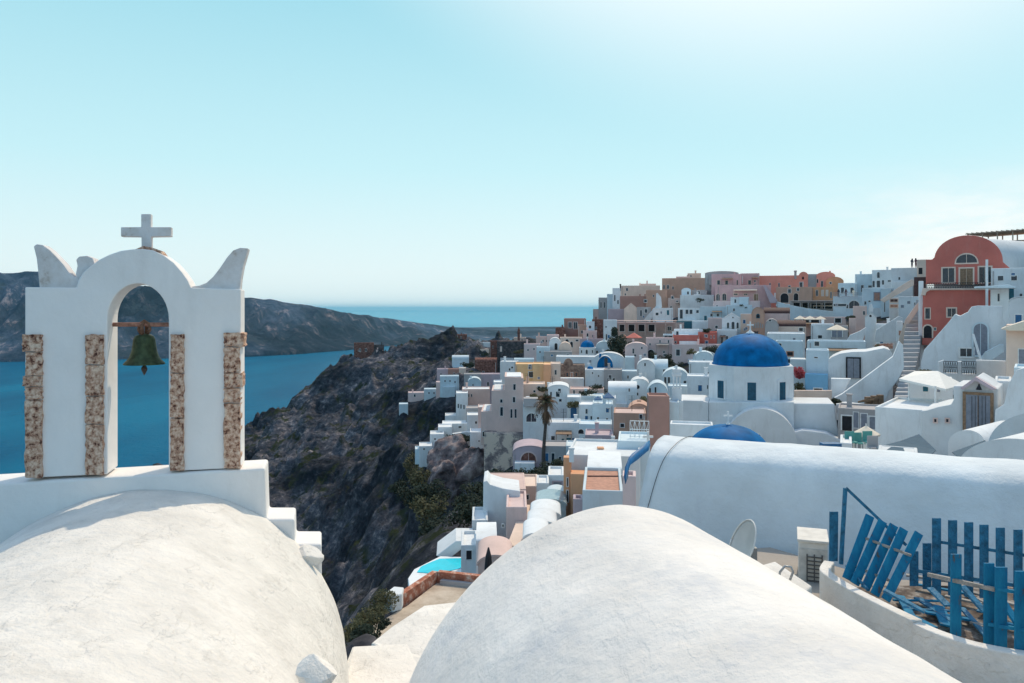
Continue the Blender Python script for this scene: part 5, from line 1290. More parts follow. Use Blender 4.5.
umbrella(810, 315.8, 12, 3.4, 145, 'middle one of the three cream parasols in front of the shaded café')
umbrella(820.5, 316, 11, 3.2, 146, 'rightmost of the three cream parasols in front of the shaded café')
Hs(811, 834, 324, 346, 122, 6, 'w', wins='w820,336.8,4,3.4,x', label='white cube with one small square window left of the peach parasol')
Hs(831, 848, 326, 344, 120, 5, 'g', wins='d837,332.5,10,9,gd', label='grey double door front under the peach parasol')
umbrella(837, 324.5, 20, 5, 115, 'peach coloured parasol in front of a grey double door', 'cv')
Hs(849, 856, 318, 340, 124, 2, 'be', label='rough beige gate pillar right of the peach parasol', cat='pillar', name='stone_pillar')
# ---- white cluster above the dome, right
Hs(838, 857, 283, 304, 175, 7, 'wb', wins='w842.5,290.5,3,6;w852,290.5,3,6', label='bluish house with two windows right of the orange skyline houses')
Hs(855, 873, 274, 300, 178, 8, 'wb', wins='w862.3,288.5,2.6,7;w870,286.5,3.6,2.4', label='taller bluish house with a dark doorway on the right skyline')
Hs(872, 893, 269.8, 294, 174, 8, 'w', wins='a878.4,275,2.6,6;w873.6,284,2.2,6.4;w878.4,284,3.4,7;w883,282.4,2,4.6;w889.3,281,3,1.8', label='white house with an arched window above three dark doors, right skyline')
Hs(891, 919, 267.8, 290, 150, 8, 'w', wins='w899.3,278.5,1.8,3', label='long bluish house below the two people on the right skyline')
Hs(893.5, 901, 275, 292, 165, 5, 'w', wins='w899,278.5,1.6,3', label='small white framed porch in the middle of the upper right cluster')
Hs(833, 865, 296, 316, 160, 6, 'wb', wins='a854,304.5,10,8,k;w840,305,12,2.6,k', label='bluish terrace house with a wide arched window under the balcony')
railing(833, 858, 292.5, 297, 159, 'thin railing along the bluish terrace above the wide arched window', mat='g', n=18)
Hs(862, 886, 288, 316, 155, 7, 'wb', wins='w877,296.5,5.4,8,te,g;w865.3,303,2,3.4;w869.5,301.3,2.2,1.6', label='bluish house with a rust coloured latticed window')
Hs(881, 891, 288, 314, 150, 6, 'wb', wins='w884.6,306,1,12,k', label='narrow pale blue block left of the dark red shutters')
Hs(889, 899.5, 297.5, 322, 142, 5, 'w', wins='w894,300.5,7,3.2,dr,c;w894,306,7,3,te,c', label='white house with stacked rust red shutters')
Hs(898.5, 921, 296.5, 330, 132, 7, 'w', label='blank white wall-house left of the red arched mansion')
Hs(914, 926, 277, 300, 138, 6, 'dr', label='dark red brown block tucked left of the red arched mansion')
Hs(917, 927, 259.5, 284, 146, 6, 'c', wins='w920.5,271,4,7,x,c', roof='w', label='cream roof room between the two people and the red arched mansion')
poly('stair_parapet', [(880, 300), (898, 287.5), (912, 279), (914, 280.5), (914, 285), (900, 293), (884, 302.5)], 136, 1, 'c', 'pale sloping stair parapet below the upper right cluster', 'stair wall')
Hs(853, 867, 306, 332, 128, 6, 'be', wins='w864,313,2,4', label='plain grey beige block right of the café')
# scalloped belfry
r_, pl_ = Hs(865, 876.5, 312, 336, 116, 1.6, 'w', 'g', rise=5, wins='o870.5,316,2.6,2.6,x', label='small white scalloped belfry above the planted roof', cat='belfry', name='belfry')
mb = MB(); mb.prism([pl_.hit(x, y, .2) for x, y in [(869.3, 314), (868.6, 308), (869.6, 305), (871, 303.5), (872.4, 305), (873.2, 308), (872.4, 314)]], pl_.n*1.0); mb.build('finial', M['w'], r_, bevel=.03)
poly('stair_parapet', [(846, 342), (850, 335), (860, 331), (866, 327), (866, 332), (862, 342)], 112, 1, 'w', 'small curved white parapet left of the scalloped belfry', 'stair wall')
Hs(876, 899, 324, 344, 110, 5, 'w', wins='w880,333,5,4,dr', label='white house beside the scalloped belfry with a dark red opening')
poly('stair_parapet', [(874, 342), (876, 330), (899, 316), (903, 318), (901, 342)], 106, 1, 'w', 'broad white sloping parapet right of the scalloped belfry', 'stair wall')
r_, pl_ = Hs(896.5, 903, 321, 350, 98, 1.2, 'w', wins='w900,333,2.6,5,te', label='small white gate pillar with a lantern at the foot of the upper stair', cat='gate pillar', name='gate_pillar')

# ---- the big domed church
YC = 70
ac_ = (750.2-512)/F; cc = Vector((ac_*(YC+4.2), YC+4.2, 0))
church2 = empty('domed_church', Vector((cc.x, cc.y, zat(432, YC))), 'big white church with an eight-sided drum and a large blue dome', 'church', 'blue domed churches')
Rd = 40.6*(YC+2)/F*1.0
ang0 = math.atan2(-1, 0) - math.atan(ac_) + R(2)
zd0, zd1 = zat(406, YC), zat(367.5, YC)
octp = [Vector((cc.x + Rd/math.cos(PI/8)*math.cos(ang0+PI/8+i*PI/4), cc.y + Rd/math.cos(PI/8)*math.sin(ang0+PI/8+i*PI/4), 0)) for i in range(8)]
mb = MB(); mb.prism([Vector((p.x, p.y, zd0)) for p in octp], (0, 0, zd1-zd0)); mb.build('drum', M['w'], church2, bevel=.03)
rD = 35.9*(YC+4.2)/F; hD = (zat(334.6, YC+4.2) - zd1 - .02)
mb = MB(); cd = Vector((cc.x, cc.y, zd1+.005))
mb.lathe(cd, [(rD+.12, 0), (rD+.12, .10), (rD, .14)] + [(rD*math.cos(PI/2*i/20), .14+hD*math.sin(PI/2*i/20)) for i in range(1, 20)] + [(.02, .14+hD)], 56)
dmo = mb.build('dome', M['bd'], church2, smooth=True)
mb = MB(); mb.lathe(cd + Vector((0, 0, hD+.08)), [(.42, 0), (.38, .14), (.2, .24), (.05, .3)], 16); mb.build('dome_cap', M['w'], church2, smooth=True)
make_cross(church2, cd + Vector((0, 0, hD+.3)), 1.0, (math.cos(-math.atan(ac_)), math.sin(-math.atan(ac_)), 0))
for i in range(8):
    a = ang0 + i*PI/4; nrm_ = Vector((math.cos(a), math.sin(a), 0))
    fpl = Plane(cc.x + nrm_.x*Rd, cc.y + nrm_.y*Rd, (-nrm_.y, nrm_.x))
    if fpl.n.dot(nrm_) > 0: fpl = Plane(fpl.p.x, fpl.p.y, (nrm_.y, -nrm_.x))
    zc0 = zat(402, YC); hw = .62; hh_ = 1.85
    fr = [fpl.pt(-hw, zc0), fpl.pt(hw, zc0), fpl.pt(hw, zc0+hh_)] + [fpl.pt(hw*math.cos(PI*k/8), zc0+hh_+hw*.45*math.sin(PI*k/8)) for k in range(1, 8)] + [fpl.pt(-hw, zc0+hh_)]
    mb = MB(); mb.prism([p - fpl.n*.09 for p in fr], fpl.n*.1, 0)
    inn = [fpl.pt(-hw*.62, zc0+.1), fpl.pt(hw*.62, zc0+.1), fpl.pt(hw*.62, zc0+hh_-.1), fpl.pt(-hw*.62, zc0+hh_-.1)]
    mb.prism([p - fpl.n*.11 for p in inn], fpl.n*.03, 1)
    for q in (-1, 0, 1): mb.bar(fpl.pt(hw*.31*q, zc0+.1, -.12), fpl.pt(hw*.31*q, zc0+hh_-.1, -.12), .025, .02, fpl.u, 1)
    mb.build('window', [M['w'], M['dw']], church2)
plC = Plane(ac_*YC, YC, (math.cos(-math.atan(ac_)), math.sin(-math.atan(ac_))))
mb = MB(); mb.prism([plC.hit(x, y) for x, y in [(708.5, 470), (708.5, 402), (794, 402), (794, 470)]], plC.n*9.5); mb.build('nave', M['w'], church2, bevel=.08)
def archp(x0, x1, ys, yt, n=20): return [((x0+x1)/2 + (x1-x0)/2*math.cos(PI*i/n), ys-(ys-yt)*math.sin(PI*i/n)) for i in range(n+1)]
mb = MB(); mb.prism([plC.hit(x, y, -2.2) for x, y in [(722, 470), (798, 470)] + archp(722, 798, 449, 405.5)], plC.n*2.2); mb.build('front_vault', M['w'], church2, auto=40)
r_, pl_ = plC, None
opening(church2, Plane(plC.pt(0, 0, -2.2).x, plC.pt(0, 0, -2.2).y, plC.u), 'a758.5,437.5,5,7,k')
mb = MB(); mb.prism([plC.hit(x, y, .6) for x, y in [(793, 470), (793, 404), (835, 404.5), (845, 470)]], plC.n*5); mb.build('side_wing', M['w'], church2, bevel=.12)
mb = MB(); mb.prism([plC.hit(x, y, -1.2) for x, y in [(793, 470), (793, 430), (801, 428), (812, 429), (826, 431), (838, 437), (850, 447), (850, 470)]], plC.n*1.4); mb.build('front_wall', M['w'], church2, bevel=.12)
mb = MB(); mb.prism([plC.hit(x, y, -.2) for x, y in [(674.5, 470), (674.5, 401), (676, 399.8), (703, 400.5), (704, 401.5), (708.4, 402), (708.4, 470)]], plC.n*5); mb.build('side_wing', M['w'], church2, bevel=.12)
# parapet strip with worn plaster
poly('garden_wall', [(794, 404), (794, 390.5), (832, 390.5), (832, 404)], 77, .5, 'crumb' if False else 'c', 'stained cream parapet panel right of the church drum', 'garden wall')
# belfry beside it: tiered tower
def bell_tier():
    Y = 66; root = empty('church_belfry', at(677, 430, Y), 'slender white tiered belfry left of the big domed church', 'belfry', )
    u = (math.cos(-.2), math.sin(-.2), 0)
    def blk(nm, x, y0, y1, w, m='w', d=None):
        mb = MB(); b = at(x, y1, Y); ww = w*Y/F; mb.box(b, ww, d or ww, (y1-y0)*Y/F, u); mb.build(nm, M[m], root, bevel=.03)
    blk('shaft', 677, 400, 450, 11.5); blk('tier', 676.8, 388, 399.9, 9.2)
    for sx in (-3.2, 0, 3.2):
        mb = MB(); mb.box(at(676.8+sx, 388, Y), 1.5*Y/F, 9.0*Y/F*.9, 13.0*Y/F, u); mb.build('pillar', M['w'], root)
    blk('tier', 676.6, 373, 376, 9.4); blk('tier', 676.6, 369, 373, 8.2); blk('finial', 676.4, 365.2, 369, 2.2)
bell_tier()
for o_ in ():
    pass
# brown block and its terrace
Hs(648.5, 669.5, 396, 450, 63, 2.5, 'br', label='tall windowless brown rose block left of the big domed church', yaw=4)
Hs(669, 679, 402, 446, 63.5, 3, 'wb', label='pale blue corner shaft between the brown block and the belfry')
poly('terrace_wall', [(680, 402), (681, 396.8), (707, 397.8), (707, 402)], 76, .5, 'te', 'terracotta terrace wall between the belfry and the church drum', 'terrace wall')
Hs(670, 713, 424.5, 447, 56, 1.8, 'w', label='flat white roof terrace below the brown block, partly hidden by the long vault')
# little front dome with cross
YF = 33
fd = empty('small_domed_chapel', at(730, 470, YF), 'low blue and white dome with a cross showing over the long vault', 'chapel', 'blue domed churches')
cfd = at(728, 424.5, YF+1.9); rf_ = 43*YF/F
M['bdw'] = M['bd']
mb = MB(); hF = 1.35
mb.lathe(cfd - Vector((0, 0, hF)), [(rf_*math.cos(PI/2*i/16), hF*math.sin(PI/2*i/16)) for i in range(16)] + [(.02, hF)], 48); mb.build('dome', M['bd'], fd, smooth=True)
mb = MB(); mb.lathe(cfd - Vector((0, 0, hF+2.2)), [(rf_+.12, 0), (rf_+.12, 2.2)], 48); mb.build('drum', M['w'], fd)
make_cross(fd, cfd - Vector((0, 0, .02)), .62, (1, 0, 0))

# ---- white houses right of the dome
Hs(807, 866, 341, 366, 96, 7, 'wb', roof='w', label='long low white roof in front of the peach parasol')
r_, pl_ = Hs(806, 829, 350, 404, 86, 6, 'wb', roof='w', wins='w816,357.5,3.4,1.4,x', label='pale blue-white cube with a tiny vent, right of the blue dome')
Hs(805, 828, 374, 404, 84.6, 1.1, 'sk', 'w', wins='w818,389.5,8,2.6,x', label='bright sky-blue painted wall at the foot of the pale cube')
poly('vaulted_house', [(828, 410), (828, 360), (832, 357), (840, 353.5), (852, 351.8), (866, 351.5), (884, 348), (890, 350), (893, 356), (893, 410)], 84, 6, 'w', 'white rounded house front carrying a grey panelled door left of the great stair wall', 'house', group='houses stepping up the hillside')
a_ = (860-512)/F; pD = Plane(a_*83.9, 83.9, (math.cos(-math.atan(a_)), math.sin(-math.atan(a_))))
dr_ = empty('door_and_frame', pD.hit(853.4, 378), 'grey panelled double door set in the rounded white house', 'door')
opening(dr_, pD, 'd853.4,368,12,20,gd,bk')
poly('garden_wall', [(831, 410), (831, 378.5), (851, 379), (847, 386), (842, 398), (840, 410)], 80, 1, 'w', 'white angular wall before the grey panelled door', 'garden wall')
poly('stair_wall', [(834, 420), (834, 398), (842, 394), (860, 381), (880, 366), (893, 356.5), (899, 341), (903, 345), (904, 368), (898, 380), (889, 392), (884, 406), (884, 420)], 77, 1.2, 'w', 'great white wall climbing diagonally beside the long public stair', 'stair wall')
poly('water_trough', [(836, 413), (836, 404), (846, 403.5), (866, 406), (882, 413), (886, 420), (874, 420), (866, 413), (850, 409.5)], 70, 1.6, 'w', 'curved white canopy wall sweeping over the dark doorways', 'wall')
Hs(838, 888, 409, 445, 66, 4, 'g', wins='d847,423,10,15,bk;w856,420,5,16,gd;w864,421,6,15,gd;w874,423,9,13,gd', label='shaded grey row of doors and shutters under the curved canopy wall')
wb_ = empty('wood_pile', at(871, 404, 74), 'pile of brown boards and crates under the great stair wall', 'wood pile')
rr_ = random.Random(3)
for i in range(7):
    mb = MB(); mb.bar(at(858+i*1.5, 402-i*.4, 74.2), at(874+i*1.5, 400-i*.7, 74.0+.1*i), .16, .1, (0, 0, 1)); mb.build('board', M['wd'], wb_)
for i in range(3):
    mb = MB(); mb.box(at(868+i*6, 404, 74.5), .5, .5, .7+.1*i); mb.build('crate', M['wd'], wb_)
# great stair
stairs('public_staircase', [(888, 916, 436, 60), (891, 915, 412, 66), (896, 912, 392, 72), (903, 915, 372, 79), (903, 920, 350, 86), (905, 921, 330, 95), (912, 921, 312, 103), (917, 922, 300, 110)], 34, 'long whitewashed public staircase climbing to the red mansion', mat='str')
poly('stair_wall', [(897, 360), (899, 338), (905, 320), (915, 306), (921.5, 299), (923, 303), (917, 312), (908, 325), (905, 345), (904, 360)], 97, .7, 'c', 'cream sloping parapet on the left edge of the upper public stair', 'stair wall')
Hs(918.5, 923.5, 281, 345, 92, 1, 'w', label='tall slim white post at the left corner of the red mansion', cat='post', name='corner_post')
# planter on roof
pr_ = empty('roof_planter', at(884, 347, 93), 'terracotta trough of dry red plants on the roof edge', 'planter')
mb = MB(); mb.box(at(885, 348.5, 93), 1.7, .5, .4, (1, -.4, 0)); mb.build('trough', M['te'], pr_, bevel=.02)
leaf_mass('plants', pr_, at(884, 344.8, 93), (1.3, .4, .35), 260, .12, M['te'], 3)
leaf_mass('greenery', pr_, at(879, 346, 93), (.6, .4, .3), 160, .12, M['lo'], 4)

# ---- red mansion
YR = 90; a_ = (967-512)/F; pR = Plane(a_*YR, YR, (math.cos(-math.atan(a_)+R(3)), math.sin(-math.atan(a_)+R(3))))
red = empty('red_mansion', pR.hit(967, 330), 'red mansion with a great round-arched front and pale framed windows', 'mansion')
pts = [(926, 284), (926, 259.5), (932, 259.5)] + [(968.5 - 34.5*math.cos(PI*i/22), 262 - 26.8*math.sin(PI*i/22)**.9) for i in range(1, 22)] + [(1003, 262), (1010, 268), (1010, 284)]
mb = MB(); mb.prism([pR.hit(x, y) for x, y in pts], pR.n*.8); mb.build('arched_front', M['r'], red, bevel=.05)
mb = MB(); mb.prism([pR.hit(x, y, .8) for x, y in [(934, 290)] + [(968.5 - 33.6*math.cos(PI*i/22), 262.4 - 25.8*math.sin(PI*i/22)**.9) for i in range(0, 23)] + [(1003, 290)]], pR.n*9 + pR.u*6.0); mb.build('vault_roof', M['w'], red, auto=40)
pR2 = Plane(pR.pt(0, 0, -1.2).x, pR.pt(0, 0, -1.2).y, pR.u)
mb = MB(); mb.prism([pR2.hit(x, y) for x, y in [(922, 345), (923, 289), (991, 289), (991, 345)]], pR.n*1.99); mb.build('lower_wall', M['r'], red, bevel=.05)
mb = MB(); mb.prism([pR2.hit(x, y, -.25) for x, y in [(921, 295), (922.5, 289), (922.5, 288.2), (991, 288.2), (991, 289.4), (989, 290.5), (987, 290.5), (984, 290), (930, 290.2), (926.5, 292), (925.5, 295.5)]], pR.n*2.2); mb.build('balcony_slab', M['c'], red, bevel=.03)
for w in ['w948.4,275.2,11,15,k,c', 'd966.4,276.5,12,17,d,c', 'w985,274.6,11,16,k,c', 'a966.5,258.5,19,9.5,k,c']: opening(red, pR, w)
for w in ['w927.6,313.5,4.6,11,k,c', 'w951.6,312.5,8,9,k,c', 'A927.8,331.5,8,13,x,c', 'w935,329,2,3,t,c']: opening(red, pR2, w)
rl = railing(927, 990, 282.6, 288, YR-1.4, 'black wrought iron balcony railing across the red mansion', n=26, yaw=3)
Hs(991, 1030, 268, 305, 84, 7, 'w', wins='w1021,297,2.4,7', label='white wall-house attached to the right of the red mansion')
Hs(990.5, 1009, 286.5, 322, 80, 4, 'w', wins='w998.6,297.5,2,8', label='white porch block with one slit window right of the balcony')
poly('porch_roof', [(974, 286.6), (988, 286), (1008, 284.5), (1016, 287), (1016, 288.2), (974, 288.2)], 79, 2.2, 'wb', 'thin projecting porch slab at the right end of the red mansion balcony', 'porch roof')
Hs(985.5, 988.2, 259.5, 288, 85, .4, 'w', label='slim white standing pipe in front of the red mansion', cat='pipe', name='vent_pipe')
Hs(1008, 1014, 288, 330, 80.5, 3, 'tl', 'b', label='narrow teal shaded shaft right of the white porch block', cat='shaft')
Hs(1000, 1040, 252, 272, 104, 8, 'w', 'v', rise=14, label='big white vault behind the red mansion, at the right edge')
Hs(996, 1040, 240, 262, 118, 8, 'c', wins='a1018,243,5,5,x,t', label='cream rooftop house under the long pergola on the right skyline')
pergola(968, 1045, 231.5, 244, 116, 7, 6, 'long reed-covered pergola on the skyline at the top right', mat='reed', yaw=-22, nb=16)
# white sculpted mass below the red mansion
poly('terrace_house', [(921, 395), (921, 362), (924, 350), (933, 340), (947, 324), (955, 314), (960, 316), (968, 312), (972, 306.5), (978, 305.5), (1003, 306), (1003, 318), (1008, 326), (1008, 395)], 74, 5, 'w', 'sculpted white terrace house rising diagonally below the red mansion', 'house')
a_ = (964.5-512)/F; pT = Plane(a_*73.93, 73.93, (math.cos(-math.atan((964.5-512)/F)), math.sin(-math.atan((964.5-512)/F))))
na = empty('wall_niche', pT.hit(980, 360), 'tall shaded arched recess in the sculpted white terrace house', 'niche')
opening(na, pT, 'a980.5,339.5,13,33,g,wb'); 
opening(na, pT, 'w966.5,352.5,12,9,k,w')
mb = MB(); mb.bar(at(973, 334, 71.5), at(981, 361, 70.5), .18, .12, (1, 0, 0)); tag(mb.build('leaning_pole', M['wf'], loc=at(981, 361, 70.5)), 'thin white pole leaning against the arched recess', 'pole')
poly('stair_wall', [(978, 362), (985, 352), (1000, 344), (1004, 345), (1004, 352), (990, 362), (990, 366), (978, 366)], 71, .6, 'wb', 'pale stair flank rising right of the arched recess', 'stair wall')
Hs(1009, 1034, 297, 330, 70, 5, 'w', 'v', rise=5, wins='w1018.5,319,6,9,b,w', label='white rounded house with a bright blue window at the right edge')
Hs(1006, 1040, 325, 385, 60, 5, 'c', 'w', wins='w1022,357,6,16,g', label='cream front with a grey shutter under a bright roof, at the right edge')
poly('roof_slope', [(1000.5, 329), (1004, 327.5), (1040, 316), (1040, 331), (1010, 331)], 59.3, 4, 'cv', 'bright cream sloping roof edge at the right border', 'roof')
poly('garden_wall', [(938, 392), (938, 362), (943.5, 360), (946, 373), (957.5, 373), (957.5, 361.5), (962, 361.5), (962, 374), (975, 374), (976, 360), (1006, 361), (1006, 392)], 67, .6, 'w', 'white terrace parapet with black iron panels below the sculpted house', 'garden wall')
railing(943.6, 957.4, 361.5, 373, 66.6, 'left one of two black iron panels in the white parapet', n=6)
railing(961.8, 976, 361.5, 374, 66.6, 'right one of two black iron panels in the white parapet', n=6)
# square canopy on the terrace
um = empty('canopy', at(933, 407, 53), 'square cream canopy on white posts over the raised terrace', 'canopy')
mb = MB(); A1, A2, A3, A4, TP = at(899, 378.5, 53), at(946, 389, 50), at(964, 384.5, 55), at(915, 371, 58), at(938, 371, 54)
mb.v = [A1, A2, A3, A4, TP] + [p - Vector((0, 0, .15)) for p in (A1, A2, A3, A4)]; mb.f = [(0, 1, 4), (1, 2, 4), (2, 3, 4), (3, 0, 4), (0, 5, 6, 1), (1, 6, 7, 2), (2, 7, 8, 3), (3, 8, 5, 0), (5, 8, 7, 6)]; mb.m = [0]*9
mb.build('cloth', M['wc'], um)
for (x, y0, y1, Y) in ((909, 378, 406, 53), (935.5, 386, 408, 50.5), (962, 384, 400, 55)):
    mb = MB(); mb.tube([at(x, y1, Y), at(x, y0, Y)], .07, 8); mb.build('post', M['wf'], um)
Hs(910, 953, 380, 410, 58, 4, 'w', wins='w925.5,389,5,5.4,t;w938.6,388,3,8,g', label='white back wall-house behind the square canopy')
r_, pl_ = Hs(875, 926, 408.5, 460, 48, 7, 'w', roof='w', yaw=-10, label='large plain white retaining block under the canopy terrace')
poly('gatehouse', [(921, 470), (921, 411), (926, 410.5), (938, 407), (951, 404.5), (953.5, 400), (953.5, 386), (963, 386), (976, 377.5), (994, 388), (998, 389), (998, 440), (994, 455), (994, 470)], 44, 4.5, 'w', 'white gatehouse front with a small peaked top over a grey wooden door', 'house', yaw=-6)
a_ = (957-512)/F; pG = Plane(a_*43.95, 43.95, (math.cos(-math.atan((959.5-512)/F)+R(-6)), math.sin(-math.atan((959.5-512)/F)+R(-6))))
gd = empty('garden_gate', pG.hit(978, 437), 'tall grey weathered wooden double door in the peaked white gatehouse', 'door')
opening(gd, pG, 'd978,415,23,42,gd,wd')
for q in range(1, 6):
    mb = MB(); mb.bar(pG.hit(968.6+q*3.4, 434, -.07), pG.hit(968.6+q*3.4, 396, -.07), .02, .02, pG.u); mb.build('board_joint', M['ir'], gd)
mb = MB(); mb.prism([pG.hit(x, y, -.25) for x, y in [(961, 387.5), (976, 376.6), (996, 388.5), (993, 390), (976, 380.4), (963, 389.5)]], pG.n*.6)
tag(mb.build('gable_coping', M['lv'], loc=pG.hit(976, 378)), 'mauve coping along the little peaked top of the gatehouse', 'coping')
lam = empty('wall_lantern', pG.hit(979.3, 388, -.2), 'small black lantern hanging over the grey wooden double door', 'lantern')
mb = MB(); mb.lathe(pG.hit(979.3, 389.5, -.2), [(.16, 0), (.12, .1), (.05, .25), (.03, .34)], 12); mb.build('shade', M['ir'], lam)
vn = empty('vent_holes', pG.hit(941, 421), 'pair of small dark square vents in the white gatehouse front', 'vents')
opening(vn, pG, 'w935.4,420.5,3,4,x,be'); opening(vn, pG, 'w947.4,420.5,3,4,x,be')
Hs(995, 1012, 381, 440, 46, 4, 'w', label='white stepped block right of the peaked gatehouse')
poly('buttress', [(993, 455), (995, 410), (1004, 404), (1008, 385), (1016, 370), (1024, 368), (1060, 368), (1060, 470), (993, 470)], 41, 4, 'w', 'tall white buttress wall closing the right edge of the village', 'buttress', yaw=-8, xc=1020)
Hs(1014, 1050, 368, 382, 47, 4, 'wb', label='pale block on top of the tall white buttress')
# low curved roofs behind the long vault, right
def low_vault(name, x0, x1, yt, ys, Y, d, lab, yaw=0, mat='w'):
    a = ((x0+x1)/2-512)/F; ang = -math.atan(a)+R(yaw); pl = Plane(a*Y, Y, (math.cos(ang), math.sin(ang)))
    pts = [(x0, ys+150)] + [((x0+x1)/2 - (x1-x0)/2*math.cos(PI*i/24), ys-(ys-yt)*math.sin(PI*i/24)) for i in range(25)] + [(x1, ys+150)]
    mb = MB(); mb.prism([pl.hit(x, y) for x, y in pts], pl.n*d)
    return tag(mb.build(name, M[mat], loc=pl.hit((x0+x1)/2, ys+150), auto=40), lab, 'vaulted roof', 'low curved roofs behind the long vault')
low_vault('low_vault', 958, 1062, 438.5, 466, 26, 5, 'low sunlit curved roof just over the long vault at the right', yaw=-20)
low_vault('low_vault', 988, 1090, 412, 446, 32, 5, 'higher sunlit curved roof at the right edge under the buttress', yaw=-25)
low_vault('low_vault', 948, 985, 430, 444, 37, 5, 'small pale vaulted step in front of the grey wooden double door', yaw=-20)
# awning sails
def sail(pts, lab, mat='bl'):
    mb = MB(); mb.v = [at(*p) for p in pts] + [at(*p) - Vector((0, 0, .03)) for p in pts]; k = len(pts)
    mb.f = [tuple(range(k)), tuple(range(2*k-1, k-1, -1))] + [(i, (i+1) % k, k+(i+1) % k, k+i) for i in range(k)]; mb.m = [0]*len(mb.f)
    return tag(mb.build('shade_sail', M[mat], loc=at(*pts[0])), lab, 'shade sail')
M['slf'] = simple('slate_blue_fabric', (.055, .105, .15), rough=.9, var=.12)
sail([(876, 447, 36), (900, 441, 37), (919, 434, 38), (936, 450, 35), (930, 456, 33), (884, 456, 33)], 'slate blue triangular shade sail stretched under the white retaining block', 'slf')
sail([(952, 452, 34), (985, 440, 36), (990, 450, 33), (960, 458, 32)], 'second slate blue shade strip in front of the gatehouse', 'slf')
# parasol, chairs beyond the long vault
umbrella(866, 425.5, 26, 8, 46, 'cream parasol with a patterned top beside green chairs')
def chair(px, py, Y, lab, col):
    b = at(px, py, Y); root = empty('chair', b, lab, 'chair', 'chairs beyond the long vault')
    mb = MB(); mb.box(b + Vector((0, 0, .42)), .55, .5, .07); mb.build('seat', M[col], root, bevel=.02)
    mb = MB(); mb.box(b + Vector((0, .26, .42)), .55, .06, .6); mb.build('backrest', M[col], root, bevel=.02)
    for sx in (-.23, .23):
        for sy in (-.2, .2):
            mb = MB(); mb.box(b + Vector((sx, sy, 0)), .05, .05, .42); mb.build('leg', M['wf'], root)
M['grn'] = simple('green_cushion', (.10, .33, .30), rough=.8)
chair(851.5, 450, 43, 'green cushioned chair, leftmost beside the patterned parasol', 'grn')
chair(859, 451, 43.5, 'green cushioned chair between two others beside the patterned parasol', 'grn')
chair(869.5, 450, 42.5, 'green cushioned chair right of the parasol pole', 'grn')
chair(875, 457, 38, 'small folding chair with a grey seat in front of the shade sail', 'g')
Hs(840, 852, 443, 460, 41, 3, 'w', label='low white block beside the green chairs')
Hs(878, 918, 452, 462, 34, 1.6, 'w', 'b', label='flat sunlit white roof strip in front of the slate blue sail')
bx = MB(); bx.box(at(830.5, 449.5, 40), 1.0, .5, .35); tag(bx.build('blue_box', M['bl'], loc=at(830.5, 449.5, 40), bevel=.03), 'small blue box on the wall below the side wing of the church', 'box')

# ---- orange house group in front, below the palm
Hs(566, 640, 455.5, 500, 47, 6, 'w', yaw=-3, label='wide white roofed block over the orange house walls', roof='w')
Hs(563.5, 571.5, 457.5, 512, 46.2, .7, 'o', 'w', wins='w567.5,482,1.6,9,x;w567.5,496,2,12,x', label='orange side wall with two dark slits left of the white roofed block')
Hs(570.5, 586.5, 474, 510, 45.6, 1.2, 'o', 'w', label='orange front wall under the white roofed block')
Hs(587, 622, 465, 500, 42.5, 5, 'w', 'x', rise=4, label='low rounded white roof behind the brick-tiled terrace')
Hs(582.5, 623, 490.5, 520, 37, 5.5, 'wb', 'f', roof='te', label='pale block with a tan tiled roof terrace left of the long vault')
mb = MB(); b_ = at(605, 482.5, 40.5)
pc = empty('folded_sunshade', b_, 'long folded brown cover lying along the tiled roof terrace', 'cover')
for i in range(4): mb.tube([b_ + Vector((-.9, .1*i, .08*i)), b_ + Vector((.95, .1*i, .08*i))], .07, 8)
mb.build('folds', M['dr'], pc, smooth=True)
Hs(573, 583.5, 499, 520, 38.5, 1, 'lv', label='mauve post-like pier in front of the orange wall', cat='pier', name='pier')
r_, pl_ = Hs(548, 564, 475, 500, 52, 3, 'w', wins='d557.5,488,9,13,gd,lv', label='small white house with a dark grey door left of the orange wall')
Hs(536.5, 549, 483, 506, 50, 2.5, 'w', label='white stub tower left of the small grey-door house')
chimney(571.5, 447.5, 457, 4.5, 46, 'w', 'stout white chimney on the left end of the white roofed block')
chimney(600.5, 447, 456, 5, 50, 'o', 'peach coloured chimney with an arched vent on the white roofed block')
chimney(613, 436, 447, 3, 62, 'w', 'thin pointed white chimney left of the brown tower block')
Hs(622.5, 636, 476, 520, 34, 1.2, 'lp', label='pale pinkish pier at the left end of the long vault', cat='pier', name='pier')
# blue slide-like awning
M['awb'] = simple('royal_blue_shell', (.015, .16, .38), rough=.45, var=.15)
mb = MB(); cur = [(625, 475, 30), (626, 466, 30.3), (630, 456, 30.8), (637, 451, 31.2), (643, 446, 31.6), (648, 442, 32)]
L = [at(*p) for p in cur]; mb.v = []; 
for p in L: mb.v += [p + Vector((-.12, -.5, .05)), p + Vector((.16, .5, .0)), p + Vector((.20, .5, -.22)), p + Vector((-.06, -.5, -.26))]
for i in range(len(L)-1):
    for k in range(4): a = i*4+k; c = i*4+(k+1) % 4; mb.f.append((a, c, c+4, a+4)); mb.m.append(0)
mb.f += [(0, 1, 2, 3), tuple(len(mb.v)-4+k for k in (3, 2, 1, 0))]; mb.m += [0, 0]
tag(mb.build('curved_blue_canopy', M['awb'], loc=L[0], smooth=True), 'curved royal blue canopy hugging the left end of the long vault', 'canopy')
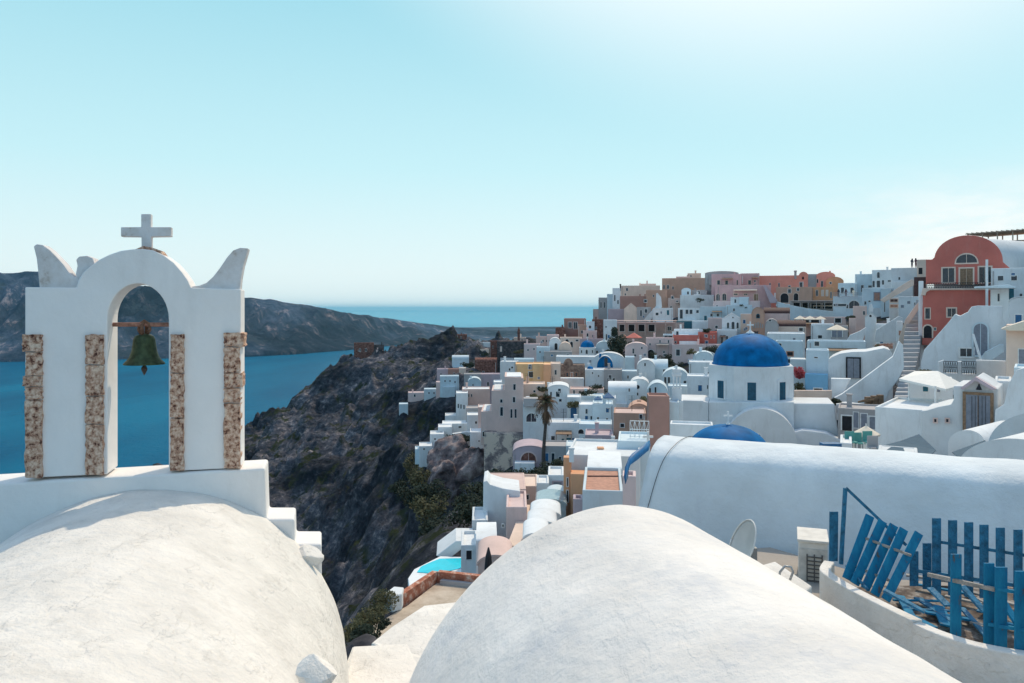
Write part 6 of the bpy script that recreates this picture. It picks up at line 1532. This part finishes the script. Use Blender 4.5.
# pipe frame terrace
railing(630, 649, 421, 438, 52, 'small white pipe frame terrace left of the brown tower block', n=4, mat='wf')
Hs(618, 650, 441, 475, 50, 4, 'wb', label='pale blue terrace below the white pipe frame')
r_ = make_cross(empty('grave_like_cross', at(648, 447, 44), 'small white cross on a roof left of the long vault', 'cross'), at(648, 447, 44), .9, (1, 0, 0))

# ---- lower left terraces near the pool
poly('tall_side_wall', [(483, 540), (483.3, 482), (487, 480.6), (490, 484.5), (503, 488.5), (520, 491), (522, 512), (522, 540)], 46, 3, 'w', 'tall white end wall standing alone beside the dark ravine', 'house')
Hs(506, 527, 507, 545, 43, 4, 'lp', wins='w503,525.5,2,3,x', label='pale pinkish wall-house in front of the tall white end wall')
Hs(486, 526, 489, 505, 50, 5, 'be', 'b', label='beige flat roof strip behind the tall white end wall')
Hs(520, 538, 486, 506, 55, 4, 'c', wins='w526,497,6,5', label='cream low house behind the descending curved roofs')
Hs(472, 488, 520, 545, 44, 3, 'w', wins='w481,526,2,2.6,x', label='small stepped white block at the foot of the tall end wall')
stairs('narrow_stair', [(507, 520, 545, 38), (515, 527, 525, 42), (520, 530, 505, 47)], 12, 'narrow stepped path between the white walls and the curved roofs', mat='c')
for i, (x0, x1, yt, Y, lb) in enumerate([(536, 566, 499, 44, 'topmost of the curved roofs stepping down beside the orange wall, dark and glassy'), (531, 560, 510.5, 40.5, 'second curved white roof stepping down beside the orange wall'), (528, 556, 521, 37.5, 'third curved white roof stepping down beside the orange wall'), (524, 548, 533, 34.5, 'lowest curved white roof stepping down, next to the middle vault')]):
    Hs(x0, x1, yt+1, yt+20, Y, 2.4, 'w' if i else 'gl', 'v', rise=5, label=lb, roof='gl' if i == 0 else None)
Hs(547, 566, 495, 515, 47, 2.5, 'wb', 'v', rise=5, label='white arched hood above the dark glassy curved roof')
Hs(476, 497, 537, 562, 36, 3, 'w', 'x', rise=4, label='white barrel-roofed hut above the turquoise pool')
Hs(461, 478, 545, 566, 37, 2.5, 'w', wins='d469,554.5,6,9,x', label='small white pool hut with a dark doorway')
Hs(478, 512, 556, 585, 32, 2.6, 'be', 'v', rise=9, label='broad white curved roof right of the pool hut, against the middle vault')
poly('terrace_edge', [(436, 556), (456, 541), (474, 541), (474, 548), (462, 549), (448, 560)], 41.5, 2.5, 'w', 'white terrace slab behind the turquoise pool', 'terrace')
cy = empty('cypress_bush', at(488.5, 575, 31), 'dark pointed closed parasol standing by the pool hut', 'parasol')
mb = MB(); mb.lathe(at(488.5, 578, 31), [(.16, 0), (.17, .4), (.12, .9), (.03, 1.25)], 12); mb.build('folded_cloth', M['ir'], cy, smooth=True)
# ---- castle hill houses, far left of the village
Hs(354, 374, 343, 360, 342, 8, 'rs', wins='w360,350,1.6,3,x;w366,350,1.6,3,x', label='ruined reddish stone building on the tip of the rocky promontory', cat='ruin', name='stone_ruin')
Hs(372, 384, 345, 358, 344, 7, 'gs', label='dark stone ruin right beside the reddish one on the promontory', cat='ruin', name='stone_ruin')
Hs(376, 383, 350, 358, 338, 5, 'lp', label='small pale wall remnant under the promontory ruins', cat='ruin', name='stone_ruin')
Hs(457, 467, 334.5, 347, 335, 6, 'rs', wins='w461,338,1,3,x', label='brown castle ruin on top of the rocky ridge', cat='ruin', name='stone_ruin')
Hs(446, 458, 336, 344, 338, 5, 'gs', label='broken dark castle wall on top of the rocky ridge', cat='ruin', name='stone_ruin')
Hs(469, 484, 342.5, 354, 290, 7, 'g', roof='w', wins='w475,347,1.4,2;w479,347,1.4,2', label='grey house with a bright roof just right of the castle ruin')
Hs(483, 490, 342.5, 352, 286, 6, 'w', label='small bright white cube left of the red stone tower')
Hs(464, 478, 348, 358, 275, 6, 'lp', wins='w470,352,1.4,2', label='pink house on the castle slope, left of two others')
Hs(476, 489, 349, 360, 268, 6, 'c', wins='w480,354,1.2,3;w484,354,1.2,3', label='cream house with two slots on the castle slope')
Hs(452, 469, 355.5, 370, 255, 7, 'wb', 'x', rise=4, label='round-backed bluish vault on the castle slope')
Hs(490, 498, 341, 362, 248, 6, 'rs', wins='w493,347,1.2,2.4,x', label='dark red square stone tower at the left end of the stone chapel', roof='be')
Hs(497, 530, 341, 362, 243, 8, 'gs', roof='be', wins='w501,349,1.6,5,c', label='long dark grey stone chapel with a pale roof', cat='chapel')
Hs(514, 526, 337.5, 344, 262, 6, 'c', roof='w', label='pale low house behind the long dark stone chapel')
r_, pl_ = Hs(517.5, 520, 331, 342, 258, 1.6, 'rs', 'b', label='slim dark bell turret rising behind the long stone chapel', cat='turret', name='bell_turret')
mb = MB(); c_ = at(518.8, 331, 258.8); mb.lathe(c_, [(.42, 0), (.40, .5), (.1, 1.1), (.03, 1.6)], 10); mb.build('cap', M['rs'], r_, smooth=True)
Hs(475, 497, 358, 376, 236, 7, 'rs', 'x', rise=4, label='dark red rounded stone house below the stone chapel')
Hs(437, 449, 369, 384, 245, 6, 'lv', wins='w441,374,1.2,2', label='mauve cube at the left end of the castle slope houses')
Hs(448, 461, 369, 384, 242, 6, 'br', label='rose house second from the left on the castle slope')
Hs(459, 466, 368, 378, 240, 5, 'c', roof='w', label='small cream house with a bright roof on the castle slope')
Hs(440, 459, 376, 392, 222, 6, 'wb', wins='w445,381,1.2,2;w450,381,1.2,2;w455,382,1.2,2', label='greenish blue house with three small windows on the castle slope')
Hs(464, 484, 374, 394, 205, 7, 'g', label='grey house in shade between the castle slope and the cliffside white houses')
Hs(481, 495, 374, 394, 200, 7, 'lv', wins='w488,384,2,4,x', label='mauve house with one arched slot left of the yellow house')
Hs(492, 502, 374, 396, 190, 6, 'lv', label='plain mauve block right beside the one-slot mauve house')
Hs(468, 481, 378, 396, 188, 7, 'wb', 'v', rise=5, wins='w473,385,1.2,2', label='light blue vaulted house above the round-cornered white building')
Hs(500, 516, 361.5, 386, 160, 7, 'w', wins='w507,373,3,1.6,w', label='light blue-white house with an open roof terrace left of the yellow house', yaw=-8)
Hs(514, 534, 359, 378, 168, 7, 'wb', label='light blue wall-house behind the yellow house')
Hs(493.5, 502, 382, 398, 128, 5, 'w', label='small white stacked roof block on the shoulder of the beige tower house')
# round cornered white building
Hs(462, 490, 389, 414, 150, 8, 'be', roof='w', wins='w466,395.5,1.4,3;w468.8,395.5,1.4,3;w471.6,395.5,1.4,3', label='pale curved-corner building with a bright roof edge left of the beige tower house')
Hs(456, 468, 393, 424, 146, 7, 'w', wins='w458.3,406,1.4,4.4;w461,406.5,1.4,4.4;w464,407,1.4,4.4', label='white house with three tall slots on the cliff edge')
Hs(466, 482, 408, 424, 141, 6, 'g', label='grey shaded house under the pale curved-corner building')
Hs(478, 492, 407, 432, 126, 5, 'be', roof='w', label='beige annex with a bright roof at the left foot of the beige tower house')
Hs(467, 480, 415, 440, 132, 6, 'w', wins='w476,422.5,2,2.6,x;w471,430,1.2,2,x', label='white cliffside house with a chimney post')
Hs(445, 456, 415.5, 428, 146, 5, 'w', label='small white cube on the cliff edge above the white terraces')
Hs(442, 470, 423.5, 436, 138, 5, 'w', wins='w448,427,3,2,x;w460,427,3,2,x', label='long low white terrace house on the cliff edge')
Hs(438, 452, 427, 442, 134, 5, 'w', wins='w441,433,1.6,3,x', label='white terrace block on the cliff edge, above two lower ones')
Hs(430, 444, 434, 450, 131, 5, 'w', wins='w435,439,2,1.6,x', label='white terrace block on the cliff edge, second from the lowest')
Hs(419, 432, 446, 458, 127, 5, 'w', wins='w424,449,2,1.6,x', label='lowest white terrace block hanging on the dark cliff')
Hs(415, 421, 449, 455, 128, 3, 'wb', label='tiny white outhouse at the lower left end of the cliffside terraces')
poly('cliff_wall', [(428, 458), (431, 449), (441, 450), (452, 434), (466, 432), (475, 432), (475, 436), (464, 438), (450, 446), (440, 460)], 130, 1, 'w', 'stepped white edge wall joining the cliffside terraces', 'wall')
Hs(470, 484, 432, 450, 122, 5, 'w', wins='w479,441,1.5,1.5,x', label='white house base below the chimney post house on the cliff')
Hs(408, 425, 392.5, 402, 240, 4, 'lp', label='pink wall remnant low on the cliff, left of the village')
Hs(424, 439, 389, 398, 236, 5, 'wb', wins='w429,393,1.2,2;w434,393,1.2,2', label='blue-white hut with two slots low on the cliff')
Hs(399, 408, 404, 410, 230, 4, 'wb', label='small white hut alone on the dark cliff slope')
Hs(436, 446, 382, 394, 232, 5, 'lp', label='pink hut below the mauve cube of the castle slope')

# ---- vegetation
def palm():
    Y = 92; base = at(543.5, 472, Y); top = at(546, 404, Y)
    root = empty('palm_tree', base, 'tall shaggy palm tree with drooping brown fronds in front of the white houses', 'palm tree')
    mb = MB(); mb.tube([base - Vector((0, 0, 1)), base + (top-base)*.3 + Vector((-.1, 0, 0)), base + (top-base)*.7 + Vector((.05, 0, 0)), top], [.30, .22, .19, .24], 10); mb.build('trunk', simple('palm_bark', (.10, .08, .07), rough=.95, var=.4, scale=5, bump=.8, bscale=8), root, smooth=True)
    rr = random.Random(12)
    def fronds(name, n, dz, ln, el0, el1, mat):
        mb = MB()
        for i in range(n):
            az = rr.uniform(0, 2*PI); el = R(rr.uniform(el0, el1)); L = ln*rr.uniform(.75, 1.1)
            d = Vector((math.cos(az), math.sin(az), 0)); p = top + Vector((0, 0, dz)) ; pts = []
            for k in range(7):
                t = k/6; pts.append(p + d*(L*t*math.cos(el)*(1-.15*t)) + Vector((0, 0, L*(math.sin(el)*t - .55*t*t))))
            sd_ = Vector((-d.y, d.x, 0))
            for k in range(6):
                a, b = pts[k], pts[k+1]
                for q in range(3):
                    c = a.lerp(b, q/3); w = .34*math.sin(PI*min(.95, (k+q/3)/6+.12))+.1
                    for sg in (-1, 1):
                        e = c + sd_*sg*w + d*.12 - Vector((0, 0, .18+rr.random()*.12))
                        n0 = len(mb.v); mb.v += [c, c + (b-a)*.28, e]; mb.f.append((n0, n0+1, n0+2)); mb.m.append(0)
        mb.build(name, mat, root, recalc=False)
    fronds('crown', 50, .3, 2.0, -25, 75, M['pf'])
    fronds('crown', 16, .4, 2.0, 10, 80, simple('green_fronds', (.05, .065, .03), rough=.7, var=.3))
    fronds('dry_skirt', 26, -.7, 1.15, -80, -35, M['pf'])
palm()
def tree(name, px, py, Y, size, n, leaf, label, mat, seed, trunk=True, group='trees and bushes between the houses', clumps=9, cat='tree'):
    c = at(px, py, Y); root = empty(name, c - Vector((0, 0, size[2]+.6)), label, cat, group)
    if trunk and size[2] > 2.5:
        mb = MB(); b = c - Vector((0, 0, size[2]+1.2)); mb.tube([b, c - Vector((0, 0, size[2]*.4)), c], [.22, .16, .08], 8)
        for k in range(4): d = Vector((math.cos(k*1.6), math.sin(k*1.6), .7)); mb.tube([c - Vector((0, 0, size[2]*.5)), c + Vector((d.x*size[0]*.5, d.y*size[1]*.5, d.z*size[2]*.4))], [.1, .04], 6)
        mb.build('trunk', M['wd'], root)
    leaf_mass('crown', root, c, size, n, leaf, mat, seed, clumps)
tree('dark_tree', 615, 345, 168, (2.6, 2.4, 4.0), 3200, .26, 'tall dark evergreen tree right of the small domed church', M['lf'], 1)
tree('dark_tree', 607, 352, 166, (2.2, 2, 2.2), 1500, .24, 'lower dark bush at the left foot of the tall evergreen', M['lf'], 2)
tree('dark_tree', 621, 358, 160, (2.2, 2, 2.0), 1500, .24, 'dark shrub at the right foot of the tall evergreen, by the pink rounded house', M['lf'], 3)
tree('dark_bush', 670, 361, 150, (2.2, 1.5, 1.7), 1000, .22, 'dark bush in front of the wide pink house', M['lf'], 4)
tree('dark_bush', 711, 350, 150, (1.4, 1.2, 1.1), 700, .2, 'dark bush at the right end of the deep red wall', M['lf'], 5)
tree('bougainvillea', 800, 374.5, 86, (1.0, .9, 1.1), 1500, .11, 'red pink bougainvillea bush beside the blue dome', M['fl'], 6, cat='flowering bush')
tree('dry_shrub', 800, 387, 85, (.9, .8, .9), 700, .11, 'brown dry shrub under the red pink bougainvillea', M['lo'], 7, cat='bush')
tree('ridge_bush', 485, 363, 240, (3, 2, 1.6), 800, .3, 'dark bush between the dark red rounded house and the round-backed vault', M['lf'], 8)
tree('ridge_bush', 467, 365, 246, (2.5, 2, 1.4), 700, .3, 'dark bush right of the round-backed bluish vault', M['lf'], 9)
tree('ridge_bush', 459, 438, 128, (3.2, 2, 1.0), 900, .2, 'dark hedge hanging below the long low terrace house on the cliff', M['lf'], 10)
k = 0
for (x, y, Y, sx, sz) in [(497, 482, 72, 2.2, 1.2), (510, 478, 74, 2.4, 1.3), (524, 476, 76, 2.4, 1.2), (537, 480, 74, 2.2, 1.3), (548, 478, 72, 1.8, 1.4), (505, 494, 62, 2.2, 1.3), (520, 490, 64, 2.4, 1.3), (534, 492, 62, 2.0, 1.2), (470, 500, 70, 2.2, 1.4), (482, 490, 72, 2.4, 1.4), (556, 470, 78, 1.6, 1.2), (572, 470, 76, 1.6, 1.1), (460, 512, 66, 2.4, 1.6), (476, 512, 60, 2, 1.5)]:
    labs = ['leftmost of the upper bushes under the crumbling base wall', 'dense dark bush under the pink cave house', 'dark bush directly below the wide cave arch', 'dark bush left of the palm foot', 'dark bush around the foot of the palm', 'bush behind the tall white end wall, upper left', 'bush behind the beige flat roof strip', 'bush left of the white stub tower', 'dark bush in the ravine left of the tall white end wall', 'dark bush above the ravine, below the cliffside plaster', 'bush right of the palm trunk', 'small bush behind the small grey-door house', 'lowest dark bush spilling into the ravine', 'bush touching the foot of the tall white end wall']
    tree('ravine_bush', x, y, Y, (sx, 1.6, sz), 1100, .15, labs[k], M['lf'], 30+k, trunk=False, clumps=7, group='dark bushes below the palm', cat='bush'); k += 1
k = 0
for (x, y, Y, s) in [(420, 480, 118, 3.4), (432, 492, 108, 3.0), (412, 500, 112, 3.2), (425, 510, 102, 3.0), (400, 486, 125, 2.4), (440, 470, 125, 2.6), (415, 466, 135, 3.0), (426, 530, 92, 2.6)]:
    labs = ['large dark scrub bush in the middle of the cliff gully', 'scrub bush right of the largest one in the gully', 'scrub bush lower left in the cliff gully', 'scrub bush low in the cliff gully', 'small scrub bush at the left rim of the gully', 'scrub bush below the crumbling rock under the terraces', 'topmost scrub bush of the gully, olive on top', 'lowest scrub bush of the gully, near the pool']
    tree('gully_scrub', x, y, Y, (s, 2.2, s*.85), 1500, .2, labs[k], M['lf' if k % 3 else 'lo'], 60+k, trunk=False, clumps=8, group='dark scrub in the cliff gully', cat='bush'); k += 1
k = 0
for (x, y, Y, s, m_) in [(354, 634, 19, .45, 'lo'), (362, 622, 20, .5, 'lo'), (372, 612, 21.5, .5, 'lo'), (383, 603, 23, .55, 'lo'), (356, 648, 16.5, .35, 'lf'), (366, 634, 18.5, .4, 'lf'), (392, 597, 25, .5, 'lo'), (377, 622, 20.5, .35, 'lf')]:
    labs = ['dry olive shrub lowest on the left, by the church roof edge', 'dry olive shrub second up along the cliff rim', 'dry olive shrub third up along the cliff rim', 'dry olive shrub fourth up, left of the brick wall', 'green tuft just above the sunlit church roof', 'green tuft tucked against the tan flat roof corner', 'highest dry olive shrub on the cliff rim, under the pool', 'green tuft between the dry shrubs on the cliff rim']
    tree('rim_shrub', x, y, Y, (s, s*.8, s*.75), 1300, .035, labs[k], M[m_], 80+k, trunk=False, clumps=9, group='shrubs along the cliff rim', cat='shrub'); k += 1
bk_ = lump('boulder', None, at(360, 650, 16), .5, 21, M['gs'], (1, .8, .7)); tag(bk_, 'rough grey boulder below the dry shrubs at the church roof edge', 'boulder')
mb = MB(); mb.prism([onz(384, 610, ZT), onz(394, 602, ZT), onz(404, 603, ZT), onz(402, 610, ZT), onz(392, 613, ZT)], (0, 0, .5)); tag(mb.build('parapet_block', M['w'], loc=onz(394, 606, ZT), bevel=.04), 'small white block at the left corner of the tan flat roof', 'block')

M['crag'] = patchy('reddish_crag_rock', (.05, .045, .05), (.20, .15, .15), (.42, .34, .32), .5, bump=1.0, bdist=.6)
def crag(px, py, Y, size, seed, lab, sq):
    o = lump('rock_outcrop', None, at(px, py, Y), size, seed, M['crag'], sq); tag(o, lab, 'rock', 'crags below the cliffside terraces')
    d = o.modifiers.new('sub', 'SUBSURF'); d.levels = 2; d.render_levels = 2
    tx = bpy.data.textures.new('crag_relief', 'CLOUDS'); tx.noise_scale = 1.6; tx.noise_depth = 5
    m_ = o.modifiers.new('relief', 'DISPLACE'); m_.texture = tx; m_.strength = 1.6; m_.texture_coords = 'GLOBAL'
crag(455, 466, 124, 5.2, 3, 'reddish brown crag directly under the long low terrace house', (1.0, .8, 1.1))
crag(470, 474, 118, 4.6, 8, 'grey brown crag between the terraces and the crumbling base wall', (1.0, .8, 1.2))
crag(443, 484, 116, 3.6, 13, 'lower crag beside the dark scrub of the gully', (.9, .8, 1.2))
# ---- more planting and terrace life in the gaps
for i, (x, y, Y, sx, sz, lab) in enumerate([
 (548, 390, 116, 1.6, .7, 'dark creeper on the roof just above the low curved gable'), (590, 393, 116, 2.6, .7, 'line of dark pot plants along the terrace below the brown stone house'),
 (600, 388, 122, 1.8, .8, 'dark shrub left of the long white barrel house'), (575, 404, 108, 1.2, .7, 'small shrub beside the tall dark blue arched door'),
 (655, 357, 148, 1.6, 1.1, 'dark shrub filling the arched passage of the pale pink house'), (676, 366, 140, 1.7, .9, 'shrub between the wide pink house and the rounded grey-white vault'),
 (690, 352, 150, 1.3, .8, 'shrub under the grey window of the wide pink house'), (566, 352, 182, 1.6, .9, 'dark shrub between the crumbling cream house and the small domed church'),
 (571, 366, 165, 1.8, .8, 'dark shrub behind the rounded pediment of the stone house'), (644, 401, 104, 1.1, .8, 'dark shrub in the dip left of the brown tower block'),
 (589, 441, 94, 1.7, .7, 'dark rubble shrub beside the mauve house with the red shutter'), (603, 437, 92, 1.5, .7, 'shrub at the left foot of the tan ruined house'),
 (533, 397, 114, 1.3, .6, 'pot plants on the pale roof room above the palm'), (707, 330, 160, 1.2, .7, 'little shrub by the stair room between the red walls'),
 (838, 402, 72, .7, .4, 'low plant at the foot of the great white stair wall'), (925, 372, 66, .6, .4, 'pot plant at the left end of the iron panel parapet'),
 (745, 306, 200, 1.6, .7, 'shrub on the terrace under the pink garden wall'), (700, 300, 212, 1.8, .7, 'shrubs on top of the big blank white wall'),
 (806, 309, 184, 2.6, .6, 'plants along the dark restaurant bays under the orange terrace'), (850, 318, 126, .9, .6, 'shrub on the rough beige gate pillar'),
 (632, 345, 162, 1.7, .9, 'shrub above the pale pink rounded house'), (519, 352, 200, 1.6, .8, 'shrub at the foot of the long dark stone chapel')]):
    tree('terrace_shrub', x, y, Y, (sx, 1.0, sz), 520, .15, lab, M['lf' if i % 3 else 'lo'], 130+i, trunk=False, clumps=7, group='shrubs on the terraces', cat='shrub')
# ---- two people on the skyline
def person(px, pyb, Y, h, label, c1, c2, lean, seed):
    b = at(px, pyb, Y)
    J = {'pelvis': (0, 0, .52), 'chest': (.01*lean, 0, .70), 'neck': (.015*lean, 0, .83), 'head': (.02*lean, -.01, .92),
         'ls': (-.105, 0, .795), 'le': (-.14, -.02, .64), 'lh': (-.09, -.08, .56), 'rs': (.105, 0, .795), 're': (.15, .0, .64), 'rh': (.12, -.07, .52),
         'lk': (-.06, -.02, .28), 'lf': (-.06, 0, .03), 'rk': (.06, -.01, .28), 'rf': (.07, 0, .03), 'lt': (-.06, -.07, .015), 'rt': (.07, -.07, .015)}
    E = [('pelvis', 'chest'), ('chest', 'neck'), ('neck', 'head'), ('chest', 'ls'), ('ls', 'le'), ('le', 'lh'), ('chest', 'rs'), ('rs', 're'), ('re', 'rh'), ('pelvis', 'lk'), ('lk', 'lf'), ('lf', 'lt'), ('pelvis', 'rk'), ('rk', 'rf'), ('rf', 'rt')]
    Rr = {'pelvis': .085, 'chest': .09, 'neck': .035, 'head': .062, 'ls': .045, 'le': .03, 'lh': .022, 'rs': .045, 're': .03, 'rh': .022, 'lk': .045, 'lf': .028, 'rk': .045, 'rf': .028, 'lt': .022, 'rt': .022}
    ks = list(J); me = bpy.data.meshes.new('person'); me.from_pydata([tuple(Vector(J[k])*h) for k in ks], [(ks.index(a), ks.index(c)) for a, c in E], [])
    o = bpy.data.objects.new('person', me); COL.objects.link(o); o.location = b
    sk = o.modifiers.new('skin', 'SKIN'); 
    for i, k in enumerate(ks): me.skin_vertices[0].data[i].radius = (Rr[k]*h*1.25, Rr[k]*h*1.05)
    me.skin_vertices[0].data[0].use_root = True
    o.modifiers.new('sub', 'SUBSURF').levels = 1; o.modifiers['sub'].render_levels = 1
    me.materials.append(M[c1]); tag(o, label, 'person', 'people on the terraces')
    mb = MB(); hc = b + Vector((.02*lean*h, .0, .935*h)); mb.lathe(hc, [(.07*h, -.02*h), (.072*h, .02*h), (.05*h, .055*h), (.01*h, .07*h)], 12); mb.build('hair', M['ir'], o, loc=None, smooth=True)
    return o
M['cl1'] = simple('dark_clothes', (.05, .05, .07), rough=.9); M['cl2'] = simple('maroon_clothes', (.12, .06, .07), rough=.9)
person(912.0, 267.6, 153, 1.84, 'person in dark clothes, left one of two standing close on the right skyline', 'cl1', 'ir', 1, 1)
person(915.9, 267.6, 153.5, 1.92, 'person in maroon clothes, right one of two standing close on the right skyline', 'cl2', 'ir', -1, 2)

person(838.5, 297, 160.8, 1.7, 'person in dark clothes at the left end of the thin terrace railing', 'cl1', 'ir', 1, 3)
person(846, 297, 161, 1.72, 'person in maroon clothes in the middle of the thin terrace railing', 'cl2', 'ir', -1, 4)
person(853.5, 297, 161.2, 1.66, 'person in pale clothes at the right end of the thin terrace railing', 'cv', 'ir', 1, 5)
# dark blue parasols by the kiosk
umbrella(608.5, 392.5, 15, 4.5, 104, 'dark blue pyramid parasol over the white kiosk', 'bl', 4)
umbrella(598, 396, 10, 3, 106, 'smaller dark blue parasol left of the white kiosk', 'bl', 4)

# ---- sea air
hz = MB(); hz.box((0, 1500, -4), 126000, 126000, 4+232)
hm_ = bpy.data.materials.new('sea_air'); hm_.use_nodes = True; hn_ = hm_.node_tree.nodes; hn_.clear()
ho = hn_.new('ShaderNodeOutputMaterial'); pv = hn_.new('ShaderNodeVolumePrincipled')
pv.inputs['Color'].default_value = (.30, .74, 1.0, 1); pv.inputs['Density'].default_value = 4.5e-5; pv.inputs['Anisotropy'].default_value = .3
hm_.node_tree.links.new(pv.outputs[0], ho.inputs['Volume'])
tag(hz.build('haze', hm_, loc=Vector((0, 0, 0))), 'thin bluish sea haze over the water and the village', 'haze', kind='stuff')
